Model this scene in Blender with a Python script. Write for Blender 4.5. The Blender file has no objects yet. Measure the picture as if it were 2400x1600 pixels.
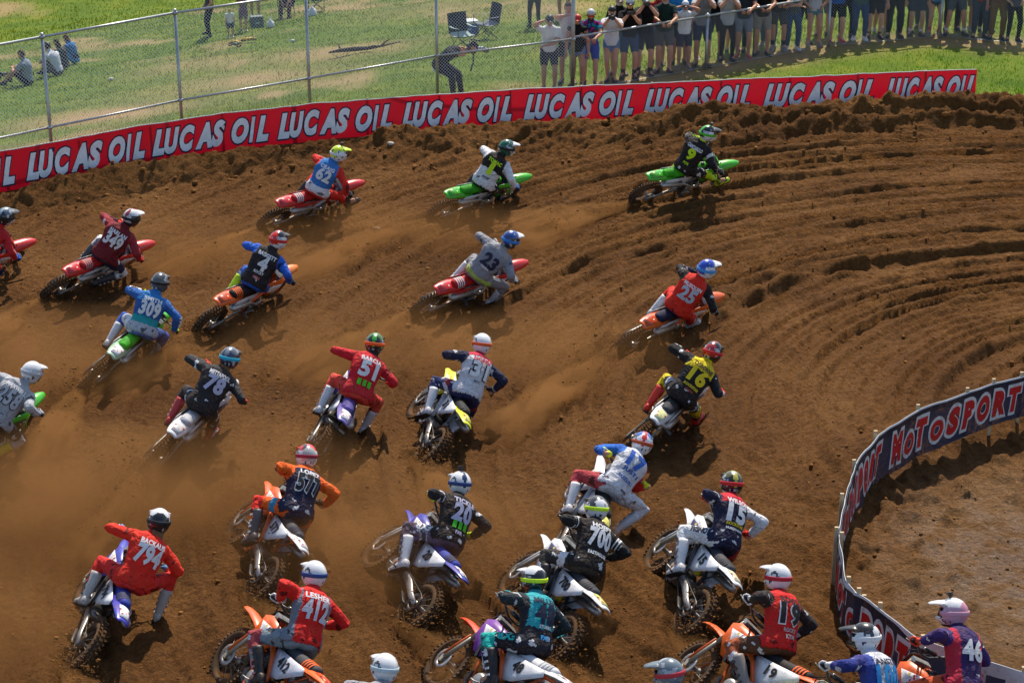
import bpy, bmesh, math, random
import numpy as np
from mathutils import Vector, Matrix, noise
from mathutils.bvhtree import BVHTree

random.seed(7); RNG = np.random.default_rng(7)
R = math.radians
scene = bpy.context.scene
col = scene.collection

# ------------------------------------------------------------------ camera, sky, sun, exposure
CAM_H, CAM_T, CAM_F = 11.6, R(22.0), 4780.0          # height (m), pitch down, focal length in photo pixels
cd = bpy.data.cameras.new('camera'); cam = bpy.data.objects.new('camera', cd); col.objects.link(cam)
cam.location = (0, 0, CAM_H); cam.rotation_euler = (R(90) - CAM_T, 0, 0)
cd.sensor_width = 36.0; cd.lens = CAM_F / 2400.0 * 36.0; cd.clip_start = 0.5; cd.clip_end = 3000
scene.camera = cam
SUN_EL, SUN_AZ = R(50), R(10)                         # sun stands behind the far fence, a little to the right
world = bpy.data.worlds.new('World'); scene.world = world; world.use_nodes = True
wn = world.node_tree.nodes; wl = world.node_tree.links
bg = wn['Background']; sky = wn.new('ShaderNodeTexSky')
sky.sky_type = 'NISHITA'; sky.sun_disc = False; sky.sun_elevation = SUN_EL; sky.sun_rotation = SUN_AZ
sky.air_density = 1.0; sky.dust_density = 1.0
wl.new(sky.outputs[0], bg.inputs[0]); bg.inputs[1].default_value = 0.13
sd = bpy.data.lights.new('sun', 'SUN'); sd.energy = 4.5; sd.angle = R(0.6); sd.color = (1.0, 0.91, 0.77)
sun = bpy.data.objects.new('sun', sd); col.objects.link(sun); sun.location = (5, 60, 60)
_sd = Vector((math.sin(SUN_AZ) * math.cos(SUN_EL), math.cos(SUN_AZ) * math.cos(SUN_EL), math.sin(SUN_EL)))
sun.rotation_euler = _sd.to_track_quat('Z', 'Y').to_euler()
vs = scene.view_settings
vs.view_transform = 'Standard'; vs.look = 'None'; vs.gamma = 1.0; vs.exposure = 0.46; vs.use_curve_mapping = False
scene.render.engine = 'CYCLES'
cy = scene.cycles
cy.max_bounces = 6; cy.diffuse_bounces = 3; cy.glossy_bounces = 2; cy.transparent_max_bounces = 8
cy.volume_bounces = 1; cy.volume_step_rate = 4.0; cy.caustics_reflective = False; cy.caustics_refractive = False
cy.use_denoising = True

def P(x, y, z=0.0):
    """Place in the world, at height z, of what the photograph shows at pixel (x, y)."""
    v = (y - 800) / CAM_F
    d = (CAM_H - z) / (math.sin(CAM_T) + v * math.cos(CAM_T))
    return Vector((d * (x - 1200) / CAM_F, d * (math.cos(CAM_T) - v * math.sin(CAM_T)), z))

# ------------------------------------------------------------------ noise on arrays
_perm = np.random.default_rng(3).permutation(4096)
def _hash(i, j):
    return _perm[(_perm[i & 4095] + j) & 4095] / 4095.0
def vnoise(x, y):
    xi = np.floor(x).astype(np.int64); yi = np.floor(y).astype(np.int64)
    fx = x - xi; fy = y - yi
    fx = fx * fx * (3 - 2 * fx); fy = fy * fy * (3 - 2 * fy)
    a = _hash(xi, yi); b = _hash(xi + 1, yi); c = _hash(xi, yi + 1); d = _hash(xi + 1, yi + 1)
    return (a * (1 - fx) + b * fx) * (1 - fy) + (c * (1 - fx) + d * fx) * fy
def fbm(x, y, o=4):
    s = 0; a = 1; t = 0
    for k in range(o):
        s = s + a * (vnoise(x + 17.3 * k, y - 9.1 * k) - 0.5); t += a; a *= 0.5; x = x * 2.03; y = y * 2.03
    return s / t * 2
def sstep(a, b, x):
    t = np.clip((x - a) / (b - a), 0, 1); return t * t * (3 - 2 * t)

# ------------------------------------------------------------------ materials
def nodes_of(name):
    m = bpy.data.materials.new(name); m.use_nodes = True
    nt = m.node_tree; b = nt.nodes['Principled BSDF']
    return m, nt, b
def N(nt, t, **kw):
    n = nt.nodes.new(t)
    for k, v in kw.items(): setattr(n, k, v)
    return n
def noise_node(nt, scale, detail=4, rough=0.6, coord=None, dist=0.0):
    n = N(nt, 'ShaderNodeTexNoise'); n.inputs['Scale'].default_value = scale
    n.inputs['Detail'].default_value = detail; n.inputs['Roughness'].default_value = rough
    n.inputs['Distortion'].default_value = dist
    if coord: nt.links.new(coord, n.inputs['Vector'])
    return n
def ramp(nt, src, stops):
    r = N(nt, 'ShaderNodeValToRGB'); e = r.color_ramp.elements
    while len(e) < len(stops): e.new(0.5)
    for k, (p, c) in enumerate(stops):
        e[k].position = p; e[k].color = (*c, 1) if len(c) == 3 else c
    nt.links.new(src, r.inputs[0]); return r
def mixc(nt, fac, a, b, mode='MIX'):
    m = N(nt, 'ShaderNodeMix', data_type='RGBA', blend_type=mode)
    for s, i in ((fac, 0), (a, 6), (b, 7)):
        if isinstance(s, (int, float)): m.inputs[i].default_value = s
        elif isinstance(s, tuple): m.inputs[i].default_value = (*s, 1)
        else: nt.links.new(s, m.inputs[i])
    return m.outputs[2]
DIRT = (0.185, 0.080, 0.020)
def spatter(nt, colour, amount, scale):
    """Mud flung on a surface: brown specks and smears over COLOUR."""
    co = N(nt, 'ShaderNodeTexCoord').outputs['Object']
    a = noise_node(nt, scale, 3, 0.7, co)
    r = ramp(nt, a.outputs[0], [(0.60 - amount, (0, 0, 0)), (0.68 - amount, (1, 1, 1))])
    b = noise_node(nt, scale * 0.12, 3, 0.6, co)
    r2 = ramp(nt, b.outputs[0], [(0.42, (0, 0, 0)), (0.72, (0.75, 0.75, 0.75))])
    m = N(nt, 'ShaderNodeMath', operation='MULTIPLY'); nt.links.new(r.outputs[0], m.inputs[0]); nt.links.new(r2.outputs[0], m.inputs[1])
    return mixc(nt, m.outputs[0], colour, DIRT)
M = {}
def simple(name, c, rough=0.6, metal=0.0, spec=0.5, mud=None, bump=None):
    m, nt, b = nodes_of(name)
    b.inputs['Roughness'].default_value = rough; b.inputs['Metallic'].default_value = metal
    b.inputs['Specular IOR Level'].default_value = spec
    co = N(nt, 'ShaderNodeTexCoord').outputs['Object']
    n = noise_node(nt, 9, 4, 0.6, co)
    r = ramp(nt, n.outputs[0], [(0.3, tuple(x * 0.82 for x in c)), (0.7, tuple(min(1, x * 1.1) for x in c))])
    out = r.outputs[0]
    if mud: out = spatter(nt, out, *mud)
    nt.links.new(out, b.inputs['Base Color'])
    if bump:
        n2 = noise_node(nt, bump[0], 4, 0.6, co); bp = N(nt, 'ShaderNodeBump')
        bp.inputs['Strength'].default_value = bump[1]; bp.inputs['Distance'].default_value = 0.01
        nt.links.new(n2.outputs[0], bp.inputs['Height']); nt.links.new(bp.outputs[0], b.inputs['Normal'])
    M[name] = m; return m
def from_object_colour(name, rough, mud, metal=0.0, spec=0.5, coat=0.0):
    m, nt, b = nodes_of(name)
    oi = N(nt, 'ShaderNodeObjectInfo'); c = oi.outputs['Color']
    co = N(nt, 'ShaderNodeTexCoord').outputs['Object']
    n = noise_node(nt, 6, 3, 0.6, co)
    v = ramp(nt, n.outputs[0], [(0.3, (0.86,) * 3), (0.7, (1.0,) * 3)])
    c = mixc(nt, 1.0, c, v.outputs[0], 'MULTIPLY')
    if mud: c = spatter(nt, c, *mud)
    nt.links.new(c, b.inputs['Base Color'])
    b.inputs['Roughness'].default_value = rough; b.inputs['Metallic'].default_value = metal
    b.inputs['Specular IOR Level'].default_value = spec; b.inputs['Coat Weight'].default_value = coat
    b.inputs['Coat Roughness'].default_value = 0.2
    M[name] = m; return m
def from_attribute(name, rough, mud, spec=0.3, sheen=0.0, folds=0.0, coat=0.0):
    m, nt, b = nodes_of(name)
    at = N(nt, 'ShaderNodeAttribute', attribute_name='Col'); c = at.outputs['Color']
    co = N(nt, 'ShaderNodeTexCoord').outputs['Object']
    n = noise_node(nt, 14, 3, 0.6, co)
    v = ramp(nt, n.outputs[0], [(0.3, (0.85,) * 3), (0.7, (1.0,) * 3)])
    c = mixc(nt, 1.0, c, v.outputs[0], 'MULTIPLY')
    if mud: c = spatter(nt, c, *mud)
    nt.links.new(c, b.inputs['Base Color'])
    b.inputs['Roughness'].default_value = rough; b.inputs['Specular IOR Level'].default_value = spec
    b.inputs['Coat Weight'].default_value = coat; b.inputs['Coat Roughness'].default_value = 0.12
    if folds:
        n2 = noise_node(nt, 11, 3, 0.55, co, 0.6); bp = N(nt, 'ShaderNodeBump')
        bp.inputs['Strength'].default_value = folds; bp.inputs['Distance'].default_value = 0.06
        nt.links.new(n2.outputs[0], bp.inputs['Height']); nt.links.new(bp.outputs[0], b.inputs['Normal'])
    M[name] = m; return m
from_object_colour('plastic', 0.36, (0.11, 55), coat=0.12)
from_object_colour('plain', 0.75, None, spec=0.3)
from_object_colour('satin', 0.5, None)
from_object_colour('print', 0.6, (0.05, 70), spec=0.3)
from_object_colour('seat_vinyl', 0.7, (0.06, 70), spec=0.3)
from_object_colour('boot_leather', 0.5, (0.11, 55), spec=0.4)
def decals(name):
    """Glossy plastic in the object's colour, covered in small printed sponsor blocks."""
    m, nt, b = nodes_of(name); oi = N(nt, 'ShaderNodeObjectInfo'); co = N(nt, 'ShaderNodeTexCoord').outputs['Object']
    v = N(nt, 'ShaderNodeTexVoronoi', distance='CHEBYCHEV'); v.inputs['Scale'].default_value = 26; nt.links.new(co, v.inputs['Vector'])
    sp_ = N(nt, 'ShaderNodeSeparateColor'); nt.links.new(v.outputs['Color'], sp_.inputs[0])
    bl = ramp(nt, sp_.outputs[0], [(0.0, (0.02, 0.02, 0.02)), (0.30, (0.70, 0.70, 0.70)), (0.62, (0.55, 0.40, 0.03)), (0.80, (0.45, 0.02, 0.02))]); bl.color_ramp.interpolation = 'CONSTANT'
    on = ramp(nt, sp_.outputs[1], [(0.0, (0, 0, 0)), (0.52, (1, 1, 1))]); on.color_ramp.interpolation = 'CONSTANT'
    ed = ramp(nt, v.outputs['Distance'], [(0.0, (1, 1, 1)), (0.32, (1, 1, 1)), (0.36, (0, 0, 0))])
    mm = N(nt, 'ShaderNodeMath', operation='MULTIPLY'); nt.links.new(on.outputs[0], mm.inputs[0]); nt.links.new(ed.outputs[0], mm.inputs[1])
    c = mixc(nt, mm.outputs[0], oi.outputs['Color'], bl.outputs[0]); c = spatter(nt, c, 0.09, 60); nt.links.new(c, b.inputs['Base Color']); b.inputs['Roughness'].default_value = 0.35
    M[name] = m
decals('decal_plastic')
from_attribute('kit', 0.78, (0.08, 50), 0.25, folds=0.9)
from_attribute('cloth', 0.85, None, 0.2, folds=0.5)
from_attribute('helmet_paint', 0.25, (0.03, 60), 0.5, coat=0.4)
simple('tyre', (0.075, 0.047, 0.028), 0.92, spec=0.2, mud=(0.22, 35))
simple('alloy', (0.42, 0.40, 0.37), 0.45, 0.75, mud=(0.14, 35))
simple('dark_metal', (0.06, 0.058, 0.055), 0.45, 0.6, mud=(0.12, 45))
simple('black_plastic', (0.018, 0.018, 0.019), 0.5, mud=(0.06, 50))
simple('rubber', (0.02, 0.02, 0.02), 0.8, spec=0.2)
simple('galvanised', (0.42, 0.44, 0.44), 0.42, 0.75, bump=(60, 0.15))
simple('wire', (0.58, 0.60, 0.61), 0.5, 0.2)
simple('wood_stake', (0.50, 0.38, 0.22), 0.8)
simple('glass_dark', (0.012, 0.013, 0.018), 0.08, spec=0.8)

# ------------------------------------------------------------------ mesh helpers
class MB:
    """Collects shapes; build() links them as one mesh object, mesh() gives bare mesh data for sharing."""
    def __init__(s): s.v = []; s.f = []; s.c = []; s.cc = (1, 1, 1); s.sm = []
    def add(s, vs, fs, smooth=False):
        o = len(s.v); s.v.extend(tuple(p) for p in vs)
        for f in fs: s.f.append(tuple(i + o for i in f)); s.c.append(s.cc); s.sm.append(smooth)
        return s
    def box(s, c, size, rot=None, taper=1.0):
        x, y, z = (k / 2 for k in size); t = taper
        vs = [Vector(p) for p in ((-x, -y, -z), (x, -y, -z), (x, y, -z), (-x, y, -z), (-x * t, -y * t, z), (x * t, -y * t, z), (x * t, y * t, z), (-x * t, y * t, z))]
        if rot is not None: vs = [rot @ p for p in vs]
        return s.add([p + Vector(c) for p in vs], [(0, 3, 2, 1), (4, 5, 6, 7), (0, 1, 5, 4), (1, 2, 6, 5), (2, 3, 7, 6), (3, 0, 4, 7)])
    def tube(s, path, rad, n=8, side=None, caps=True, smooth=True):
        """rad: number, list of numbers, or list of (a, b) half-widths along side / across."""
        path = [Vector(p) for p in path]; k = len(path)
        if not isinstance(rad, (list, tuple)): rad = [rad] * k
        rad = [(r, r) if not isinstance(r, (list, tuple)) else r for r in rad]
        vs = []; prev = Vector(side) if side is not None else None
        for i, p in enumerate(path):
            t = (path[min(i + 1, k - 1)] - path[max(i - 1, 0)])
            t = t.normalized() if t.length > 1e-9 else Vector((0, 0, 1))
            if prev is None:
                prev = Vector((0, 0, 1)) if abs(t.z) < 0.9 else Vector((1, 0, 0))
            a = prev - t * prev.dot(t)
            if a.length < 1e-6: a = t.orthogonal()
            a.normalize(); b = t.cross(a); prev = a
            for j in range(n):
                w = 2 * math.pi * j / n
                vs.append(p + a * (rad[i][0] * math.cos(w)) + b * (rad[i][1] * math.sin(w)))
        fs = [(i * n + j, i * n + (j + 1) % n, (i + 1) * n + (j + 1) % n, (i + 1) * n + j) for i in range(k - 1) for j in range(n)]
        if caps: fs += [tuple(range(n - 1, -1, -1)), tuple((k - 1) * n + j for j in range(n))]
        return s.add(vs, fs, smooth)
    def loft(s, rings, caps=True, closed=True, smooth=True):
        n = len(rings[0]); vs = [p for r in rings for p in r]; k = len(rings)
        m = n if closed else n - 1
        fs = [(i * n + j, i * n + (j + 1) % n, (i + 1) * n + (j + 1) % n, (i + 1) * n + j) for i in range(k - 1) for j in range(m)]
        if caps and closed: fs += [tuple(range(n - 1, -1, -1)), tuple((k - 1) * n + j for j in range(n))]
        return s.add(vs, fs, smooth)
    def lathe(s, prof, centre, axis='y', n=24, smooth=True, closed=True):
        """prof: (radius, offset along the axis) pairs; closed joins last to first."""
        c = Vector(centre); vs = []; k = len(prof)
        for i in range(n):
            w = 2 * math.pi * i / n; cw, sw = math.cos(w), math.sin(w)
            for r, o in prof:
                if axis == 'y': vs.append(c + Vector((r * cw, o, r * sw)))
                elif axis == 'z': vs.append(c + Vector((r * cw, r * sw, o)))
                else: vs.append(c + Vector((o, r * cw, r * sw)))
        q = k if closed else k - 1
        fs = [(i * k + j, i * k + (j + 1) % k, ((i + 1) % n) * k + (j + 1) % k, ((i + 1) % n) * k + j) for i in range(n) for j in range(q)]
        return s.add(vs, fs, smooth)
    def plate(s, outline, thick, M4=None, bulge=0.0, smooth=False):
        """outline: (a, b) pairs -> flat plate in the local x/z plane, thickness along y, middle bulged out along +y."""
        n = len(outline); ca = sum(p[0] for p in outline) / n; cb = sum(p[1] for p in outline) / n
        vs = [Vector((a, 0, b)) for a, b in outline] + [Vector((ca + (a - ca) * .55, bulge * .8, cb + (b - cb) * .55)) for a, b in outline] + [Vector((ca, bulge, cb))]
        m = len(vs); vs += [p - Vector((0, thick, 0)) for p in vs]
        fs = []
        for i in range(n):
            j = (i + 1) % n
            fs += [(i, j, n + j, n + i), (n + i, n + j, 2 * n), (m + j, m + i, m + n + i, m + n + j), (m + n + j, m + n + i, m + 2 * n), (j, i, m + i, m + j)]
        if M4 is not None: vs = [M4 @ p for p in vs]
        return s.add(vs, fs, smooth)
    def ball(s, c, r, n=10, m=6, smooth=True):
        r = Vector(r) if isinstance(r, (tuple, list)) else Vector((r, r, r)); c = Vector(c); vs = []
        for i in range(1, m):
            a = math.pi * i / m
            for j in range(n):
                w = 2 * math.pi * j / n
                vs.append(c + Vector((r.x * math.sin(a) * math.cos(w), r.y * math.sin(a) * math.sin(w), r.z * math.cos(a))))
        vs += [c + Vector((0, 0, r.z)), c - Vector((0, 0, r.z))]; t = len(vs) - 2
        fs = [(i * n + j, (i + 1) * n + j, (i + 1) * n + (j + 1) % n, i * n + (j + 1) % n) for i in range(m - 2) for j in range(n)]
        fs += [(t, j, (j + 1) % n) for j in range(n)] + [(t + 1, (m - 2) * n + (j + 1) % n, (m - 2) * n + j) for j in range(n)]
        return s.add(vs, fs, smooth)
    def mesh(s, name, material, colour=False):
        me = bpy.data.meshes.new(name); me.from_pydata(s.v, [], s.f); 
        if colour:
            a = me.color_attributes.new('Col', 'FLOAT_COLOR', 'CORNER')
            arr = np.repeat(np.array([(*c, 1) for c in s.c], dtype=np.float32), [len(f) for f in s.f], axis=0)
            a.data.foreach_set('color', arr.ravel())
        me.polygons.foreach_set('use_smooth', s.sm)
        bm = bmesh.new(); bm.from_mesh(me); bmesh.ops.recalc_face_normals(bm, faces=bm.faces); bm.to_mesh(me); bm.free()
        me.materials.append(M[material] if isinstance(material, str) else material); me.update()
        return me
    def build(s, name, material, parent=None, colour=False, oc=None, M4=None):
        return put(name, s.mesh(name, material, colour), parent, oc, M4)
def put(name, me, parent=None, oc=None, M4=None):
    o = bpy.data.objects.new(name, me); col.objects.link(o)
    if parent is not None: o.parent = parent
    if M4 is not None: o.matrix_local = M4
    if oc is not None: o.color = (*oc, 1)
    return o
def tag(o, label=None, cat=None, group=None, kind=None):
    if label: o['label'] = label
    if cat: o['category'] = cat
    if group: o['group'] = group
    if kind: o['kind'] = kind
    return o
def empty(name, loc=(0, 0, 0), rot=None):
    o = bpy.data.objects.new(name, None); col.objects.link(o); o.empty_display_size = 0.2
    o.location = loc
    if rot is not None: o.rotation_euler = rot
    return o
def raw_mesh(name, V, F, material, cols=None, smooth=True):
    """V (n,3), F (m,k) arrays -> mesh data; cols per face."""
    V = np.asarray(V, dtype=np.float32); F = np.asarray(F, dtype=np.int32); m, k = F.shape
    me = bpy.data.meshes.new(name); me.vertices.add(len(V)); me.vertices.foreach_set('co', V.ravel())
    me.loops.add(m * k); me.loops.foreach_set('vertex_index', F.ravel())
    me.polygons.add(m); me.polygons.foreach_set('loop_start', np.arange(0, m * k, k, dtype=np.int32))
    me.polygons.foreach_set('use_smooth', np.full(m, smooth))
    me.update(calc_edges=True)
    if cols is not None:
        a = me.color_attributes.new('Col', 'FLOAT_COLOR', 'CORNER')
        c4 = np.concatenate([np.asarray(cols, dtype=np.float32), np.ones((m, 1), np.float32)], 1)
        a.data.foreach_set('color', np.repeat(c4, k, axis=0).ravel())
    me.materials.append(M[material] if isinstance(material, str) else material)
    return me

# ------------------------------------------------------------------ lettering as thin flat geometry
_txt = {}
def _need_text(body, bold=0.028, shear=0.0, sp=None):
    k = (body, bold, shear)
    if k in _txt: return k
    cu = bpy.data.curves.new('t', 'FONT'); cu.body = body; cu.offset = bold; cu.shear = shear
    cu.resolution_u = 4 if len(body) == 1 else 3; cu.fill_mode = 'FRONT'; cu.space_character = 1.0 + (sp or bold) * 1.6
    o = bpy.data.objects.new('t', cu); col.objects.link(o); _txt[k] = o; return k
def bake_texts():
    dg = bpy.context.evaluated_depsgraph_get()
    for k, o in list(_txt.items()):
        if not isinstance(o, bpy.types.Object): continue
        me = bpy.data.meshes.new_from_object(o.evaluated_get(dg))
        _txt[k] = ([tuple(v.co[:2]) for v in me.vertices], [tuple(p.vertices) for p in me.polygons])
        cu = o.data; bpy.data.objects.remove(o); bpy.data.meshes.remove(me); bpy.data.curves.remove(cu)
def text2d(body, bold=0.028, shear=0.0, nx=0, ny=0, h=1.0, w=None, like=None):
    """Outline mesh of a word, centred on the origin, letter height h, width w if given, cut into nx by ny cells so that it can bend."""
    V, F = _txt[(body, bold, shear)]
    V0 = _txt[(body, like, shear)][0] if like is not None else V
    xs = [p[0] for p in V0]; ys = [p[1] for p in V0]
    x0, x1, y0, y1 = min(xs), max(xs), min(ys), max(ys)
    sy = h / (y1 - y0); sx = sy if w is None else w / (x1 - x0)
    bm = bmesh.new(); bv = [bm.verts.new(((x - (x0 + x1) / 2) * sx, (y - (y0 + y1) / 2) * sy, 0)) for x, y in V]
    for f in F:
        try: bm.faces.new([bv[i] for i in f])
        except ValueError: pass
    W = (x1 - x0) * sx
    for i in range(1, nx):
        bmesh.ops.bisect_plane(bm, geom=bm.verts[:] + bm.edges[:] + bm.faces[:], plane_co=(-W / 2 + W * i / nx, 0, 0), plane_no=(1, 0, 0))
    for i in range(1, ny):
        bmesh.ops.bisect_plane(bm, geom=bm.verts[:] + bm.edges[:] + bm.faces[:], plane_co=(0, -h / 2 + h * i / ny, 0), plane_no=(0, 1, 0))
    bm.verts.index_update()
    out = ([tuple(v.co[:2]) for v in bm.verts], [tuple(v.index for v in f.verts) for f in bm.faces]); bm.free()
    return out, W
def print_mesh(name, pts3, faces, material='print'):
    me = bpy.data.meshes.new(name); me.from_pydata(pts3, [], faces); me.materials.append(M[material]); me.update(); return me
# ------------------------------------------------------------------ the lie of the land
OUT = [(-30.0, 22.0), (-14.0, 31.6), (-9.22, 35.32), (-8.29, 36.05), (-6.92, 37.07), (-5.53, 37.9), (-3.34, 38.79), (-0.63, 39.45), (0.42, 39.72), (3.46, 40.25), (5.07, 40.5), (7.62, 40.98), (9.62, 41.2), (14, 41.2), (30, 38)]
_ox = np.array([p[0] for p in OUT]); _oy = np.array([p[1] for p in OUT])
def YB(X): return np.interp(X, _ox, _oy)
FP = []                                              # fence posts: foot (x, y, z)
for x, y, z in ((117, 299, 0.0), (423, 235, 0.05), (724, 184, 0.1), (1024, 131, 0.2), (1343, 92, 0.3)):
    p = P(x, y, z + 1.15); FP.append(Vector((p.x, p.y, z)))
for x, y in ((1654, 162), (1940, 110), (2202, 88), (2440, 108)):
    FP.append(P(x, y, 0.3))
FP.insert(0, FP[0] * 2 - FP[1]); FP.append(FP[-1] + Vector((3.0, -0.8, 0)))
_fx = np.array([p.x for p in FP]); _fy = np.array([p.y for p in FP]); _fz = np.array([p.z for p in FP])
def YF(X): return np.interp(X, np.concatenate([[-60], _fx, [60]]), np.concatenate([[_fy[0] - 36], _fy, [_fy[-1] - 8]]))
def ZF(X): return np.interp(X, _fx, _fz)
INN = [(7.45, 25.64), (6.91, 25.36), (6.47, 25.08), (6.05, 24.77), (5.31, 24.24), (4.62, 23.44), (4.24, 22.6), (3.94, 21.68), (3.73, 20.79), (3.67, 19.86), (3.88, 19.09), (4.24, 18.43), (5.16, 17.83)]
_ic = (7.2, 21.6)
_ia = np.array([math.atan2(y - _ic[1], x - _ic[0]) % (2 * math.pi) for x, y in INN]); _ir = np.array([math.hypot(x - _ic[0], y - _ic[1]) for x, y in INN])
RC = (9.75, 25.07)                                   # centre the racing line swings round

# where bikes have just cut through: (x, y, heading)
CUT = [(2.91, 35.69, 33), (-0.85, 35.05, 43), (-3.84, 34.62, 47), (-4.43, 29.78, 59), (-0.96, 30.38, 46), (2.07, 28.96, 49), (1.79, 25.35, 63), (-7.03, 31.21, 57), (-6.01, 27.7, 75), (-4.61, 24.84, 73), (-7.15, 24.37, 65), (-2.71, 25.17, 85), (-1.38, 25.23, 96), (-3.29, 21.48, 106), (-1.54, 20.81, 109), (0.49, 22.38, 85), (0.09, 20.06, 107), (1.69, 20.65, 99), (-4.97, 20.06, 97), (3.6, 33.2, 28), (5.2, 35.8, 24), (6.5, 32.0, 20), (4.6, 30.6, 30), (7.6, 36.8, 12)]
def _cut_path(x, y, h, L=5.0):
    out = []; h = R(h); x -= 0.75 * math.cos(h); y -= 0.75 * math.sin(h)
    for i in range(int(L / 0.12)):
        out.append((x, y, i * 0.12 / L)); h += 0.12 / 14.0; x -= 0.12 * math.cos(h); y -= 0.12 * math.sin(h)
    return np.array(out)
CUTS = [_cut_path(*c) for c in CUT]
def cuts(X, Y):
    z = np.zeros_like(X)
    for p in CUTS:
        m = (X > p[:, 0].min() - 0.6) & (X < p[:, 0].max() + 0.6) & (Y > p[:, 1].min() - 0.6) & (Y < p[:, 1].max() + 0.6)
        if not m.any(): continue
        x, y = X[m], Y[m]; d = np.full(x.shape, 9.0); t = np.zeros(x.shape)
        for q in p:
            e = (x - q[0]) ** 2 + (y - q[1]) ** 2; k = e < d; d[k] = e[k]; t[k] = q[2]
        d = np.sqrt(np.minimum(d, 81)); z[m] += (-0.085 * np.exp(-(d / 0.085) ** 2) + 0.055 * np.exp(-((d - 0.21) / 0.09) ** 2)) * np.clip(1.15 - t, 0, 1)
    return z
def land(X, Y, fine=True):
    X = np.asarray(X, float); Y = np.asarray(Y, float)
    dY = Y - YB(X)
    r = np.hypot(X - RC[0], Y - RC[1]); an = np.arctan2(Y - RC[1], X - RC[0]) % (2 * np.pi); al = an * 13.0
    # bank thrown up along the outside of the turn
    hb = np.interp(X, [-12, -6, 0, 6, 12], [0.34, 0.36, 0.46, 0.60, 0.62]) + 0.14 * fbm(X * 0.9, X * 0 + 4.2, 3)
    cr = -0.62 + 0.22 * fbm(X * 1.3, X * 0 + 9.7, 3)
    front = np.exp(-np.clip((cr - dY) / 0.62, 0, None) ** 1.6)
    back = 0.25 + (hb - 0.25) * np.exp(-np.clip((dY - cr) / 0.32, 0, None) ** 2)
    z = np.where(dY < cr, hb * front, back)
    on = sstep(-0.25, -0.6, dY)                      # 1 on the dirt
    near_bank = np.exp(-np.clip((cr + 0.3 - dY) / 1.3, 0, None) ** 2) * on
    # ruts worn along the racing line
    wob = 0.35 * fbm(X * 0.25, Y * 0.25, 2)
    rid = lambda n: np.clip(1 - 6.5 * np.abs(n), 0, 1) ** 1.3
    str_ = 0.35 + 0.65 * sstep(0.35, 0.7, vnoise(r * 0.6 + 3, al * 0.12)) 
    rut = fbm(r * 1.5 + wob, al * 0.10, 2) * 0.07 + (rid(fbm(r * 1.25 + wob, al * 0.085 + 2, 2)) * 0.12 + rid(fbm(r * 2.5 + wob, al * 0.17 + 5, 2)) * 0.10) * str_
    def steps(ph, A, fa):                             # lips: steep towards the inside of the turn, trailing off outwards
        i_ = np.floor(ph); fr_ = ph - i_; am = sstep(0.26, 0.58, vnoise(i_ * 7.31 + 0.5, al * fa)); return A * am * (sstep(0, 0.13, fr_) - fr_)
    side_ = np.interp(X, [-8, -3, 2], [0.45, 0.65, 1.0])
    rut = rut * 0.4 + (steps(r * 1.15 + wob * 0.8, 0.055, 0.10) + steps(r * 1.9 + wob * 1.0 + 0.37, 0.095, 0.10) + steps(r * 2.6 + wob * 1.2 + 0.7, 0.098, 0.11) + steps(r * 3.7 + wob * 1.6 + 0.2, 0.070, 0.16)) * side_
    ia = np.interp(np.arctan2(Y - _ic[1], X - _ic[0]) % (2 * np.pi), _ia, _ir)
    dr = np.hypot(X - _ic[0], Y - _ic[1]) - ia
    inside = sstep(0.1, -0.3, dr)
    z = z + rut * on * (1 - 0.9 * inside) * (1 - 0.5 * near_bank)
    z = z + 0.20 * np.exp(-((dr - 0.55) / 0.5) ** 2) * (0.8 + 0.8 * fbm(X * 1.1, Y * 1.1, 3)) * on
    if fine:
        z = z + cuts(X, Y) * on
        # churned rows and clods
        row = fbm(r * 5.0 + wob, al * 0.28, 2) * 0.040 + fbm(r * 11.5, al * 2.4, 3) * 0.036
        clod = fbm(X * 7.5, Y * 7.5, 3); lump = fbm(X * 3.1 + 8, Y * 3.1, 4)
        cl = np.clip(fbm(X * 9.5 + 3, Y * 9.5, 3) - 0.16, 0, None)
        z = z + on * ((row + clod * 0.020) * (1 - 0.5 * inside) + cl * 0.055 * (0.5 + 0.5 * vnoise(X * .6, Y * .6)) * (1 - 0.4 * inside))
        z = z + near_bank * (lump * 0.11 + (0.25 - np.abs(fbm(X * 3.1, Y * 4.6 + 5, 3))) * 0.13 * (0.4 + vnoise(X * 0.9, Y * 0.9 + 3) * 1.2) + (0.25 - np.abs(fbm(X * 8.3, Y * 9.3 + 15, 2))) * 0.08 + clod * 0.05)
        z = z + inside * on * (np.clip(fbm(X * 3.6 + 40, Y * 3.6, 3) - 0.05, 0, None) * 0.26 * sstep(-3.2, -0.3, dr))
    # grass behind: level to the fence, then falling away
    zb = np.where(dY < 0.05, z, 0.25 + (ZF(X) - 0.25) * np.clip(dY / np.maximum(YF(X) - YB(X), 0.3), 0, 1))
    off = np.clip(Y - YF(X) - 0.9, 0, None)
    fall = -0.135 * np.minimum(off, 45) - 0.02 * np.clip(off - 45, 0, None)
    bump = 0.10 * fbm(X * 0.35, Y * 0.35, 3) * sstep(0.3, 3, off)
    hump = sstep(0.2, 0.9, dY) * 0.05 * fbm(X * 1.7, Y * 1.7, 3)
    return np.where(dY < 0.05, z, zb + fall + bump + hump)
def ground(x, y, fine=False): return float(land(np.array([x]), np.array([y]), fine)[0])
def on_ground(px, py):
    """World point where the ground shows at pixel (px, py) of the photograph."""
    z = 0.3
    for _ in range(60):
        p = P(px, py, z); z += 0.6 * (ground(p.x, p.y) - z)
    return P(px, py, z)

def seg(a, b, n): return np.linspace(a, b, n, endpoint=False)
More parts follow.
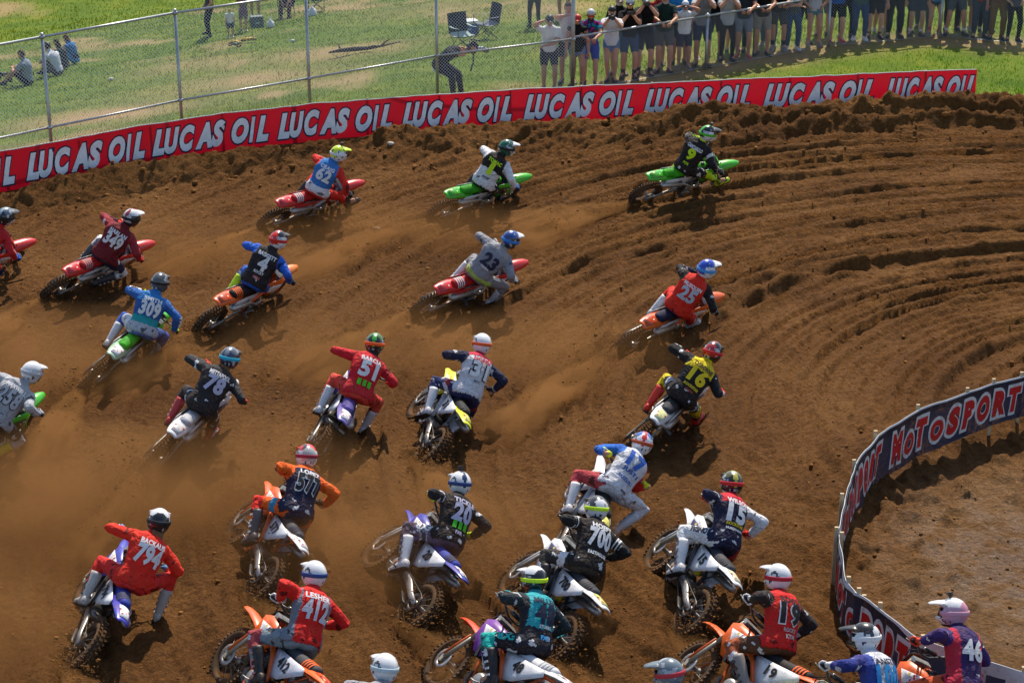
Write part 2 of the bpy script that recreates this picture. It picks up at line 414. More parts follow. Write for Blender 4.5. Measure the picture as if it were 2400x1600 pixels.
# dirt
m, nt, b = nodes_of('dirt')
co = N(nt, 'ShaderNodeTexCoord').outputs['Object']
n1 = noise_node(nt, 0.55, 5, 0.6, co); n2 = noise_node(nt, 14, 6, 0.72, co); n3 = noise_node(nt, 55, 4, 0.7, co)
c1 = ramp(nt, n1.outputs[0], [(0.30, (0.125, 0.051, 0.013)), (0.52, (0.182, 0.078, 0.020)), (0.74, (0.250, 0.116, 0.034))])
c2 = ramp(nt, n2.outputs[0], [(0.30, (0.42, 0.40, 0.38)), (0.53, (1, 1, 1)), (0.72, (1.45, 1.42, 1.38))])
c = mixc(nt, 0.85, c1.outputs[0], c2.outputs[0], 'MULTIPLY')
c3 = ramp(nt, n3.outputs[0], [(0.72, (0, 0, 0)), (0.80, (0.5, 0.5, 0.5))])
c = mixc(nt, c3.outputs[0], c, (0.30, 0.20, 0.12))
sp = N(nt, 'ShaderNodeTexVoronoi'); sp.inputs['Scale'].default_value = 7.0; nt.links.new(co, sp.inputs['Vector'])
c4 = ramp(nt, sp.outputs['Distance'], [(0.02, (0.8, 0.8, 0.8)), (0.05, (0, 0, 0))])
gate = noise_node(nt, 1.7, 2, 0.5, co); g2 = ramp(nt, gate.outputs[0], [(0.55, (0, 0, 0)), (0.6, (1, 1, 1))])
mm = N(nt, 'ShaderNodeMath', operation='MULTIPLY'); nt.links.new(c4.outputs[0], mm.inputs[0]); nt.links.new(g2.outputs[0], mm.inputs[1])
c = mixc(nt, mm.outputs[0], c, (0.42, 0.33, 0.24))
nt.links.new(c, b.inputs['Base Color'])
pal_ = N(nt, 'ShaderNodeAttribute', attribute_name='pale'); nt.links.new(mixc(nt, pal_.outputs['Fac'], c, mixc(nt, 0.8, (0.27, 0.155, 0.070), c2.outputs[0], 'MULTIPLY')), b.inputs['Base Color'])
wet = N(nt, 'ShaderNodeAttribute', attribute_name='wet')
wn_ = noise_node(nt, 2.2, 5, 0.65, co)
wm = N(nt, 'ShaderNodeMath', operation='MULTIPLY'); nt.links.new(wet.outputs['Fac'], wm.inputs[0]); nt.links.new(ramp(nt, wn_.outputs[0], [(0.42, (0, 0, 0)), (0.58, (1, 1, 1))]).outputs[0], wm.inputs[1])
rr = N(nt, 'ShaderNodeMapRange'); rr.inputs['To Min'].default_value = 0.95; rr.inputs['To Max'].default_value = 0.24; r2_ = N(nt, 'ShaderNodeMapRange'); r2_.inputs['To Min'].default_value = 0.12; r2_.inputs['To Max'].default_value = 0.55; nt.links.new(wm.outputs[0], r2_.inputs['Value']); nt.links.new(r2_.outputs[0], b.inputs['Specular IOR Level']); nt.links.new(wm.outputs[0], rr.inputs['Value']); nt.links.new(rr.outputs[0], b.inputs['Roughness'])
bp = N(nt, 'ShaderNodeBump'); bp.inputs['Strength'].default_value = 1.0; bp.inputs['Distance'].default_value = 0.16
nb = noise_node(nt, 12, 7, 0.72, co); nt.links.new(nb.outputs[0], bp.inputs['Height']); nt.links.new(bp.outputs[0], b.inputs['Normal'])
M['dirt'] = m
xs = np.concatenate([seg(-80, -14, 16), seg(-14, -10.5, 30), seg(-10.5, 11.0, 510), seg(11.0, 14, 25), np.linspace(14, 80, 14)])
ts = np.concatenate([seg(0, 0.30, 12), seg(0.30, 0.62, 300), np.linspace(0.62, 1.0, 320)])
Xg = np.repeat(xs[None, :], len(ts), 0); Yg = 6.0 + ts[:, None] * (YB(xs)[None, :] + 0.05 - 6.0)
Zg = land(Xg, Yg)
def grid_mesh(name, Xg, Yg, Zg, material):
    nr, nc = Xg.shape; V = np.stack([Xg, Yg, Zg], -1).reshape(-1, 3)
    i = np.arange(nr * nc).reshape(nr, nc); F = np.stack([i[:-1, :-1], i[:-1, 1:], i[1:, 1:], i[1:, :-1]], -1).reshape(-1, 4)
    return raw_mesh(name, V, F, material)
me = grid_mesh('dirt_track', Xg, Yg, Zg, 'dirt')
wp = P(2380, 1330); wv = np.exp(-(((Xg - wp.x) / 1.3) ** 2 + ((Yg - wp.y) / 1.7) ** 2)).reshape(-1).astype(np.float32)
a = me.attributes.new('wet', 'FLOAT', 'POINT'); a.data.foreach_set('value', wv)
_dr = np.hypot(Xg - _ic[0], Yg - _ic[1]) - np.interp(np.arctan2(Yg - _ic[1], Xg - _ic[0]) % (2 * np.pi), _ia, _ir)
a = me.attributes.new('pale', 'FLOAT', 'POINT'); a.data.foreach_set('value', (sstep(0.2, -1.2, _dr) * sstep(3.2, 4.6, Xg) * (0.45 + 0.35 * fbm(Xg * 0.8, Yg * 0.8, 3))).clip(0, 1).reshape(-1).astype(np.float32))
tag(put('dirt_track', me), 'churned brown dirt of the motocross turn with curved ruts', 'dirt', kind='structure')
# grass hill
def bare_at(X, Y):
    n = fbm(X * 0.55, Y * 0.28, 4); off = Y - YF(X)
    b = sstep(0.10, 0.65, n) * sstep(6, 2, X) * 0.85
    for px, py, sx, sy, k in ((260, 270, 2.4, 1.6, 0.9), (180, 330, 2.0, 1.0, 0.8), (560, 190, 2.6, 2.2, 0.85), (780, 120, 2.4, 2.2, 0.55), (450, 150, 1.6, 2.0, 0.6), (1300, 20, 2.0, 2.5, 0.7), (1000, 20, 2.5, 3, 0.4)):
        q = BARE.setdefault((px, py), on_ground(px, py)); b = np.maximum(b, k * np.exp(-((X - q.x) / sx) ** 2 - ((Y - q.y) / sy) ** 2) * (1.15 + 0.9 * n))
    strip = np.exp(-((off + 0.15) / 0.75) ** 2) * sstep(0.8, 2.5, X) * (1.05 + 0.6 * fbm(X * 1.4, Y * 1.4, 2))
    return np.clip(np.maximum(b, strip), 0, 1)
BARE = {}
m, nt, b = nodes_of('grass_ground')
co = N(nt, 'ShaderNodeTexCoord').outputs['Object']
at = N(nt, 'ShaderNodeAttribute', attribute_name='bare')
n1 = noise_node(nt, 0.8, 4, 0.6, co); n2 = noise_node(nt, 24, 5, 0.7, co)
g1 = ramp(nt, n1.outputs[0], [(0.3, (0.062, 0.118, 0.006)), (0.55, (0.115, 0.172, 0.010)), (0.75, (0.195, 0.210, 0.020))])
g2 = ramp(nt, n2.outputs[0], [(0.3, (0.55, 0.55, 0.5)), (0.6, (1, 1, 1)), (0.8, (1.3, 1.3, 1.2))])
gr = mixc(nt, 0.8, g1.outputs[0], g2.outputs[0], 'MULTIPLY')
ba = mixc(nt, 0.8, (0.34, 0.235, 0.11), g2.outputs[0], 'MULTIPLY')
nt.links.new(mixc(nt, at.outputs['Fac'], gr, ba), b.inputs['Base Color'])
b.inputs['Roughness'].default_value = 0.95; b.inputs['Specular IOR Level'].default_value = 0.15
bp = N(nt, 'ShaderNodeBump'); bp.inputs['Strength'].default_value = 0.7; bp.inputs['Distance'].default_value = 0.03
nb = noise_node(nt, 30, 5, 0.7, co); nt.links.new(nb.outputs[0], bp.inputs['Height']); nt.links.new(bp.outputs[0], b.inputs['Normal'])
M['grass_ground'] = m
xs = np.concatenate([seg(-400, -22, 24), seg(-22, 22, 190), np.linspace(22, 400, 24)])
us = np.concatenate([seg(0, 30, 170), seg(30, 60, 50), np.linspace(60, 700, 30)])
Xg = np.repeat(xs[None, :], len(us), 0); Yg = YB(xs)[None, :] + 0.06 + us[:, None]; Zg = land(Xg, Yg)
me = grid_mesh('grass_hillside', Xg, Yg, Zg, 'grass_ground')
a = me.attributes.new('bare', 'FLOAT', 'POINT'); a.data.foreach_set('value', bare_at(Xg, Yg).reshape(-1).astype(np.float32))
tag(put('grass_hillside', me), 'mown grass hillside with worn straw-coloured patches behind the fence', 'grass', kind='structure')
# blades
m, nt, b = nodes_of('grass_blade')
at = N(nt, 'ShaderNodeAttribute', attribute_name='Col'); nt.links.new(at.outputs['Color'], b.inputs['Base Color'])
b.inputs['Roughness'].default_value = 0.7; b.inputs['Specular IOR Level'].default_value = 0.2
b.inputs['Transmission Weight'].default_value = 0.0
tr = N(nt, 'ShaderNodeBsdfTranslucent'); nt.links.new(at.outputs['Color'], tr.inputs['Color'])
mx = N(nt, 'ShaderNodeMixShader'); mx.inputs[0].default_value = 0.35
nt.links.new(b.outputs[0], mx.inputs[1]); nt.links.new(tr.outputs[0], mx.inputs[2]); nt.links.new(mx.outputs[0], nt.nodes['Material Output'].inputs[0])
M['grass_blade'] = m
nb_ = 210000
gx = RNG.uniform(-21, 18, nb_); u = RNG.uniform(0, 1, nb_) ** 1.7; gy = YB(gx) + 0.15 + u * 62
ba = bare_at(gx, gy); keep = RNG.uniform(0, 1, nb_) > ba * 0.93
gx, gy, ba, u = gx[keep], gy[keep], ba[keep], u[keep]; k = len(gx); gz = land(gx, gy)
hgt = RNG.uniform(0.03, 0.070, k) * (1 + 0.6 * u) * (1 + 0.5 * fbm(gx * 0.8, gy * 0.8, 2)); wd = RNG.uniform(0.006, 0.014, k) * (1 + 0.9 * u); aa = RNG.uniform(0, 2 * np.pi, k)
le = RNG.uniform(0, 0.05, k); lb = RNG.uniform(0, 2 * np.pi, k)
V = np.empty((k, 3, 3)); V[:, 0] = np.stack([gx - np.cos(aa) * wd, gy - np.sin(aa) * wd, gz - 0.01], -1); V[:, 1] = np.stack([gx + np.cos(aa) * wd, gy + np.sin(aa) * wd, gz - 0.01], -1)
V[:, 2] = np.stack([gx + np.cos(lb) * le, gy + np.sin(lb) * le, gz + hgt], -1)
mixv = np.clip(fbm(gx * 0.5, gy * 0.5, 3) * 0.7 + RNG.normal(0, 0.22, k) + 0.5, 0, 1)[:, None]
gc = np.array([0.055, 0.125, 0.005]) * (1 - mixv) + np.array([0.22, 0.26, 0.014]) * mixv
lush = (sstep(3, 6, gx) * sstep(0.5, -1.2, gy - YF(gx)))[:, None]
gc = gc * (1 - lush) + lush * (gc * np.array([0.9, 1.35, 0.6]))
gc = gc * (1 - ba[:, None]) + np.array([0.40, 0.30, 0.12]) * ba[:, None] * RNG.uniform(0.6, 1.2, (k, 1))
me = raw_mesh('grass', V.reshape(-1, 3), np.arange(k * 3).reshape(-1, 3), 'grass_blade', gc, smooth=False)
tag(put('grass', me), 'short green and yellowing grass covering the slope', 'grass', kind='stuff')
del V

# ------------------------------------------------------------------ cloth banners with printed words
class Strip:
    """A banner hung along a line of stakes; at(a, b) gives the point a metres along and b metres up its cloth."""
    def __init__(s, pts, zb, zt, seed=0.0, face=1, ripple=0.03):
        s.p = [np.array(q, float) for q in pts]; s.L = [0.0]
        for i in range(1, len(s.p)): s.L.append(s.L[-1] + float(np.hypot(*(s.p[i] - s.p[i - 1]))))
        s.len = s.L[-1]; s.seed = seed; s.face = face; s.rip = ripple; s.zb, s.zt = zb, zt
    def xy(s, a):
        x = np.interp(a, s.L, [q[0] for q in s.p]); y = np.interp(a, s.L, [q[1] for q in s.p])
        if a > s.len: d = (s.p[-1] - s.p[-2]) / (s.L[-1] - s.L[-2]); x, y = s.p[-1] + d * (a - s.len)
        if a < 0: d = (s.p[1] - s.p[0]) / s.L[1]; x, y = s.p[0] + d * a
        return np.array([x, y])
    def nrm(s, a):
        d = s.xy(a + 0.12) - s.xy(a - 0.12); d /= np.hypot(*d); return np.array([d[1], -d[0]]) * s.face
    def z01(s, a):
        zb = np.interp(a, s.L, s.zb) if isinstance(s.zb, list) else s.zb; zt = np.interp(a, s.L, s.zt) if isinstance(s.zt, list) else s.zt
        sag = 0.02 * noise.noise((a * 1.1, s.seed, 3.0)); return zb + sag * 0.8, zt + sag + 0.012 * noise.noise((a * 3.7, s.seed, 9.0))
    def at(s, a, b, lift=0.0):
        """b in 0..1 up the cloth."""
        p = s.xy(a); n = s.nrm(a); z0, z1 = s.z01(a)
        w = s.rip * (noise.noise((a * 1.6, b * 0.9, s.seed)) + 0.55 * noise.noise((a * 4.1 + b * 1.8, b * 1.4, s.seed + 5)))
        p = p + n * (w + lift); return Vector((p[0], p[1], z0 + (z1 - z0) * b))
    def cloth(s, a0, a1, step=0.09, rows=6, thick=0.004):
        n = max(2, int((a1 - a0) / step)); mb = MB()
        A = [a0 + (a1 - a0) * i / n for i in range(n + 1)]
        front = [s.at(a, j / rows) for a in A for j in range(rows + 1)]; back = [s.at(a, j / rows, -thick) for a in A for j in range(rows + 1)]
        m = rows + 1; fs = [(i * m + j, (i + 1) * m + j, (i + 1) * m + j + 1, i * m + j + 1) for i in range(n) for j in range(rows)]
        o = len(front); fb = [tuple(k + o for k in reversed(f)) for f in fs]; side = []
        for i in range(n): side += [(i * m, o + i * m, o + (i + 1) * m, (i + 1) * m), (i * m + rows, (i + 1) * m + rows, o + (i + 1) * m + rows, o + i * m + rows)]
        for j in range(rows): side += [(j, j + 1, o + j + 1, o + j), (n * m + j, o + n * m + j, o + n * m + j + 1, n * m + j + 1)]
        mb.add(front, fs, True); return mb
    def print2d(s, pts, a0, b0, lift, flip=False):
        return [s.at(a0 + (-x if flip else x), b0 + y, lift) for x, y in pts]
def backlit(nt, b, c, k):
    """Thin vinyl lets some of the light behind it through."""
    t = N(nt, 'ShaderNodeBsdfTranslucent'); nt.links.new(c, t.inputs['Color']); mx = N(nt, 'ShaderNodeMixShader'); mx.inputs[0].default_value = k
    nt.links.new(b.outputs[0], mx.inputs[1]); nt.links.new(t.outputs[0], mx.inputs[2]); nt.links.new(mx.outputs[0], nt.nodes['Material Output'].inputs[0])
m, nt, b = nodes_of('banner_vinyl')
oi = N(nt, 'ShaderNodeObjectInfo'); c = spatter(nt, oi.outputs['Color'], 0.03, 40); backlit(nt, b, c, 0.33)
nt.links.new(c, b.inputs['Base Color']); b.inputs['Roughness'].default_value = 0.42; M['banner_vinyl'] = m
m, nt, b = nodes_of('muddy_vinyl')
oi = N(nt, 'ShaderNodeObjectInfo'); c = spatter(nt, oi.outputs['Color'], 0.12, 22); backlit(nt, b, c, 0.25)
nt.links.new(c, b.inputs['Base Color']); b.inputs['Roughness'].default_value = 0.55; M['muddy_vinyl'] = m
def proj_px(p):
    X, Y, Z = p[0], p[1], p[2] - CAM_H
    d = Y * math.cos(CAM_T) - Z * math.sin(CAM_T); u = -(Y * math.sin(CAM_T) + Z * math.cos(CAM_T))
    return 1200 + CAM_F * X / d, 800 + CAM_F * u / d
WORD = [('L', 0.0), ('U', 1), ('C', 1), ('A', 1), ('S', 1), (' ', 0), ('O', 1), ('I', 1), ('L', 1)]
for ch in 'LUCASOI': _need_text(ch, 0.066, 0.38); _need_text(ch, 0.110, 0.38)
for ch in 'MOTSPRT': _need_text(ch, 0.070, 0.16); _need_text(ch, 0.125, 0.16)
for w in ('.com',): _need_text(w, 0.05, 0.0); _need_text(w, 0.10, 0.0)
bake_texts()
# ------------------------------------------------------------------ red banner along the outside
RED_B = Strip([p for p in OUT if -15 < p[0] < 9.7], 0.25, 1.0, 1.7, 1, 0.035)
root = tag(empty('red_banner', (RED_B.xy(5)[0], RED_B.xy(5)[1], 0.25)), 'long red vinyl banner lettered in white along the dirt bank', 'banner')
def keep(o, parent):
    """Parent without moving."""
    o.parent = parent; o.matrix_parent_inverse = Matrix.Translation(-Vector(parent.location)) if parent.type == 'EMPTY' and parent.rotation_euler[:] == (0, 0, 0) else Matrix.Identity(4)
    return o
keep(RED_B.cloth(0, RED_B.len, 0.1, 6).build('cloth', 'banner_vinyl', oc=(0.52, 0.005, 0.020)), root)
hem = MB()
A = np.arange(0, RED_B.len, 0.1)
hem.tube([RED_B.at(a, 1.0) + Vector((0, 0, 0.004)) for a in A], 0.009, 5)
keep(hem.build('hem', 'plain', oc=(0.72, 0.70, 0.68)), root)
# arc length shown at a pixel column
tab = [(proj_px(RED_B.at(a, 0.5))[0], a) for a in np.arange(0, RED_B.len, 0.05)]
tx = [t[0] for t in tab]; ta = [t[1] for t in tab]
spans = [(-245, 32), (60, 337), (355, 628), (650, 917), (941, 1198), (1227, 1484), (1509, 1757), (1789, 2047), (2076, 2330)]
adv = {'L': 0.72, 'U': 0.92, 'C': 0.92, 'A': 0.95, 'S': 0.90, ' ': 0.35, 'O': 0.98, 'I': 0.42}
tot = sum(adv[c] for c, _ in WORD)
for s0, s1 in spans:
    a0 = np.interp(s0, tx, ta); a1 = np.interp(s1, tx, ta); k = (a1 - a0) / tot; a = a0
    for ch, _ in WORD:
        w = adv[ch] * k
        if ch != ' ' and a + w * 0.6 < RED_B.len:
            kk = max(0.16, 0.86)
            (v, f), W = text2d(ch, 0.066, 0.38, 3, 3, 0.68, w * 1.06)
            (v2, f2), W2 = text2d(ch, 0.110, 0.38, 3, 3, 0.76, w * 1.06 + 0.055)
            def lim(vs, c): return [(min(x, RED_B.len - 0.01 - c), y) for x, y in vs]
            c = a + w / 2
            o = keep(put('letter', print_mesh('letter', RED_B.print2d(lim(v, c), c, 0.50, 0.009), f, 'print'), None, (0.95, 0.94, 0.92)), root)
            q = put('letter_outline', print_mesh('letter_outline', RED_B.print2d(lim(v2, c), c, 0.495, 0.005), f2, 'print'), None, (0.012, 0.018, 0.055))
            q.parent = o
        a += w
for a in np.arange(0.4, RED_B.len, 1.45):
    p = RED_B.at(a, 0.5, -0.03); g = ground(p.x, p.y)
    keep(MB().box((p.x, p.y, (g - 0.2 + 1.02) / 2), (0.035, 0.02, 1.02 - g + 0.2)).build('stake', 'wood_stake'), root)

# ------------------------------------------------------------------ dark banner round the inside of the turn
inn = [np.array(p) for p in INN]
def banner_words(S, root, words, face_lift=0.007, flip=False):
    for txt, a0, a1, hgt, base in words:
        n = len(txt); w = (a1 - a0) / n
        for i, ch in enumerate(txt):
            small = ch in 'ot'
            C = ch.upper(); c = a0 + w * (i + 0.5); h = hgt * (0.72 if small else 1.0); yo = base - (hgt * 0.14 if small else 0)
            (v, f), W = text2d(C, 0.070, 0.16, 2, 3, h, w * 0.80); (v2, f2), W2 = text2d(C, 0.125, 0.16, 2, 3, h + 0.15, w * 0.80 + 0.07)
            cc = c
            o = keep(put('letter', print_mesh('letter', S.print2d(v, cc, yo, face_lift + 0.004, flip), f, 'muddy_vinyl'), None, (0.60, 0.012, 0.015)), root)
            q = put('letter_outline', print_mesh('letter_outline', S.print2d(v2, cc, yo, face_lift, flip), f2, 'muddy_vinyl'), None, (0.74, 0.74, 0.74)); q.parent = o
def dark_banner(pts, zb, zt, seed, face, label, words, flip, stakes=True):
    S = Strip(pts, zb, zt, seed, face, 0.03)
    root = tag(empty('dark_banner', (pts[0][0], pts[0][1], 0.0)), label, 'banner', 'dark banners round the inside of the turn')
    keep(S.cloth(0, S.len, 0.07, 6).build('cloth', 'muddy_vinyl', oc=(0.014, 0.017, 0.040)), root)
    hm = MB(); A = np.arange(0, S.len + 0.01, 0.07)
    hm.loft([[S.at(a, 1.0, -0.012), S.at(a, 1.0, -0.006), S.at(a, 0.86 + 0.1 * noise.noise((a * 1.3, seed, 1)), -0.018), S.at(a, 0.86 + 0.1 * noise.noise((a * 1.3, seed, 1)), -0.024)] for a in A])
    keep(hm.build('hem', 'plain', oc=(0.62, 0.66, 0.70)), root)
    hm = MB(); wt = lambda a: 0.97 - 0.22 * max(0, noise.noise((a * 0.8, seed, 4)) + 0.15)
    hm.loft([[S.at(a, 1.004, 0.004), S.at(a, wt(a), 0.004)] for a in A], caps=False, closed=False); keep(hm.build('white_edge', 'print', oc=(0.62, 0.66, 0.70)), root)
    for i, L in enumerate(S.L):
        p = S.at(min(max(L, 0.03), S.len - 0.03), 0.5, -0.035); g = ground(p.x, p.y)
        top = S.z01(L)[1] + 0.05
        keep(MB().box((p.x, p.y, (g - 0.2 + top) / 2), (0.045, 0.03, top - g + 0.2)).build('stake', 'wood_stake'), root)
    banner_words(S, root, words(S), flip=flip)
    return S
upper = [(8.6, 26.1), (7.95, 25.86)] + INN[:9]
upper = upper[::-1]                                   # runs from the left end back to the right
dark_banner(upper, [0.10, 0.10, 0.12, 0.15, 0.18, 0.22, 0.25, 0.25, 0.25, 0.25, 0.25], 0.86, 3.3, 1, 'dark blue banner with red lettering curving round the inside of the turn',
            lambda S: [('MoToSPORT', 0.75, S.L[3] + 0.12, 0.60, 0.50), ('MoToSPORT', S.L[3] + 0.35, S.L[5] + 1.05, 0.60, 0.50), ('MoToSPORT'[:max(1, int((S.len - S.L[5] - 1.4) / 0.233))], S.L[5] + 1.30, S.L[5] + 1.30 + 0.233 * max(1, int((S.len - S.L[5] - 1.4) / 0.233)), 0.60, 0.50)], False)
dark_banner([INN[8], INN[9], (3.80, 19.45)], [0.06, 0.05, 0.03], [0.82, 0.74, 0.72], 5.1, 1, 'short twisted piece of dark banner where the inside line bends back',
            lambda S: [('MoTo', 0.12, S.len - 0.06, 0.56, 0.50)], False)
dark_banner([(3.70, 19.42), INN[10], INN[11], INN[12], (6.6, 17.25), (8.2, 16.9)], 0.04, [0.84, 0.84, 0.82, 0.80, 0.8, 0.8], 8.8, 1, 'dark banner lettered in red and white running back past the puddle',
            lambda S: [('PORT', 0.10, 0.98, 0.58, 0.5), ('MoToSPORT', 1.62, 3.6, 0.58, 0.5), ('MoToSPORT'[:max(1, int((S.len - 4.15) / 0.21))], 4.1, 4.1 + 0.21 * max(1, int((S.len - 4.15) / 0.21)), 0.58, 0.5)], False)

# ------------------------------------------------------------------ chain-link fence
fr = tag(empty('chain_link_fence', FP[0]), 'galvanised chain link fence with tall left run and waist-high right run', 'fence')
def rod(name, a, b, r, n=8, mat='galvanised'): return keep(MB().tube([a, b], r, n).build(name, mat), fr)
up = Vector((0, 0, 1))
for i, p in enumerate(FP):
    tall = i <= 5; h = 2.90 if tall else 1.22
    big = i == 5
    rod('post', p - up * 0.3, p + up * h, 0.042 if big else 0.032)
    cap = MB(); cap.ball(p + up * h, (0.05, 0.05, 0.035) if big else (0.038, 0.038, 0.03)); keep(cap.build('post_cap', 'galvanised'), fr)
    for z in ((1.15, 2.85) if tall else (1.19,)):
        cl = MB(); cl.lathe([(0.045, -0.03), (0.05, -0.03), (0.05, 0.03), (0.045, 0.03)] if not big else [(0.05, -0.03), (0.057, -0.03), (0.057, 0.03), (0.05, 0.03)], p + up * z, 'z', 10)
        keep(cl.build('clamp', 'galvanised'), fr)
wired = []
for i in range(len(FP) - 1):
    a, b_ = FP[i], FP[i + 1]; tall = i < 5
    top = 2.85 if tall else 1.19
    rod('top_rail', a + up * top, b_ + up * top, 0.024)
    if tall: rod('mid_rail', a + up * 1.15, b_ + up * 1.15, 0.022)
    L = (Vector((b_.x, b_.y)) - Vector((a.x, a.y))).length; H_ = top - 0.02; sp = 0.068; mb = MB(); r = 0.0033 if tall else 0.0013
    nrm_ = (b_ - a).cross(up).normalized()
    def pt(u, w, k): return a.lerp(b_, u / L) + up * (0.02 + w) + nrm_ * (0.004 * k)
    for sgn in (1, -1):
        for q in np.arange(-H_, L, sp):
            u0, w0, u1, w1 = q, 0.0, q + H_, H_
            if u0 < 0: w0 -= u0; u0 = 0
            if u1 > L: w1 -= (u1 - L); u1 = L
            if u1 - u0 < 0.02: continue
            A_, B_ = (pt(u0, w0, sgn), pt(u1, w1, sgn)) if sgn > 0 else (pt(L - u0, w0, sgn), pt(L - u1, w1, sgn))
            mb.tube([A_, B_], r, 3, caps=False, smooth=False)
    tag(keep(mb.build('wire_mesh', 'wire'), fr), kind='stuff')
    rod('tension_wire', a + up * 0.03, b_ + up * 0.03, 0.006, 5)
# ------------------------------------------------------------------ motocross bike: shared meshes in bike space (x forward, y left, z up, origin on the ground)
AX_R, AX_F, R_R, R_F = Vector((-0.74, 0, 0.335)), Vector((0.74, 0, 0.345)), 0.335, 0.350
HEAD = Vector((0.41, 0, 1.02)); STEER = Vector((-0.44, 0, 0.90)).normalized()
BP = []                                               # (name, mesh, colour key, is_front, parent index or None)
def bpart(name, mb, mat, key=None, front=False, parent=None, label=None):
    BP.append((name, mb.mesh(name, mat), key, front, parent, label)); return len(BP) - 1
def wheel(c, Rr, sec, rimr, wid, knobs, rim_key, front):
    hub = MB(); hub.lathe([(0.012, -0.09), (0.045, -0.085), (0.045, -0.06), (0.026, -0.05), (0.026, 0.05), (0.045, 0.06), (0.045, 0.085), (0.012, 0.09)], c, 'y', 14)
    w = bpart('front_wheel' if front else 'rear_wheel', hub, 'alloy', None, front)
    t = MB(); prof = []
    for k in range(10):
        a = 2 * math.pi * k / 10; prof.append((Rr - 0.022 - sec + sec * math.cos(a) * (0.95 if math.cos(a) < 0 else 1.0), wid * math.sin(a)))
    t.lathe(prof, c, 'y', 40)
    for i in range(knobs):
        for j, (off, sz) in enumerate(((0, 0.030), (-0.62, 0.026), (0.62, 0.026))):
            w_ = 2 * math.pi * (i + (0.5 if j else 0)) / knobs
            rot = Matrix.Rotation(-w_, 3, 'Y') @ Matrix.Rotation(off * 0.9, 3, 'X').inverted()
            rad = Rr - 0.014 if j == 0 else Rr - 0.026
            p = c + Vector((rad * math.cos(w_), wid * off * 1.25, rad * math.sin(w_)))
            t.box(p, (0.030, 0.032 if j == 0 else 0.026, sz), rot)
    bpart('tyre', t, 'tyre', None, front, w)
    rm = MB(); rm.lathe([(rimr, -wid * 0.55), (rimr + 0.018, -wid * 0.62), (rimr + 0.018, wid * 0.62), (rimr, wid * 0.55), (rimr - 0.006, 0)], c, 'y', 36)
    bpart('rim', rm, 'plastic', rim_key, front, w)
    spk = MB()
    for i in range(28):
        w_ = 2 * math.pi * i / 28; s = 1 if i % 2 else -1; w2 = w_ + 0.45 * (1 if (i // 2) % 2 else -1)
        spk.tube([c + Vector((0.04 * math.cos(w2), s * 0.07, 0.04 * math.sin(w2))), c + Vector((rimr * math.cos(w_), s * 0.008, rimr * math.sin(w_)))], 0.0022, 3, caps=False)
    bpart('spokes', spk, 'alloy', None, front, w)
    d = MB(); d.lathe([(0.075, -0.004), (0.125 if front else 0.115, -0.004), (0.125 if front else 0.115, 0.0), (0.075, 0.0)], c + Vector((0, 0.10 if front else -0.10, 0)), 'y', 20)
    bpart('brake_disc', d, 'alloy', None, front, w)
    if not front:
        d = MB(); d.lathe([(0.07, -0.004), (0.125, -0.004), (0.125, 0.002), (0.07, 0.002)], c + Vector((0, 0.10, 0)), 'y', 24)
        bpart('sprocket', d, 'dark_metal', None, front, w)
wheel(AX_R, R_R, 0.056, 0.238, 0.062, 34, 'rim', False)
wheel(AX_F, R_F, 0.044, 0.272, 0.046, 40, 'rim', True)
# frame
mb = MB()
for s in (1, -1):
    mb.tube([(0.41, 0.02 * s, 0.96), (0.28, 0.11 * s, 0.90), (0.0, 0.135 * s, 0.74), (-0.14, 0.12 * s, 0.58), (-0.15, 0.11 * s, 0.40), (0.0, 0.085 * s, 0.27), (0.20, 0.07 * s, 0.27), (0.33, 0.04 * s, 0.55), (0.40, 0.015 * s, 0.86)], [(0.022, 0.035)] * 4 + [0.02] * 5, 8)
    mb.tube([(-0.02, 0.10 * s, 0.76), (-0.40, 0.075 * s, 0.84), (-0.74, 0.055 * s, 0.87)], 0.013, 6); mb.tube([(-0.14, 0.11 * s, 0.55), (-0.45, 0.075 * s, 0.82)], 0.011, 6)
mb.tube([(0.44, 0, 0.86), (0.385, 0, 1.03)], 0.036, 10)
bpart('frame', mb, 'plastic', 'frame')
mb = MB()
for s in (1, -1):
    mb.tube([(-0.13, 0.10 * s, 0.44), (-0.35, 0.105 * s, 0.42), (-0.60, 0.115 * s, 0.355), (-0.80, 0.115 * s, 0.335)], [(0.03, 0.05), (0.02, 0.055), (0.018, 0.042), (0.018, 0.032)], 8, side=(0, 1, 0))
mb.tube([(-0.20, -0.11, 0.43), (-0.20, 0.11, 0.43)], 0.05, 8)
bpart('swingarm', mb, 'alloy')
mb = MB(); mb.tube([(-0.45, 0.11, 0.29), (-0.62, 0.12, 0.245), (-0.70, 0.12, 0.25)], [(0.012, 0.03)] * 3, 6); bpart('chain_guide', mb, 'black_plastic')
mb = MB(); L = [(-0.74 + 0.128 * math.cos(a), 0.118, 0.335 + 0.128 * math.sin(a)) for a in np.linspace(math.pi * 0.5, math.pi * 1.5, 8)]
L = L + [(-0.12 + 0.05 * math.cos(a), 0.118, 0.43 + 0.05 * math.sin(a)) for a in np.linspace(-math.pi * 0.5, math.pi * 0.5, 5)]
mb.tube(L + [L[0]], 0.008, 4, caps=False); bpart('chain', mb, 'dark_metal')
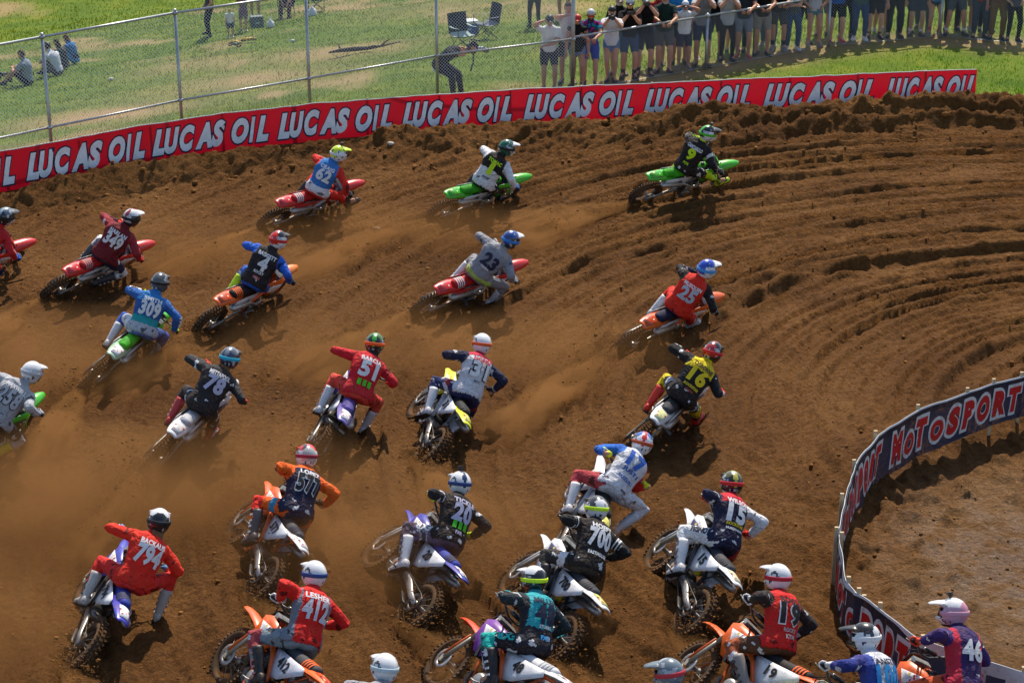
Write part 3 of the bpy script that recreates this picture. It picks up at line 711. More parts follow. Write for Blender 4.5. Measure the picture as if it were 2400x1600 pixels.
# engine
mb = MB()
def rbox(c, sx, sy, sz, n=10, p=3.2):
    rings = []
    for k in range(n + 1):
        t = -1 + 2 * k / n; sc = max(0.05, (1 - abs(t) ** p)) ** (1 / p)
        rings.append([Vector(c) + Vector((sx * sc * math.copysign(abs(math.cos(a)) ** 0.55, math.cos(a)), sy * t, sz * sc * math.copysign(abs(math.sin(a)) ** 0.55, math.sin(a)))) for a in np.linspace(0, 2 * math.pi, 16, endpoint=False)])
    return rings
mb.loft(rbox((0.03, 0, 0.40), 0.19, 0.13, 0.13)); mb.loft(rbox((0.16, 0, 0.62), 0.075, 0.085, 0.13))
for k in range(5): mb.box((0.165 + 0.01 * k, 0, 0.53 + 0.03 * k), (0.17, 0.19, 0.008), Matrix.Rotation(R(-12), 3, 'Y'))
eng = bpart('engine', mb, 'dark_metal')
for s in (1, -1):
    mb = MB(); mb.lathe([(0.0, 0.0), (0.06, 0.0), (0.085, -0.012), (0.09, -0.03)], (0.09, 0.0, 0.40), 'y', 18, closed=False)
    mb.v = [(x, (0.148 + y) * s, z) for x, y, z in mb.v]; bpart('engine_cover', mb, 'alloy', None, False, eng)
mb = MB(); mb.tube([(0.24, -0.02, 0.60), (0.34, -0.05, 0.52), (0.30, -0.12, 0.44), (0.12, -0.155, 0.50), (-0.06, -0.15, 0.62), (-0.20, -0.14, 0.70)], [0.022, 0.024, 0.027, 0.027, 0.026, 0.026], 10); ex = bpart('exhaust_pipe', mb, 'alloy')
mb = MB(); mb.tube([(-0.20, -0.145, 0.70), (-0.24, -0.15, 0.715), (-0.66, -0.155, 0.80), (-0.70, -0.155, 0.81), (-0.71, -0.155, 0.812)], [(0.03, 0.03), (0.048, 0.06), (0.048, 0.06), (0.036, 0.045), (0.02, 0.02)], 12); bpart('muffler', mb, 'alloy', None, False, ex)
mb = MB(); mb.tube([(-0.08, 0, 0.80), (-0.16, 0, 0.55)], 0.035, 10)
for k in range(6): mb.lathe([(0.036, -0.006), (0.046, 0), (0.036, 0.006)], (-0.085 - 0.012 * k, 0, 0.78 - 0.035 * k), 'z', 10)
bpart('shock', mb, 'plastic', 'spring')
for s in (1, -1):
    mb = MB(); mb.box((-0.12, 0.20 * s, 0.40), (0.07, 0.12, 0.018)); mb.tube([(-0.12, 0.10 * s, 0.41), (-0.12, 0.17 * s, 0.40)], 0.012, 6); bpart('foot_peg', mb, 'dark_metal')
mb = MB(); mb.tube([(-0.02, 0.15, 0.40), (0.10, 0.17, 0.37), (0.13, 0.20, 0.37)], 0.008, 6); bpart('gear_lever', mb, 'alloy')
mb = MB(); mb.tube([(-0.08, -0.14, 0.33), (0.10, -0.16, 0.36), (0.14, -0.19, 0.37)], 0.008, 6); bpart('brake_pedal', mb, 'alloy')
mb = MB(); mb.plate([(0.08, 0.22), (0.33, 0.30), (0.35, 0.40), (0.28, 0.46), (0.30, 0.32), (0.08, 0.25)], 0.16, Matrix.Translation((0, 0.08, 0))); bpart('skid_plate', mb, 'black_plastic')
# tank, seat
def hump(x, w, zt, zb, n=9, pw=2.6):
    return [Vector((x, w * math.copysign(abs(math.cos(a)) ** (2 / pw), math.cos(a)), zb + (zt - zb) * abs(math.sin(a)) ** (2 / pw))) for a in np.linspace(0, math.pi, n)]
mb = MB(); mb.loft([hump(0.36, 0.05, 0.93, 0.80), hump(0.30, 0.10, 0.985, 0.76), hump(0.18, 0.125, 0.995, 0.74), hump(0.05, 0.12, 0.955, 0.74), hump(-0.02, 0.09, 0.92, 0.76)]); tk = bpart('fuel_tank', mb, 'plastic', 'tank')
mb = MB(); mb.lathe([(0.0, 0.03), (0.035, 0.03), (0.04, 0.0), (0.04, -0.02)], (0.19, 0, 0.995), 'z', 12, closed=False); bpart('fuel_cap', mb, 'black_plastic', None, False, tk)
mb = MB(); mb.loft([hump(0.26, 0.05, 1.015, 0.97), hump(0.14, 0.068, 1.005, 0.90), hump(-0.05, 0.082, 0.965, 0.85), hump(-0.25, 0.090, 0.962, 0.84), hump(-0.45, 0.092, 0.985, 0.86), hump(-0.60, 0.08, 1.00, 0.90), hump(-0.66, 0.05, 0.985, 0.93)]); st_ = bpart('seat', mb, 'seat_vinyl', 'seat')
mb = MB()
for k in range(4): mb.loft([[p + Vector((0, 0, 0.0035)) for p in hump(-0.46 - 0.045 * k + d, 0.0935, 0.986 + 0.004 * k, 0.865 + 0.01 * k)] for d in (0, 0.020)], caps=False)
bpart('seat_ribs', mb, 'seat_vinyl', 'ribs', False, st_)
# plastics
def side_plate(outline, y0, flare, s, bulge, thick=0.006, n=0):
    mb = MB(); mb.plate(outline, thick, bulge=bulge, smooth=True)
    out = []
    for x, y, z in mb.v:
        yy = y0 + flare(x, z) + y; out.append((x, yy * s, z))
    mb.v = out; return mb
for s in (1, -1):
    mb = side_plate([(0.50, 0.97), (0.40, 1.02), (0.20, 0.99), (0.02, 0.90), (0.02, 0.84), (0.14, 0.76), (0.28, 0.60), (0.40, 0.62), (0.50, 0.78)], 0.125, lambda x, z: 0.13 * max(0, x - 0.08) ** 0.9 - 0.10 * max(0, z - 0.86), s, 0.025)
    sh = bpart('radiator_shroud', mb, 'plastic', 'shroud')
    mb = side_plate([(0.44, 0.92), (0.20, 0.93), (0.08, 0.87), (0.22, 0.76), (0.34, 0.72)], 0.1555, lambda x, z: 0.13 * max(0, x - 0.08) ** 0.9 - 0.10 * max(0, z - 0.86), s, 0.004, 0.003)
    bpart('shroud_graphic', mb, 'decal_plastic', 'graphic', False, sh)
for s in (1, -1):
    mb = MB(); mb.box((0.33, 0.13 * s, 0.72), (0.035, 0.11, 0.28), Matrix.Rotation(R(14), 3, 'Y')); bpart('radiator', mb, 'dark_metal')
for s in (1, -1):
    mb = side_plate([(0.02, 0.84), (-0.30, 0.87), (-0.60, 0.90), (-0.64, 0.84), (-0.50, 0.74), (-0.30, 0.60), (-0.16, 0.56), (-0.04, 0.66)], 0.125, lambda x, z: 0.02 * max(0, -x), s, 0.018)
    bpart('side_panel', mb, 'plastic', 'side')
def arch(x, w, zc, drop, n=9, thick=0.0):
    return [Vector((x, w * t, zc - drop * abs(t) ** 2.2 - thick)) for t in np.linspace(-1, 1, n)]
def shell_strip(stations, thick=0.005):
    mb = MB(); top = [arch(*s) for s in stations]; n = len(top[0])
    rings = [r + [p - Vector((0, 0, thick)) for p in reversed(r)] for r in top]
    mb.loft(rings); return mb
mb = shell_strip([(-0.40, 0.125, 0.905, 0.06), (-0.58, 0.125, 0.945, 0.07), (-0.74, 0.118, 0.965, 0.06), (-0.88, 0.105, 0.970, 0.045), (-0.98, 0.085, 0.962, 0.03), (-1.02, 0.06, 0.955, 0.02)]); rf = bpart('rear_fender', mb, 'plastic', 'rear')
mb = shell_strip([(-0.70, 0.070, 0.968, 0.018), (-0.84, 0.066, 0.977, 0.016), (-0.95, 0.058, 0.972, 0.014)], 0.003); bpart('fender_sticker', mb, 'decal_plastic', 'sticker', False, rf)
mb = shell_strip([(0.30, 0.05, 0.70, 0.02), (0.42, 0.085, 0.765, 0.05), (0.56, 0.105, 0.815, 0.055), (0.72, 0.105, 0.848, 0.05), (0.90, 0.092, 0.862, 0.045), (1.04, 0.07, 0.852, 0.04), (1.12, 0.04, 0.832, 0.03)]); bpart('front_fender', mb, 'plastic', 'front', True)
MP = Matrix.Translation((0.515, 0, 0.985)) @ Matrix.Rotation(R(-26), 4, 'Y') @ Matrix.Rotation(R(-90), 4, 'Z')
mb = MB(); mb.plate([(-0.085, -0.12), (0.085, -0.12), (0.115, 0.02), (0.105, 0.11), (0.05, 0.14), (-0.05, 0.14), (-0.105, 0.11), (-0.115, 0.02)], 0.006, MP, 0.03); bpart('number_plate', mb, 'plastic', 'plate', True)
for s in (1, -1):
    d = Vector((0, 0.105 * s, 0)); top = AX_F + STEER * 0.80; mid = AX_F + STEER * 0.40
    mb = MB(); mb.tube([mid + d, top + d], 0.028, 10); mb.tube([AX_F + STEER * 0.02 + d, mid + d], 0.0235, 10); mb.box(AX_F + d, (0.05, 0.04, 0.09)); fk = bpart('fork_leg', mb, 'plastic', 'fork', True)
    mb = MB(); f0 = Vector((0.034, 0, 0.016))
    mb.tube([AX_F + STEER * 0.03 + d + f0, AX_F + STEER * 0.20 + d + f0, AX_F + STEER * 0.40 + d + f0], [(0.030, 0.012), (0.036, 0.014), (0.030, 0.012)], 8, side=(0, 1, 0)); bpart('fork_guard', mb, 'plastic', 'guard', True, fk)
mb = MB(); rt = Matrix.Rotation(R(-26), 3, 'Y')
for k in (0.62, 0.78): mb.box(AX_F + STEER * k - Vector((0.02, 0, 0)), (0.07, 0.27, 0.035), rt)
bpart('triple_clamp', mb, 'alloy', None, True)
bc = Vector((0.36, 0, 1.115))
mb = MB(); hp = [bc + Vector(p) for p in ((-0.075, 0.40, 0.095), (-0.045, 0.27, 0.085), (0.0, 0.12, 0.02), (0, 0.06, 0.0), (0, -0.06, 0.0), (0.0, -0.12, 0.02), (-0.045, -0.27, 0.085), (-0.075, -0.40, 0.095))]
mb.tube(hp, 0.0135, 8); mb.tube([hp[1].lerp(hp[2], 0.35), hp[6].lerp(hp[5], 0.35)], 0.007, 6); hb = bpart('handlebar', mb, 'plastic', 'bar', True)
mb = MB(); mb.tube([bc + Vector((-0.02, -0.10, 0.062)), bc + Vector((-0.02, 0.10, 0.062))], 0.028, 8); bpart('bar_pad', mb, 'plastic', 'pad', True, hb)
for s in (1, -1):
    mb = MB(); mb.tube([bc + Vector((-0.048, 0.29 * s, 0.087)), bc + Vector((-0.076, 0.405 * s, 0.096))], [0.019, 0.019], 8); bpart('grip', mb, 'rubber', None, True, hb)
    mb = MB(); mb.tube([bc + Vector((-0.03, 0.26 * s, 0.08)), bc + Vector((0.03, 0.29 * s, 0.075)), bc + Vector((0.0, 0.40 * s, 0.085))], 0.006, 5); bpart('lever', mb, 'alloy', None, True, hb)
for s in (1, -1):
    mb = MB(); mb.tube([bc + Vector((0.03, 0.09 * s, 0.03)), bc + Vector((0.14, 0.10 * s, 0.0)), bc + Vector((0.16, 0.08 * s, -0.18)), bc + Vector((0.10, 0.06 * s, -0.30))], 0.007, 5); bpart('cable', mb, 'rubber', None, True)
GRIP = {s: bc + Vector((-0.062, 0.345 * s, 0.091)) for s in (1, -1)}
def steer_matrix(st):
    return Matrix.Translation(HEAD) @ Matrix.Rotation(-st, 4, STEER) @ Matrix.Translation(-HEAD)
def make_bike(Mw, st, keys, label, group='motocross bikes in the turn'):
    root = empty('motocross_bike'); root.matrix_world = Mw
    tag(root, label, 'motorcycle', group)
    SM = steer_matrix(st); objs = []
    for name, me, key, front, par, lab in BP:
        o = put(name, me, objs[par] if par is not None else root, keys.get(key, (0.5, 0.5, 0.5)) if key else None)
        if front and par is None: o.matrix_local = SM
        objs.append(o)
    return root, objs, SM
# ------------------------------------------------------------------ people: a posed skeleton, one continuous skin over it, clothes as shells
SKINS = [(0.52, 0.26, 0.15), (0.46, 0.21, 0.115), (0.56, 0.30, 0.19), (0.38, 0.18, 0.10)]
def ik(a, t, l1, l2, pole):
    d = t - a; L = max(d.length, 1e-4)
    if L > (l1 + l2) * 0.985:
        k = L / ((l1 + l2) * 0.985); l1 *= min(k, 1.12); l2 *= min(k, 1.12); L = min(L, (l1 + l2) * 0.985)
    u = d.normalized(); x = (l1 * l1 - l2 * l2 + L * L) / (2 * L); h = math.sqrt(max(l1 * l1 - x * x, 0))
    p = pole - u * pole.dot(u); p = p.normalized() if p.length > 1e-5 else u.orthogonal()
    return a + u * x + p * h, a + u * L
_jobs = []
class Body:
    """J: hip, td, lat, back, head, hf, hu and per side shoulder, elbow, wrist, hipj, knee, ankle, foot."""
    def __init__(s, J, k=1.0, voxel=0.018, stout=1.0, covered=False, broad=1.0):
        s.J, s.k = J, k; J = s.J; mb = MB(); hip, td, lat, back = J['hip'], J['td'], J['lat'], J['back']
        st = [(-0.11, 0.12, 0.10, 0), (-0.06, 0.16, 0.125, 0), (0.03, 0.168, 0.128, 0.005), (0.13, 0.150, 0.112, 0.018), (0.27, 0.165, 0.118, 0.035), (0.38, 0.185, 0.122, 0.035), (0.46, 0.175, 0.105, 0.02), (0.51, 0.115, 0.08, 0.0), (0.55, 0.06, 0.06, -0.01)]
        s.sp = [(q * k, o * k) for q, a, b_, o in st]
        mb.tube([hip + td * (q * k) + back * (o * k) for q, a, b_, o in st], [(a * k * stout * broad, b_ * k * stout) for q, a, b_, o in st], 16, side=lat)
        nk = hip + td * (0.50 * k); hd, hf, hu = J['head'], J['hf'], J['hu']; hl = hu.cross(hf).normalized()
        mb.tube([nk, nk.lerp(hd - hu * (0.06 * k), 0.6), hd - hu * (0.03 * k)], [0.066 * k, 0.057 * k, 0.05 * k], 10)
        Mh = Matrix((hf, hl, hu)).transposed(); s.Mh = Mh
        def hp(x, y, z): return hd + Mh @ Vector((x * k, y * k, z * k))
        q = MB(); q.ball((0, 0, 0.012), (0.100, 0.078, 0.115), 14, 9); q.ball((0.035, 0, -0.065), (0.060, 0.058, 0.055), 12, 7)
        if not covered:
            q.ball((0.104, 0, -0.012), (0.022, 0.015, 0.026), 8, 6)
            for sg in (1, -1): q.ball((0.0, 0.080 * sg, -0.005), (0.02, 0.012, 0.03), 8, 5)
        mb.add([hp(*p) for p in q.v], q.f)
        s.bones = [('torso', 0, hip - td * (0.10 * k), hip + td * (0.50 * k), 0.15 * k, 0.14 * k), ('neck', 0, nk, hd - hu * (0.07 * k), 0.055 * k, 0.05 * k), ('head', 0, hd - hu * (0.03 * k), hd + hu * (0.03 * k), 0.09 * k, 0.09 * k)]
        for sg in (1, -1):
            S, E, W, HJ, K, A, F = (J[n][sg] for n in ('shoulder', 'elbow', 'wrist', 'hipj', 'knee', 'ankle', 'foot'))
            inn = hip + td * (0.44 * k) + lat * (0.09 * k * sg); hd_ = (W - E).normalized()
            mb.tube([inn, S, S.lerp(E, 0.35), S.lerp(E, 0.8), E, E.lerp(W, 0.3), E.lerp(W, 0.75), W, W + hd_ * (0.05 * k)], [r * k for r in (0.075, 0.068, 0.056, 0.047, 0.045, 0.047, 0.038, 0.030, 0.030)], 10)
            mb.tube([hip + lat * (0.05 * k * sg), HJ, HJ.lerp(K, 0.3), HJ.lerp(K, 0.75), K, K.lerp(A, 0.3), K.lerp(A, 0.7), A], [r * k * (stout ** 0.5) for r in (0.09, 0.098, 0.090, 0.068, 0.060, 0.060, 0.047, 0.038)], 12)
            mb.tube([A, A + (F - A) * 0.55 - hu * 0.0, F], [r * k for r in (0.042, 0.044, 0.032)], 8)
            s.bones += [('uarm', sg, S, E, 0.055 * k, 0.045 * k), ('farm', sg, E, W, 0.045 * k, 0.03 * k), ('hand', sg, W + hd_ * (0.01 * k), W + hd_ * (0.09 * k), 0.03 * k, 0.03 * k),
                        ('thigh', sg, HJ, K, 0.09 * k, 0.06 * k), ('shin', sg, K, A, 0.06 * k, 0.04 * k), ('foot', sg, A, F, 0.042 * k, 0.035 * k)]
        me = bpy.data.meshes.new('b'); me.from_pydata(mb.v, [], mb.f)
        bm = bmesh.new(); bm.from_mesh(me); bmesh.ops.recalc_face_normals(bm, faces=bm.faces); bm.to_mesh(me); bm.free()
        s.tmp = bpy.data.objects.new('b', me); col.objects.link(s.tmp)
        m = s.tmp.modifiers.new('r', 'REMESH'); m.mode = 'VOXEL'; m.voxel_size = voxel
        _jobs.append(s)
    def bake(s, dg):
        me = s.tmp.evaluated_get(dg).to_mesh(); n = len(me.vertices); V = np.empty(n * 3); me.vertices.foreach_get('co', V); V = V.reshape(-1, 3)
        lv = np.empty(len(me.loops), np.int64); me.loops.foreach_get('vertex_index', lv); F = lv.reshape(-1, 4)
        s.tmp.evaluated_get(dg).to_mesh_clear()
        E = np.concatenate([F[:, [0, 1]], F[:, [1, 2]], F[:, [2, 3]], F[:, [3, 0]]])
        deg = np.bincount(E[:, 0], minlength=n) + np.bincount(E[:, 1], minlength=n)
        for it in range(4):
            acc = np.zeros_like(V)
            for c in range(3): acc[:, c] = np.bincount(E[:, 0], V[E[:, 1], c], n) + np.bincount(E[:, 1], V[E[:, 0], c], n)
            V = V + (0.55 if it % 2 == 0 else -0.45) * (acc / deg[:, None] - V)
        s.V, s.F = V, F
        fn = np.cross(V[F[:, 2]] - V[F[:, 0]], V[F[:, 3]] - V[F[:, 1]]); vn = np.zeros_like(V)
        for i in range(4):
            for c in range(3): vn[:, c] += np.bincount(F[:, i], fn[:, c], n)
        s.Nv = vn / np.maximum(np.linalg.norm(vn, axis=1, keepdims=True), 1e-9)
        s.classify()
    def classify(s):
        C = s.V[s.F].mean(1); s.C = C; best = np.full(len(C), 1e9); s.bid = np.zeros(len(C), int); s.t = np.zeros(len(C))
        for i, (nm, sg, A, B, ra, rb) in enumerate(s.bones):
            A = np.array(A); B = np.array(B); d = B - A; t = np.clip(((C - A) @ d) / (d @ d), 0, 1)
            dist = np.linalg.norm(C - (A + t[:, None] * d), axis=1) - (ra + (rb - ra) * t)
            m = dist < best; best[m] = dist[m]; s.bid[m] = i; s.t[m] = t[m]
        n = len(s.F); k = s.F; e = np.sort(np.stack([k, np.roll(k, -1, 1)], -1).reshape(-1, 2), 1); key = e[:, 0] * (len(s.V) + 1) + e[:, 1]; o = np.argsort(key, kind='stable'); ks = key[o]; fi = np.repeat(np.arange(n), 4)[o]
        m = np.where(ks[:-1] == ks[1:])[0]; fa, fb = fi[m], fi[m + 1]; nb = len(s.bones)
        for _ in range(5):                            # even out ragged borders between regions
            cnt = np.zeros((n, nb)); cnt[np.arange(n), s.bid] += 1.5; np.add.at(cnt, (fa, s.bid[fb]), 1); np.add.at(cnt, (fb, s.bid[fa]), 1); s.bid = cnt.argmax(1)
        nm = np.array([b[0] for b in s.bones]); s.part = nm[s.bid]; s.sg = np.array([b[1] for b in s.bones])[s.bid]
        D = C - np.array(s.J['hip']); s.v = D @ np.array(s.J['td']) / s.k; s.u = D @ np.array(s.J['lat']) / s.k; s.bk = D @ np.array(s.J['back']) / s.k
    def shell(s, mask, off, folds=0.008, seed=0.0, freq=8.0, flare=None):
        """Cloth over the faces in mask: pushed out along the skin, with folds, its rim turned in to the skin."""
        F = s.F[mask]; ids, inv = np.unique(F.ravel(), return_inverse=True); F2 = inv.reshape(-1, 4); V = s.V[ids]; Nn = s.Nv[ids]
        w = np.array([noise.noise((p[0] * freq + seed, p[1] * freq, p[2] * freq * 0.55)) + 0.5 * noise.noise((p[0] * freq * 2.3, p[1] * freq * 2.3 + seed, p[2] * freq * 1.6)) for p in V]) if folds else np.zeros(len(V))
        o = off + folds * w
        if flare is not None: o = o + flare(V)
        V1 = V + Nn * np.maximum(o, 0.004)[:, None]
        e = {}
        for f in F2:
            for i in range(4):
                a, b_ = int(f[i]), int(f[(i + 1) % 4]); e[(a, b_)] = 1
        rim = [(a, b_) for a, b_ in e if (b_, a) not in e]
        n = len(V); idx = {}; extra = []
        for a, b_ in rim:
            for q in (a, b_):
                if q not in idx: idx[q] = n + len(extra); extra.append(V[q] - Nn[q] * 0.004)
        F3 = np.array([(b_, a, idx[a], idx[b_]) for a, b_ in rim], int).reshape(-1, 4)
        return np.concatenate([V1, np.array(extra).reshape(-1, 3)]), np.concatenate([F2, F3]), len(F2), rim
def bake_bodies():
    dg = bpy.context.evaluated_depsgraph_get()
    for j in _jobs:
        j.bake(dg)
    for j in _jobs:
        me = j.tmp.data; bpy.data.objects.remove(j.tmp); bpy.data.meshes.remove(me); j.tmp = None
    _jobs.clear()
def shell_obj(name, body, mask, off, colour_of, parent, material, folds=0.008, seed=0.0, freq=8.0, flare=None):
    V, F, n, rim = body.shell(mask, off, folds, seed, freq, flare)
    cols = colour_of(body, np.where(mask)[0]); cols = np.concatenate([cols, np.tile(cols.mean(0) * 0.8, (len(F) - n, 1))])
    o = put(name, raw_mesh(name, V, F, material, cols), parent); return o, V, F
def flat(c): return lambda b, i: np.tile(np.array(c, float), (len(i), 1))
simple_skin = {}
def skin_mat(c):
    if c not in simple_skin: simple_skin[c] = simple('skin_%d' % len(simple_skin), c, 0.55, spec=0.35)
    return simple_skin[c]

# hands: a gloved fist round a bar, and a bare relaxed hand; five fingers each
def fist_mesh(s):
    mb = MB(); mb.ball((-0.040, 0, 0.012), (0.046, 0.048, 0.026), 10, 7)
    for i, ln in enumerate((0.92, 1.0, 0.96, 0.82)):
        y = 0.036 - 0.024 * i; q = ln
        mb.tube([(-0.03, y, 0.028), (0.006, y, 0.037), (0.034 * q, y, 0.020), (0.033 * q, y, -0.012), (0.008, y, -0.029)], [0.0125, 0.0125, 0.0115, 0.011, 0.009], 7)
    mb.tube([(-0.055, -0.034, 0.002), (-0.034, -0.052, -0.014), (0.0, -0.056, -0.027), (0.022, -0.052, -0.016)], [0.015, 0.0135, 0.012, 0.010], 7)
    mb.tube([(-0.05, 0, 0.012), (-0.085, 0, 0.012), (-0.125, 0, 0.010)], [(0.034, 0.028), (0.036, 0.032), (0.039, 0.036)], 10)
    mb.v = [(x, y * s, z) for x, y, z in mb.v]; return mb.mesh('glove', 'kit_plain')
def open_hand_mesh(s, curl=0.5):
    """Reaches along +x from the wrist, palm down (-z), thumb towards +y * s."""
    mb = MB(); mb.tube([(-0.01, 0, 0), (0.03, 0, 0), (0.085, 0, 0)], [(0.022, 0.016), (0.036, 0.016), (0.040, 0.013)], 10, side=(0, 1, 0))
    for i, ln in enumerate((0.070, 0.080, 0.074, 0.058)):
        y = 0.030 - 0.0205 * i; c = curl * (0.8 + 0.12 * i)
        p = [Vector((0.080, y, 0.0))]; a = 0.0
        for k in range(3):
            a += c * 0.55; p.append(p[-1] + Vector((math.cos(a), 0.02 * (1.5 - i), -math.sin(a))) * (ln * (0.42, 0.32, 0.26)[k]))
        mb.tube(p, [0.0095, 0.009, 0.0085, 0.007], 6)
    mb.tube([(0.018, 0.026, -0.002), (0.042, 0.050, -0.010), (0.064, 0.060, -0.018), (0.082, 0.058, -0.024)], [0.013, 0.012, 0.010, 0.008], 6)
    mb.v = [(x, y * s, z) for x, y, z in mb.v]; return mb
from_object_colour('kit_plain', 0.75, (0.07, 60), spec=0.25)
FIST = {s: fist_mesh(s) for s in (1, -1)}
from_object_colour('skin_tint', 0.55, None, spec=0.35)
HAND = {s: open_hand_mesh(s).mesh('hand', 'skin_tint') for s in (1, -1)}
HAND_GRIP = {s: open_hand_mesh(s, 1.5).mesh('hand', 'skin_tint') for s in (1, -1)}
def frame(x, up):
    """Rotation whose x axis is x and whose z axis leans to up."""
    x = x.normalized(); z = up - x * up.dot(x); z = z.normalized() if z.length > 1e-5 else x.orthogonal().normalized(); y = z.cross(x)
    return Matrix((x, y, z)).transposed()
def M4(rot, loc): return Matrix.Translation(loc) @ rot.to_4x4()

# motocross boot: ankle at the origin, shaft up z, toe along x
def boot_meshes():
    mb = MB()
    def ring(z, a, b_, cx=0.0): return [Vector((cx + a * math.cos(w), b_ * math.sin(w), z)) for w in np.linspace(0, 2 * math.pi, 14, endpoint=False)]
    mb.loft([ring(-0.085, 0.062, 0.042, 0.01), ring(-0.04, 0.066, 0.045, 0.008), ring(0.02, 0.062, 0.048), ring(0.08, 0.060, 0.052, -0.004), ring(0.18, 0.068, 0.060, -0.012), ring(0.27, 0.072, 0.064, -0.012), ring(0.30, 0.074, 0.066, -0.008), ring(0.30, 0.060, 0.052, -0.008)])
    def fr(x, w, z0, z1): return [Vector((x, w * math.copysign(abs(math.cos(a)) ** 0.7, math.cos(a)), (z0 + z1) / 2 + (z1 - z0) / 2 * math.copysign(abs(math.sin(a)) ** 0.7, math.sin(a)))) for a in np.linspace(0, 2 * math.pi, 12, endpoint=False)]
    mb.loft([fr(-0.078, 0.030, -0.092, -0.01), fr(-0.05, 0.042, -0.095, 0.02), fr(0.03, 0.046, -0.095, 0.02), fr(0.09, 0.046, -0.095, -0.015), fr(0.15, 0.049, -0.095, -0.035), fr(0.195, 0.040, -0.093, -0.045), fr(0.21, 0.02, -0.09, -0.06)])
    up = mb.mesh('boot', 'boot_leather')
    sl = MB(); sl.loft([fr(-0.085, 0.034, -0.112, -0.090), fr(-0.04, 0.046, -0.112, -0.090), fr(0.06, 0.046, -0.110, -0.090), fr(0.15, 0.053, -0.110, -0.090), fr(0.205, 0.042, -0.108, -0.088), fr(0.22, 0.02, -0.105, -0.088)])
    so = sl.mesh('sole', 'rubber')
    bk = MB()
    for z in (0.02, 0.09, 0.16, 0.235):
        r = 0.056 + 0.03 * max(0, z - 0.05)
        for s in (1, -1): bk.box((0.012, s * (r + 0.002), z), (0.045, 0.012, 0.022))
        bk.tube([Vector(((0.066 + 0.02 * max(0, z - .05)) * math.cos(w) - 0.004, r * 1.02 * math.sin(w), z)) for w in np.linspace(-1.4, 1.4, 7)], [(0.009, 0.004)] * 7, 4, side=(0, 0, 1))
    bk.box((0.072, 0, 0.19), (0.018, 0.07, 0.16)); bk.box((0.13, 0, -0.035), (0.07, 0.075, 0.012), Matrix.Rotation(R(17), 3, 'Y'))
    return up, so, bk.mesh('buckle_straps', 'boot_leather')
BOOT = boot_meshes()

# helmet
def helmet(parent, C, Mh, sc, pat, visor, strap, lens=(0.02, 0.02, 0.03), cam_on=False, has_goggles=True, k=1.0):
    """pat(x, y, z, a) -> colour on the shell."""
    mb = MB(); nu, nv = 44, 26; V = []
    for i in range(nv + 1):
        a = math.pi * i / nv
        for j in range(nu):
            w = 2 * math.pi * j / nu; x, y, z = 0.158 * math.sin(a) * math.cos(w), 0.130 * math.sin(a) * math.sin(w), 0.152 * math.cos(a)
            if x > 0:
                low = max(0, min(1, (0.05 - z) / 0.09)); x *= 1 + 0.30 * low * max(0, math.cos(w)) ** 1.5
            if x < 0 and z < 0: x *= 1 - 0.10 * min(1, -z / 0.12)
            if z < -0.125: z = -0.125 - 0.012 * (1 if x > 0 else 0)
            eye = x > 0.06 and -0.045 < z < 0.062 and abs(y) < 0.108
            if eye: x -= 0.030
            V.append((x, y, z))
    for i in range(nv):
        for j in range(nu):
            q = (i * nu + j, (i + 1) * nu + j, (i + 1) * nu + (j + 1) % nu, i * nu + (j + 1) % nu)
            c = [sum(V[t][d] for t in q) / 4 for d in range(3)]
            eye = c[0] > 0.055 and -0.045 < c[2] < 0.055 and abs(c[1]) < 0.100
            mb.cc = (0.012, 0.012, 0.014) if eye or c[2] < -0.122 else pat(*c); mb.f.append(q); mb.c.append(mb.cc); mb.sm.append(True)
    mb.v = V
    H = mb.build('helmet', 'helmet_paint', parent, colour=True, M4=M4(Mh, C) @ Matrix.Scale(sc, 4))
    vz = MB()
    st = []
    for x, w, z, dr in ((0.045, 0.118, 0.130, 0.050), (0.11, 0.112, 0.122, 0.030), (0.18, 0.098, 0.112, 0.020), (0.245, 0.080, 0.096, 0.014), (0.262, 0.060, 0.088, 0.012)):
        st.append([Vector((x - 0.03 * abs(t) ** 2, w * t, z - dr * abs(t) ** 2)) for t in np.linspace(-1, 1, 7)])
    vz.loft([r + [p - Vector((0, 0, 0.006)) for p in reversed(r)] for r in st])
    vz.box((0.055, 0.112, 0.085), (0.03, 0.012, 0.03)); vz.box((0.055, -0.112, 0.085), (0.03, 0.012, 0.03))
    vz.build('visor', 'plastic', H, oc=visor)
    if has_goggles:
        g = MB(); rr = []
        for w in np.linspace(-0.95, 0.95, 9): rr.append([Vector((0.062 + 0.075 * math.cos(w), 0.115 * math.sin(w), z)) for z in (-0.038, 0.048)])
        g.loft([r + [p - Vector((0.015, 0, 0)) for p in reversed(r)] for r in rr]); g.build('goggles', 'glass_dark', H)
        s_ = MB(); rr = []
        for w in np.linspace(0.9, 2 * math.pi - 0.9, 26):
            x, y = 0.162 * math.cos(w), 0.1335 * math.sin(w)
            rr.append([Vector((x * e, y * e, z)) for e, z in ((1.0, -0.018), (1.018, -0.016), (1.022, 0.004), (1.018, 0.024), (0.985, 0.026))])
        s_.loft(rr); s_.build('goggle_strap', 'print', H, oc=strap)
    if cam_on:
        c = MB(); c.box((0.03, 0, 0.185), (0.03, 0.055, 0.042)); c.box((0.03, 0, 0.158), (0.02, 0.02, 0.02)); c.lathe([(0.0, 0.02), (0.012, 0.02), (0.012, 0.0)], (0.045, 0.01, 0.19), 'x', 8, closed=False)
        c.build('action_camera', 'black_plastic', H)
    return H
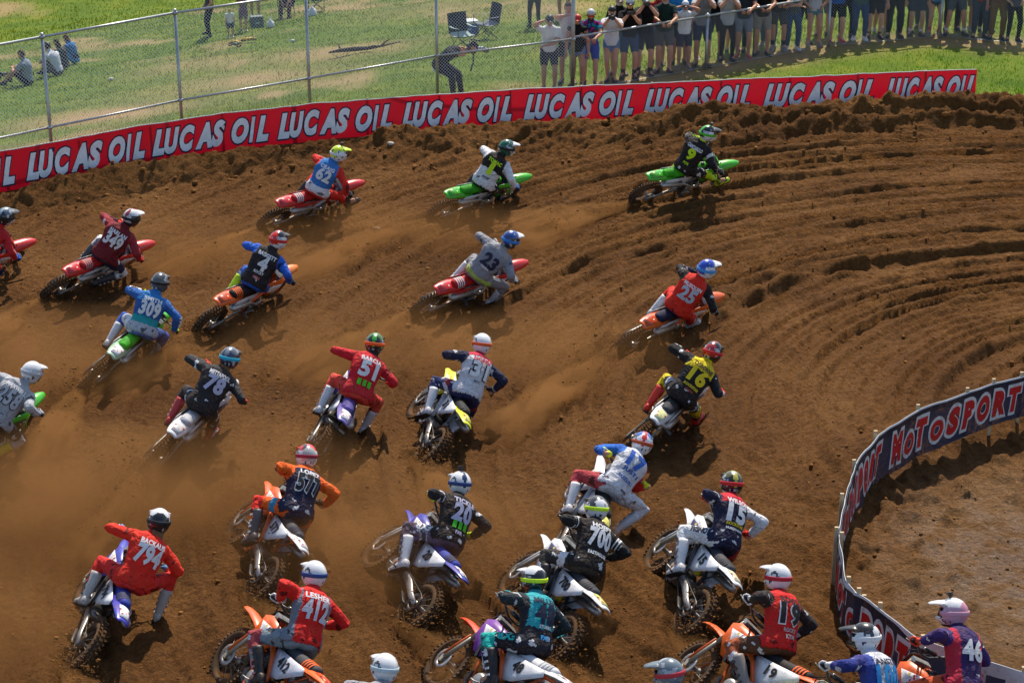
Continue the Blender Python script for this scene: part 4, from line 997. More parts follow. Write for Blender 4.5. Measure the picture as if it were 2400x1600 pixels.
# ------------------------------------------------------------------ riders and their bikes
W_, K_, RED, NAV, GRY, LGR = (0.72, 0.72, 0.73), (0.014, 0.014, 0.016), (0.60, 0.018, 0.014), (0.012, 0.016, 0.05), (0.20, 0.205, 0.22), (0.42, 0.43, 0.46)
NEON, LIME, BLUE, SKY, TEAL, ORG, MAR, YEL, PUR = (0.55, 0.80, 0.01), (0.055, 0.50, 0.015), (0.015, 0.085, 0.50), (0.03, 0.30, 0.62), (0.01, 0.34, 0.38), (0.82, 0.12, 0.01), (0.16, 0.008, 0.018), (0.75, 0.56, 0.01), (0.055, 0.025, 0.22)
FRED, SIL, LAV, DGR = (0.72, 0.025, 0.012), (0.55, 0.55, 0.56), (0.46, 0.45, 0.60), (0.05, 0.052, 0.06)
def bike_keys(kind, **kw):
    b = dict(frame=SIL, rim=(0.02, 0.02, 0.02), spring=K_, tank=K_, seat=K_, ribs=DGR, graphic=W_, side=W_, sticker=W_, plate=W_, fork=(0.34, 0.30, 0.22), guard=W_, bar=DGR, pad=K_)
    main = dict(green=LIME, red=(0.66, 0.014, 0.016), orange=ORG, white=W_, blue=(0.03, 0.045, 0.42), yellow=(0.78, 0.82, 0.01))[kind]
    b.update(shroud=main, rear=main, front=main)
    if kind == 'green': b.update(seat=LIME, ribs=(0.03, 0.3, 0.01), graphic=K_, sticker=(0.04, 0.42, 0.02), guard=LIME, frame=DGR, plate=LIME)
    if kind == 'red': b.update(seat=(0.5, 0.012, 0.014), ribs=W_, sticker=(0.55, 0.03, 0.04), plate=main, side=(0.62, 0.03, 0.03), frame=SIL, guard=(0.6, 0.02, 0.02))
    if kind == 'orange': b.update(frame=ORG, ribs=ORG, sticker=(0.5, 0.06, 0.01), graphic=W_, guard=ORG, plate=K_)
    if kind == 'white': b.update(frame=DGR, seat=DGR, graphic=(0.02, 0.03, 0.10), sticker=(0.6, 0.62, 0.6), rim=SIL, spring=YEL)
    if kind == 'blue': b.update(frame=K_, seat=(0.03, 0.05, 0.32), graphic=W_, sticker=W_, rim=(0.02, 0.03, 0.25), guard=W_)
    if kind == 'yellow': b.update(frame=SIL, seat=K_, graphic=W_, sticker=(0.6, 0.6, 0.1), rim=YEL, guard=W_, side=W_)
    b.update(kw); return b
def graphics(c, b, i, where, thr, seed):
    """Printed patches in a contrasting shade over part of a garment."""
    for q in np.where(where)[0]:
        p = b.C[i[q]]; w = noise.noise((p[0] * 13 + seed, p[1] * 13, p[2] * 13))
        if w > thr + (0.12 if c[q].mean() > 0.3 else 0.0): L = c[q].mean(); c[q] = (0.62, 0.62, 0.64) if L < 0.16 else c[q] * 0.22
def jersey(body, yoke=None, yv=0.40, side=None, su=0.115, low=None, lv=0.10, sl=None, sr=None, fl=None, fr=None, band=None, cuff=None, diag=None):
    sl = sl or body; sr = sr or sl; fl = fl or sl; fr = fr or sr
    def f(b, i):
        c = np.tile(np.array(body, float), (len(i), 1)); v, u, t, part, sg = b.v[i], b.u[i], b.t[i], b.part[i], b.sg[i]
        to = (part == 'torso') | (part == 'neck') | (part == 'thigh')
        if side: c[to & (np.abs(u) > su)] = side
        if low: c[to & (v < lv + 0.25 * np.clip(np.abs(u) - 0.06, 0, 1))] = low
        if band: c[to & (v > band[0]) & (v < band[1])] = band[2]
        if diag: c[to & (v - 0.5 * u < diag[0]) & (v - 0.5 * u > diag[1])] = diag[2]
        if yoke: c[to & (v > yv - 0.25 * np.clip(np.abs(u) - 0.08, 0, 1))] = yoke
        for s, a, fo in ((1, sl, fl), (-1, sr, fr)):
            c[(part == 'uarm') & (sg == s)] = a; c[((part == 'farm') | (part == 'hand')) & (sg == s)] = fo
            if cuff: c[(part == 'farm') & (sg == s) & (t > 0.82)] = cuff
        graphics(c, b, i, ((part == 'farm') & (t > 0.15) & (t < 0.85)) | ((part == 'uarm') & (t > 0.25) & (t < 0.6)), 0.30, body[0] * 31)
        graphics(c, b, i, to & (v < 0.06) & (v > -0.06), 0.36, body[1] * 17)
        return c
    return f
def pants(base, l=None, r=None, knee=None, hip=None, stripe=None):
    l = l or base; r = r or base
    def f(b, i):
        c = np.tile(np.array(base, float), (len(i), 1)); t, part, sg = b.t[i], b.part[i], b.sg[i]
        for s, q in ((1, l), (-1, r)): c[((part == 'thigh') | (part == 'shin')) & (sg == s)] = q
        if stripe: c[(part == 'thigh') & (np.abs(t - 0.45) < 0.10)] = stripe
        if knee: c[((part == 'thigh') & (t > 0.78)) | ((part == 'shin') & (t < 0.35))] = knee
        if hip: c[part == 'torso'] = hip
        graphics(c, b, i, (part == 'thigh') & (t > 0.2) & (t < 0.75) | (part == 'shin') & (t < 0.5), 0.28, base[2] * 23)
        return c
    return f
def hp(top, back=None, sidec=None, chin=None, stripe=None):
    back = back or top; sidec = sidec or back; chin = chin or sidec
    lum = lambda c: c[0] * 0.3 + c[1] * 0.6 + c[2] * 0.1
    acc = DGR if lum(back) > 0.25 else LGR
    def f(x, y, z):
        if x < -0.085 and -0.082 < z < -0.05 and abs(y) < 0.066 and noise.cell((y * 70, 1.0, lum(top) * 9)) > 0.35: return acc
        if z > -0.02 and noise.noise((x * 13 + lum(top) * 20, y * 13, z * 11)) > 0.42: return acc
        if abs(y) > 0.09 and noise.noise((x * 17, y * 9 + lum(back) * 30, z * 17)) > 0.30: return acc
        if stripe and abs(y) < 0.026 and z > -0.03: return stripe
        if z > 0.075 and x > -0.10: return top
        if x > 0.06 and z < -0.02: return chin
        if abs(y) > 0.085 - 0.3 * z * 0.2 and x < 0.08: return sidec
        if z < -0.055: return sidec
        return back
    return f
# n, name, X, Y, psi, lean, steer, tau, rho, hip_x, jersey, pants, number colour, outline, name colour, helmet pattern, visor, strap, gloves, boots, buckles, bike, right foot (pixel, height), words, label bits
T = []
def rider(*a, **k): T.append((a, k))
rider('9', 'CIANCIARULO', 2.91, 35.69, 33, 41, 1, 22, -20, -0.22, jersey(K_, sl=K_, fl=NEON, yoke=NEON, yv=0.56, low=K_), pants(K_, knee=NEON), NEON, None, W_, hp(K_, K_, W_, W_, LIME), K_, LIME, K_, NEON, K_,
      bike_keys('green'), (1690, 430, 0.30), [('FOX', 0.10, 0.05, NEON)], sleeve='FOX', sleeve_c=K_, cam=1, who='rider in black and neon yellow kit with number 9', bl='lime green motocross bike with a number 9 side plate', yaw=-25)
rider('1', 'TOMAC', -0.85, 35.05, 43, 42, 3, 30, -21, -0.18, jersey(W_, yoke=K_, yv=0.27, sl=W_, side=None), pants(K_, knee=(0.10, 0.11, 0.12)), NEON, None, NEON, hp((0.01, 0.10, 0.05), (0.01, 0.12, 0.06), (0.015, 0.08, 0.05), W_), W_, K_, (0.10, 0.22, 0.50), K_, GRY,
      bike_keys('green', seat=(0.04, 0.40, 0.015)), (1172, 462, 0.18), [('////', 0.10, 0.05, K_)], who='rider in white kit with black shoulders and neon number 1', bl='lime green motocross bike under the number 1 rider', yaw=-25)
rider('62', 'CRAIG', -3.84, 34.62, 47, 44, 2, 32, -26, -0.14, jersey((0.03, 0.19, 0.52), low=W_, lv=0.06, side=None, sl=FRED, fl=W_, yoke=None), pants(FRED, knee=FRED), W_, None, W_, hp((0.62, 0.80, 0.02), (0.62, 0.80, 0.02), W_, W_, None), (0.62, 0.85, 0.01), W_, K_, K_, DGR,
      bike_keys('red'), (815, 476, 0.22), [], cam=1, who='rider in blue jersey and red pants with number 62', bl='red motocross bike under the blue number 62 jersey', yaw=-20, sleeve='GEICO')
rider('4', 'BAGGETT', -4.43, 29.78, 59, 39, 0, 36, -20, -0.16, jersey((0.016, 0.016, 0.02), sl=(0.012, 0.11, 0.55), fl=(0.012, 0.11, 0.55)), pants((0.015, 0.09, 0.42), knee=(0.02, 0.06, 0.25)), W_, None, W_, hp(K_, FRED, W_, K_, FRED), K_, RED, K_, NEON, (0.5, 0.55, 0.3),
      bike_keys('orange', front=(0.9, 0.22, 0.02)), (622, 692, 0.16), [('ROCKY', 0.14, 0.045, W_), ('KTM', 0.05, 0.05, (0.5, 0.1, 0.08))], who='rider in black vest jersey and blue sleeves with number 4', bl='orange motocross bike with black and orange striped seat')
rider('23', '', -0.96, 30.38, 46, 47, 2, 32, -15, -0.16, jersey((0.26, 0.26, 0.29), yoke=(0.34, 0.34, 0.36), yv=0.47, low=(0.40, 0.50, 0.10), lv=-0.02), pants((0.26, 0.26, 0.28)), NAV, None, NAV, hp((0.02, 0.07, 0.30), (0.02, 0.05, 0.22), K_, W_, None), W_, (0.02, 0.20, 0.6), LGR, W_, LGR,
      bike_keys('red'), (1152, 704, 0.14), [('HONDA', 0.16, 0.04, W_)], who='rider in all grey kit with dark number 23', bl='red motocross bike under the grey number 23 jersey')
rider('25', 'MUSQUIN', 2.07, 28.96, 49, 44, 8, 18, -17, -0.22, jersey(FRED, yoke=None, sl=K_, fl=NAV), pants(FRED, hip=NAV), (0.42, 0.50, 0.58), None, W_, hp((0.02, 0.06, 0.42), (0.02, 0.07, 0.45), W_, W_, None), W_, (0.05, 0.30, 0.7), K_, W_, GRY,
      bike_keys('orange', seat=NAV, ribs=NAV, rear=ORG, side=W_), (1615, 760, 0.16), [], who='rider in red vest jersey with black sleeves and number 25', bl='orange and white motocross bike under the number 25 rider', yaw=-25)
rider('16', 'OSBORNE', 1.79, 25.35, 63, 38, 4, 46, -10, -0.24, jersey(K_, yoke=YEL, yv=0.37, sl=K_), pants(K_, knee=YEL, stripe=LGR), YEL, None, K_, hp(K_, (0.40, 0.02, 0.02), K_, FRED, (0.3, 0.02, 0.02)), K_, RED, FRED, FRED, (0.5, 0.05, 0.05),
      bike_keys('white', sticker=(0.6, 0.62, 0.3)), (1628, 988, 0.14), [('ROCKSTAR', 0.12, 0.04, YEL), ('ALPINE', 0.06, 0.03, (0.4, 0.05, 0.03))], sleeve='FLY', who='rider in black kit with yellow shoulders and number 16', bl='white motocross bike under the black and yellow number 16 jersey')
rider('349', 'HARLAN', -7.03, 31.21, 57, 47, 6, 30, -19, -0.18, jersey(MAR, sl=(0.30, 0.02, 0.03), fl=(0.08, 0.01, 0.03)), pants(NAV, knee=W_), W_, None, W_, hp(W_, (0.45, 0.45, 0.46), K_, W_, (0.3, 0.03, 0.03)), W_, K_, FRED, DGR, W_,
      bike_keys('red', ribs=(0.5, 0.3, 0.3), side=(0.6, 0.6, 0.62)), None, [], who='rider in maroon jersey with white number 349', bl='red motocross bike under the maroon number 349 jersey')
rider('309', 'SMITH', -6.01, 27.70, 75, 43, 7, 38, -26, -0.12, jersey((0.02, 0.10, 0.34), yoke=(0.02, 0.20, 0.52), yv=0.40, band=(0.06, 0.17, TEAL), low=(0.45, 0.48, 0.55), lv=0.06, sl=(0.02, 0.12, 0.40), fl=NAV), pants((0.05, 0.11, 0.36), l=W_, knee=(0.04, 0.10, 0.40), hip=(0.10, 0.16, 0.40)), W_, None, W_, hp(DGR, (0.08, 0.085, 0.09), (0.06, 0.06, 0.065), NEON, None), K_, K_, NEON, W_, (0.45, 0.12, 0.05),
      bike_keys('green', rear=(0.35, 0.55, 0.35), sticker=W_, rim=W_), (364, 824, 0.14), [], sleeve='FXR', who='rider in blue and turquoise jersey with number 309', bl='green and white motocross bike under the blue number 309 jersey')
rider('78', 'METTAPOOL', -4.61, 24.84, 73, 38, 5, 44, -13, -0.22, jersey((0.022, 0.021, 0.024), sl=(0.03, 0.03, 0.033)), pants((0.025, 0.023, 0.025), knee=(0.05, 0.03, 0.03)), LAV, None, W_, hp((0.10, 0.12, 0.16), (0.03, 0.05, 0.10), NAV, DGR, (0.18, 0.20, 0.24)), DGR, (0.02, 0.42, 0.60), (0.75, 0.06, 0.04), (0.62, 0.05, 0.05), W_,
      bike_keys('white', seat=LGR, ribs=W_, side=W_, sticker=SIL), (490, 1018, 0.14), [], hair=(0.16, 0.08, 0.03), who='rider in black kit and red boots with number 78', bl='white motocross bike under the black number 78 jersey')
rider('258', 'MAXWELL', -7.15, 24.37, 65, 33, -5, 47, -6, -0.08, jersey((0.36, 0.37, 0.40), sl=LGR, fl=K_), pants(K_, knee=LGR), (0.42, 0.43, 0.46), K_, W_, hp(W_, W_, (0.5, 0.5, 0.5), (0.08, 0.5, 0.03), None), W_, LGR, LGR, YEL, K_,
      bike_keys('green'), None, [], who='rider in pale grey jersey with number 258', bl='green motocross bike under the pale grey number 258 jersey')
rider('51', 'BARCIA', -2.71, 25.17, 85, 40, -2, 46, -16, -0.21, jersey((0.58, 0.012, 0.022), fl=(0.55, 0.02, 0.03), low=(0.60, 0.02, 0.03)), pants((0.72, 0.05, 0.03), knee=(0.70, 0.08, 0.05)), W_, None, W_, hp((0.05, 0.14, 0.02), K_, (0.05, 0.03, 0.02), K_, (0.05, 0.35, 0.03)), K_, (0.85, 0.10, 0.01), (0.75, 0.04, 0.03), W_, (0.35, 0.33, 0.32),
      bike_keys('blue', seat=(0.14, 0.10, 0.36), rear=(0.16, 0.12, 0.40), ribs=(0.10, 0.08, 0.3)), (855, 998, 0.14), [('III', 0.09, 0.09, LIME)], hair=(0.02, 0.02, 0.02), who='rider in red kit and white boots with number 51', bl='purple blue motocross bike under the red number 51 jersey')
rider('31', 'NOREN', -1.38, 25.23, 96, 48, 1, 42, -18, -0.08, jersey((0.60, 0.60, 0.64), yoke=(0.62, 0.02, 0.06), yv=0.47, sl=NAV, fl=NAV, side=None), pants((0.018, 0.025, 0.10), stripe=(0.3, 0.02, 0.03)), W_, K_, (0.5, 0.02, 0.05), hp(W_, W_, W_, (0.5, 0.6, 0.1), None), W_, (0.70, 0.10, 0.02), NAV, W_, GRY,
      bike_keys('yellow'), None, [('MOTO', 0.12, 0.03, DGR)], who='rider in white jersey with red shoulders and number 31', bl='neon yellow motocross bike under the white number 31 jersey')
rider('577', 'LOPEZ', -3.29, 21.48, 106, 46, 2, 48, -13, -0.09, jersey(NAV, sl=ORG, fl=FRED, yoke=ORG, yv=0.49), pants(ORG, hip=NAV, stripe=(0.04, 0.25, 0.40), knee=FRED), K_, W_, W_, hp(FRED, (0.42, 0.40, 0.38), W_, W_, None), FRED, (0.30, 0.015, 0.04), K_, DGR, W_,
      bike_keys('orange', rear=W_, side=(0.60, 0.62, 0.66), sticker=W_, seat=DGR, ribs=NAV), None, [], who='rider in navy vest jersey with orange sleeves and number 577', bl='orange motocross bike with white rear fender under the number 577 rider')
rider('20', 'TICKLE', -1.54, 20.81, 109, 52, 6, 44, -13, -0.08, jersey((0.018, 0.016, 0.017), sl=(0.02, 0.018, 0.02), band=None), pants((0.09, 0.06, 0.09), l=(0.14, 0.10, 0.16), knee=(0.09, 0.06, 0.08), stripe=(0.3, 0.3, 0.36)), LAV, None, LAV, hp(W_, W_, W_, PUR, (0.02, 0.03, 0.09)), W_, (0.02, 0.05, 0.18), NEON, W_, GRY,
      bike_keys('blue', rear=(0.06, 0.07, 0.40), sticker=W_), None, [('III', 0.13, 0.09, LIME), ('FXR', 0.04, 0.045, LAV)], thigh='FXR', thigh_c=W_, cam=1, who='rider in black kit and white boots with number 20', bl='blue motocross bike under the black number 20 jersey')
rider('17', '', 0.49, 22.38, 85, 46, -6, 50, -2, -0.01, jersey((0.66, 0.66, 0.70), sl=(0.02, 0.14, 0.55), sr=FRED, fl=(0.02, 0.14, 0.55), fr=FRED), pants(W_, l=(0.45, 0.05, 0.06), r=W_, hip=(0.55, 0.56, 0.60)), (0.02, 0.10, 0.45), None, None, hp((0.03, 0.12, 0.45), W_, W_, W_, (0.6, 0.03, 0.03)), W_, (0.40, 0.07, 0.02), (0.75, 0.80, 0.02), W_, GRY,
      bike_keys('yellow', shroud=W_, front=W_), (1446, 1240, 0.16), [('JUST1', 0.20, 0.07, (0.02, 0.08, 0.35)), ('SUZUKI', 0.09, 0.05, (0.02, 0.08, 0.35))], nv=0.36, ep=-0.9, who='rider with one blue and one red sleeve and number 17', bl='yellow motocross bike under the white number 17 jersey')
rider('700', 'HOEFT', 0.09, 20.06, 107, 45, 8, 45, -8, -0.13, jersey(K_, cuff=None), pants((0.04, 0.035, 0.03), stripe=W_), W_, None, W_, hp((0.05, 0.05, 0.05), W_, W_, W_, None), DGR, (0.60, 0.85, 0.02), K_, K_, DGR,
      bike_keys('white', sticker=(0.6, 0.58, 0.15), ribs=DGR), None, [('FASTHOUSE', 0.10, 0.045, W_)], stripes=1, who='rider in black kit with white number 700', bl='white motocross bike with yellow trim under the number 700 rider')
rider('15', 'WILSON', 1.69, 20.65, 99, 44, 3, 48, -14, -0.07, jersey(NAV, yoke=(0.60, 0.012, 0.03), yv=0.42, side=None, low=NAV, sl=NAV, sr=W_, fr=W_, fl=NAV), pants(FRED, l=W_, r=(0.5, 0.02, 0.03), hip=NAV, knee=None), W_, None, W_, hp((0.10, 0.10, 0.03), K_, K_, K_, (0.4, 0.36, 0.05)), K_, (0.55, 0.015, 0.02), FRED, W_, GRY,
      bike_keys('white', sticker=(0.62, 0.62, 0.40), seat=DGR), None, [('ROCKSTAR', 0.15, 0.04, YEL), ('HUSQVARNA', 0.09, 0.035, W_)], thigh='ONEAL', thigh_c=NAV, who='rider in navy jersey with red shoulders and number 15', bl='white motocross bike with grey seat under the number 15 rider')
rider('794', 'BACKAUS', -4.97, 20.06, 97, 46, 4, 38, -12, -0.22, jersey((0.72, 0.022, 0.012), sl=(0.74, 0.03, 0.012)), pants((0.70, 0.025, 0.02)), W_, None, W_, hp(W_, K_, (0.02, 0.022, 0.025), K_, None), W_, K_, (0.15, 0.42, 0.75), (0.45, 0.43, 0.40), DGR,
      bike_keys('blue', sticker=W_, rear=(0.03, 0.03, 0.40)), (372, 1434, 0.16), [], hair=(0.22, 0.10, 0.04), who='rider in plain red kit with number 794 and long brown hair', bl='blue motocross bike with white tail under the number 794 rider')
rider('412', 'LESHER', -2.85, 18.31, 118, 43, -1, 36, -6, -0.07, jersey((0.66, 0.014, 0.012), side=(0.16, 0.19, 0.24), su=0.15), pants((0.20, 0.25, 0.29), knee=(0.35, 0.05, 0.06)), (0.55, 0.54, 0.60), None, W_, hp(W_, W_, W_, W_, None), W_, (0.02, 0.06, 0.22), W_, K_, (0.5, 0.20, 0.22),
      bike_keys('orange', side=(0.6, 0.6, 0.66), seat=DGR, sticker=(0.7, 0.08, 0.01), rear=(0.86, 0.14, 0.01)), None, [], who='rider in red jersey and grey pants with number 412', bl='bright orange motocross bike with a number 412 side plate')
rider('48', 'MILLER', -0.48, 18.28, 124, 48, 11, 38, -12, -0.12, jersey((0.02, 0.36, 0.41), side=(0.014, 0.018, 0.03), su=0.165, low=(0.014, 0.018, 0.03), lv=0.13, sl=(0.016, 0.03, 0.04), fl=(0.016, 0.02, 0.03)), pants((0.014, 0.015, 0.025), knee=(0.01, 0.42, 0.36)), NAV, None, NAV, hp(W_, K_, K_, K_, None), W_, (0.62, 0.88, 0.02), (0.3, 0.3, 0.32), K_, W_,
      bike_keys('orange', shroud=(0.20, 0.05, 0.36), side=W_, rear=W_, seat=W_, ribs=LGR, graphic=W_, front=(0.80, 0.07, 0.01), sticker=W_), None, [('STUBBS', 0.15, 0.035, W_), ('FXR', 0.03, 0.05, (0.03, 0.35, 0.75))], sleeve='FXR', sleeve_c=(0.02, 0.5, 0.58), thigh='FXR', thigh_c=(0.01, 0.45, 0.40), who='rider in teal and black kit with number 48', bl='white and orange motocross bike with a number 48 side plate')
rider('19', 'BOGLE', 2.14, 18.08, 123, 44, 15, 34, -10, -0.03, jersey((0.62, 0.014, 0.014), sl=(0.018, 0.016, 0.018)), pants((0.10, 0.04, 0.02), knee=(0.35, 0.08, 0.03)), K_, W_, K_, hp(W_, W_, W_, W_, None), W_, (0.45, 0.012, 0.03), W_, (0.25, 0.22, 0.2), DGR,
      bike_keys('orange', seat=K_), None, [('ROCKY', 0.12, 0.045, (0.4, 0.35, 0.35)), ('KTM', 0.05, 0.05, (0.4, 0.35, 0.35))], who='rider in plain red vest jersey and white helmet with number 19', bl='orange motocross bike under the red number 19 jersey')
rider('100', 'ANSTIE', 3.03, 16.63, 140, 35, 12, 32, -2, -0.20, jersey((0.60, 0.62, 0.68), sl=(0.016, 0.03, 0.20), side=(0.03, 0.06, 0.30), su=0.13), pants((0.03, 0.05, 0.2)), (0.02, 0.25, 0.6), None, NAV, hp(K_, W_, W_, K_, None), K_, W_, W_, W_, GRY,
      bike_keys('yellow'), None, [], who='rider in blue and white kit reaching for the bars beside the dark banner', bl='yellow motocross bike under the blue and white rider', yaw=10)
rider('46', '', 3.96, 17.23, 131, 32, 7, 34, 2, -0.15, jersey((0.035, 0.018, 0.10), side=(0.5, 0.02, 0.05), su=0.12, sl=(0.04, 0.02, 0.13)), pants((0.30, 0.32, 0.45), l=(0.6, 0.08, 0.02), hip=PUR), W_, None, W_, hp(W_, (0.6, 0.25, 0.35), (0.5, 0.3, 0.4), W_, None), W_, (0.6, 0.3, 0.4), (0.8, 0.06, 0.03), W_, GRY,
      bike_keys('orange', front=(0.85, 0.08, 0.01)), None, [], cam=1, who='rider in dark purple kit with white and pink helmet', bl='orange motocross bike under the dark purple rider', yaw=10)
rider('33', '', -9.01, 31.31, 55, 46, 3, 28, -19, -0.18, jersey((0.55, 0.015, 0.02), fl=NAV), pants(FRED, knee=NAV), W_, None, W_, hp((0.10, 0.14, 0.18), K_, K_, W_, (0.3, 0.4, 0.45)), DGR, K_, (0.03, 0.18, 0.65), W_, GRY,
      bike_keys('red'), None, [], who='rider in red jersey and blue gloves leaning beside the maroon rider', bl='red motocross bike under the rider with blue gloves')
rider('50', '', -2.07, 16.41, 112, 45, 0, 38, -10, -0.1, jersey((0.3, 0.3, 0.33)), pants(GRY), K_, None, K_, hp(W_, W_, (0.55, 0.62, 0.68), W_, None), W_, (0.45, 0.55, 0.6), W_, W_, GRY,
      bike_keys('white'), None, [], who='rider with white and pale blue helmet following the red 412 jersey', bl='white motocross bike following the bright orange bike')
rider('88', '', 1.36, 16.06, 150, 40, 5, 38, -10, -0.1, jersey((0.12, 0.13, 0.15)), pants(DGR), W_, None, W_, hp((0.14, 0.18, 0.21), (0.14, 0.18, 0.21), (0.16, 0.20, 0.23), GRY, None), (0.16, 0.20, 0.23), (0.55, 0.03, 0.05), K_, K_, GRY,
      bike_keys('white'), None, [], who='rider with grey helmet and red goggle strap following the 19 jersey', bl='white motocross bike following the orange number 19 bike')

SHOWN = {'50': False, '88': False, '33': False}
jobs = []
for a, k in T:
    (n, nm, X, Y, psi, lean, st, tau, rho, hx, jf, pf, nc, no, nmc, hpat, vis, strap, glove, boot, buck, bk, rfoot, words) = a
    psi, lean, st, tau, rho = (R(q) for q in (psi, lean, st, tau, rho))
    Mw = Matrix.Translation((X, Y, ground(X, Y) - 0.085)) @ Matrix.Rotation(psi, 4, 'Z') @ Matrix.Rotation(lean, 4, 'X')
    SM = steer_matrix(st); J = {}
    hip = Vector((hx, 0.0, 1.055)); td = Vector((math.sin(tau) * math.cos(rho), -math.sin(rho), math.cos(tau) * math.cos(rho))).normalized()
    lat = (Vector((0, 1, 0)) - td * td.y).normalized(); back = td.cross(lat).normalized()
    if back.x > 0: back = -back
    tw = Matrix.Rotation(R(max(-20, min(25, (90 - math.degrees(psi)) * 0.45))), 3, td); lat, back = tw @ lat, tw @ back
    J.update(hip=hip, td=td, lat=lat, back=back)
    wup = Vector((0, math.sin(lean), math.cos(lean))); hu = (wup * 0.55 + td * 0.45).normalized()
    yaw = R(k.get('yaw', -12)); hf = Vector((math.cos(yaw), math.sin(yaw), -0.30)); hf = (hf - hu * hf.dot(hu)).normalized()
    J['head'] = hip + td * 0.66 + Vector((0.06, 0, 0.03)); J['hf'], J['hu'] = hf, hu
    J['shoulder'], J['elbow'], J['wrist'], J['hipj'], J['knee'], J['ankle'], J['foot'] = ({} for _ in range(7)); gm = {}; bmx = {}
    for s in (1, -1):
        S = hip + td * 0.45 + lat * (0.192 * s) - back * 0.02
        G = SM @ GRIP[s]; gy = (SM.to_3x3() @ Vector((-0.028, 0.115 * s, 0.009))).normalized() * s
        pole = lat * (0.85 * s) + (Vector((-0.40, 0, 0.02)) if s == 1 else Vector((-0.55, 0, -0.15))) + Vector((0, 0, k.get('ep', 0)))
        E, Wt = ik(S, G + Vector((-0.085, 0.0, 0.035)), 0.295, 0.255, pole)
        J['shoulder'][s], J['elbow'][s], J['wrist'][s] = S, E, Wt
        fx = (G - Wt); fx = (fx - gy * fx.dot(gy)).normalized(); gz = fx.cross(gy)
        gm[s] = M4(Matrix((fx, gy, gz)).transposed(), G)
        hj = hip + lat * (0.10 * s) - td * 0.03; fd = Vector((1, 0.12 * s, -0.10)).normalized()
        ank = Vector((-0.145, 0.225 * s, 0.515)); kp = Vector((1.0, 0.55 * s, 0.35))
        if s == -1 and rfoot is not None:
            ank = Mw.inverted() @ (P(rfoot[0], rfoot[1], rfoot[2])); kp = Vector((0.7, -0.35, 1.0))
        K, A = ik(hj, ank, 0.44, 0.44, kp)
        sh = (K - A).normalized(); fd = fd - sh * fd.dot(sh) * 0.92; fd.normalize()
        J['hipj'][s], J['knee'][s], J['ankle'][s], J['foot'][s] = hj, K, A, A + fd * 0.15
        bmx[s] = M4(frame(fd, sh), A)
    jobs.append((a, k, Mw, st, Body(J, 1.0, 0.0205, 1.06, True, 1.10), gm, bmx))
    if nm: _need_text(nm, 0.045)
    _need_text(n, 0.05, 0.0, 0.13 if no else 0.05); _need_text(n, 0.095, 0.0, 0.13)
    for w in words: _need_text(w[0], 0.045)
    for q in ('sleeve', 'thigh'):
        if k.get(q): _need_text(k[q], 0.045)
bake_bodies(); bake_texts()
def lay(bv, pts, origin, ax, ay, nrm, lift=0.004, reach=0.35):
    out = []
    for x, y in pts:
        p = origin + ax * x + ay * y; h = bv.ray_cast(p + nrm * reach, -nrm, reach + 0.3)
        if h[0] is None: h = bv.find_nearest(p + nrm * 0.1)
        q = h[1] if h[1].dot(nrm) > 0 else nrm
        out.append(h[0] + q * lift)
    return out
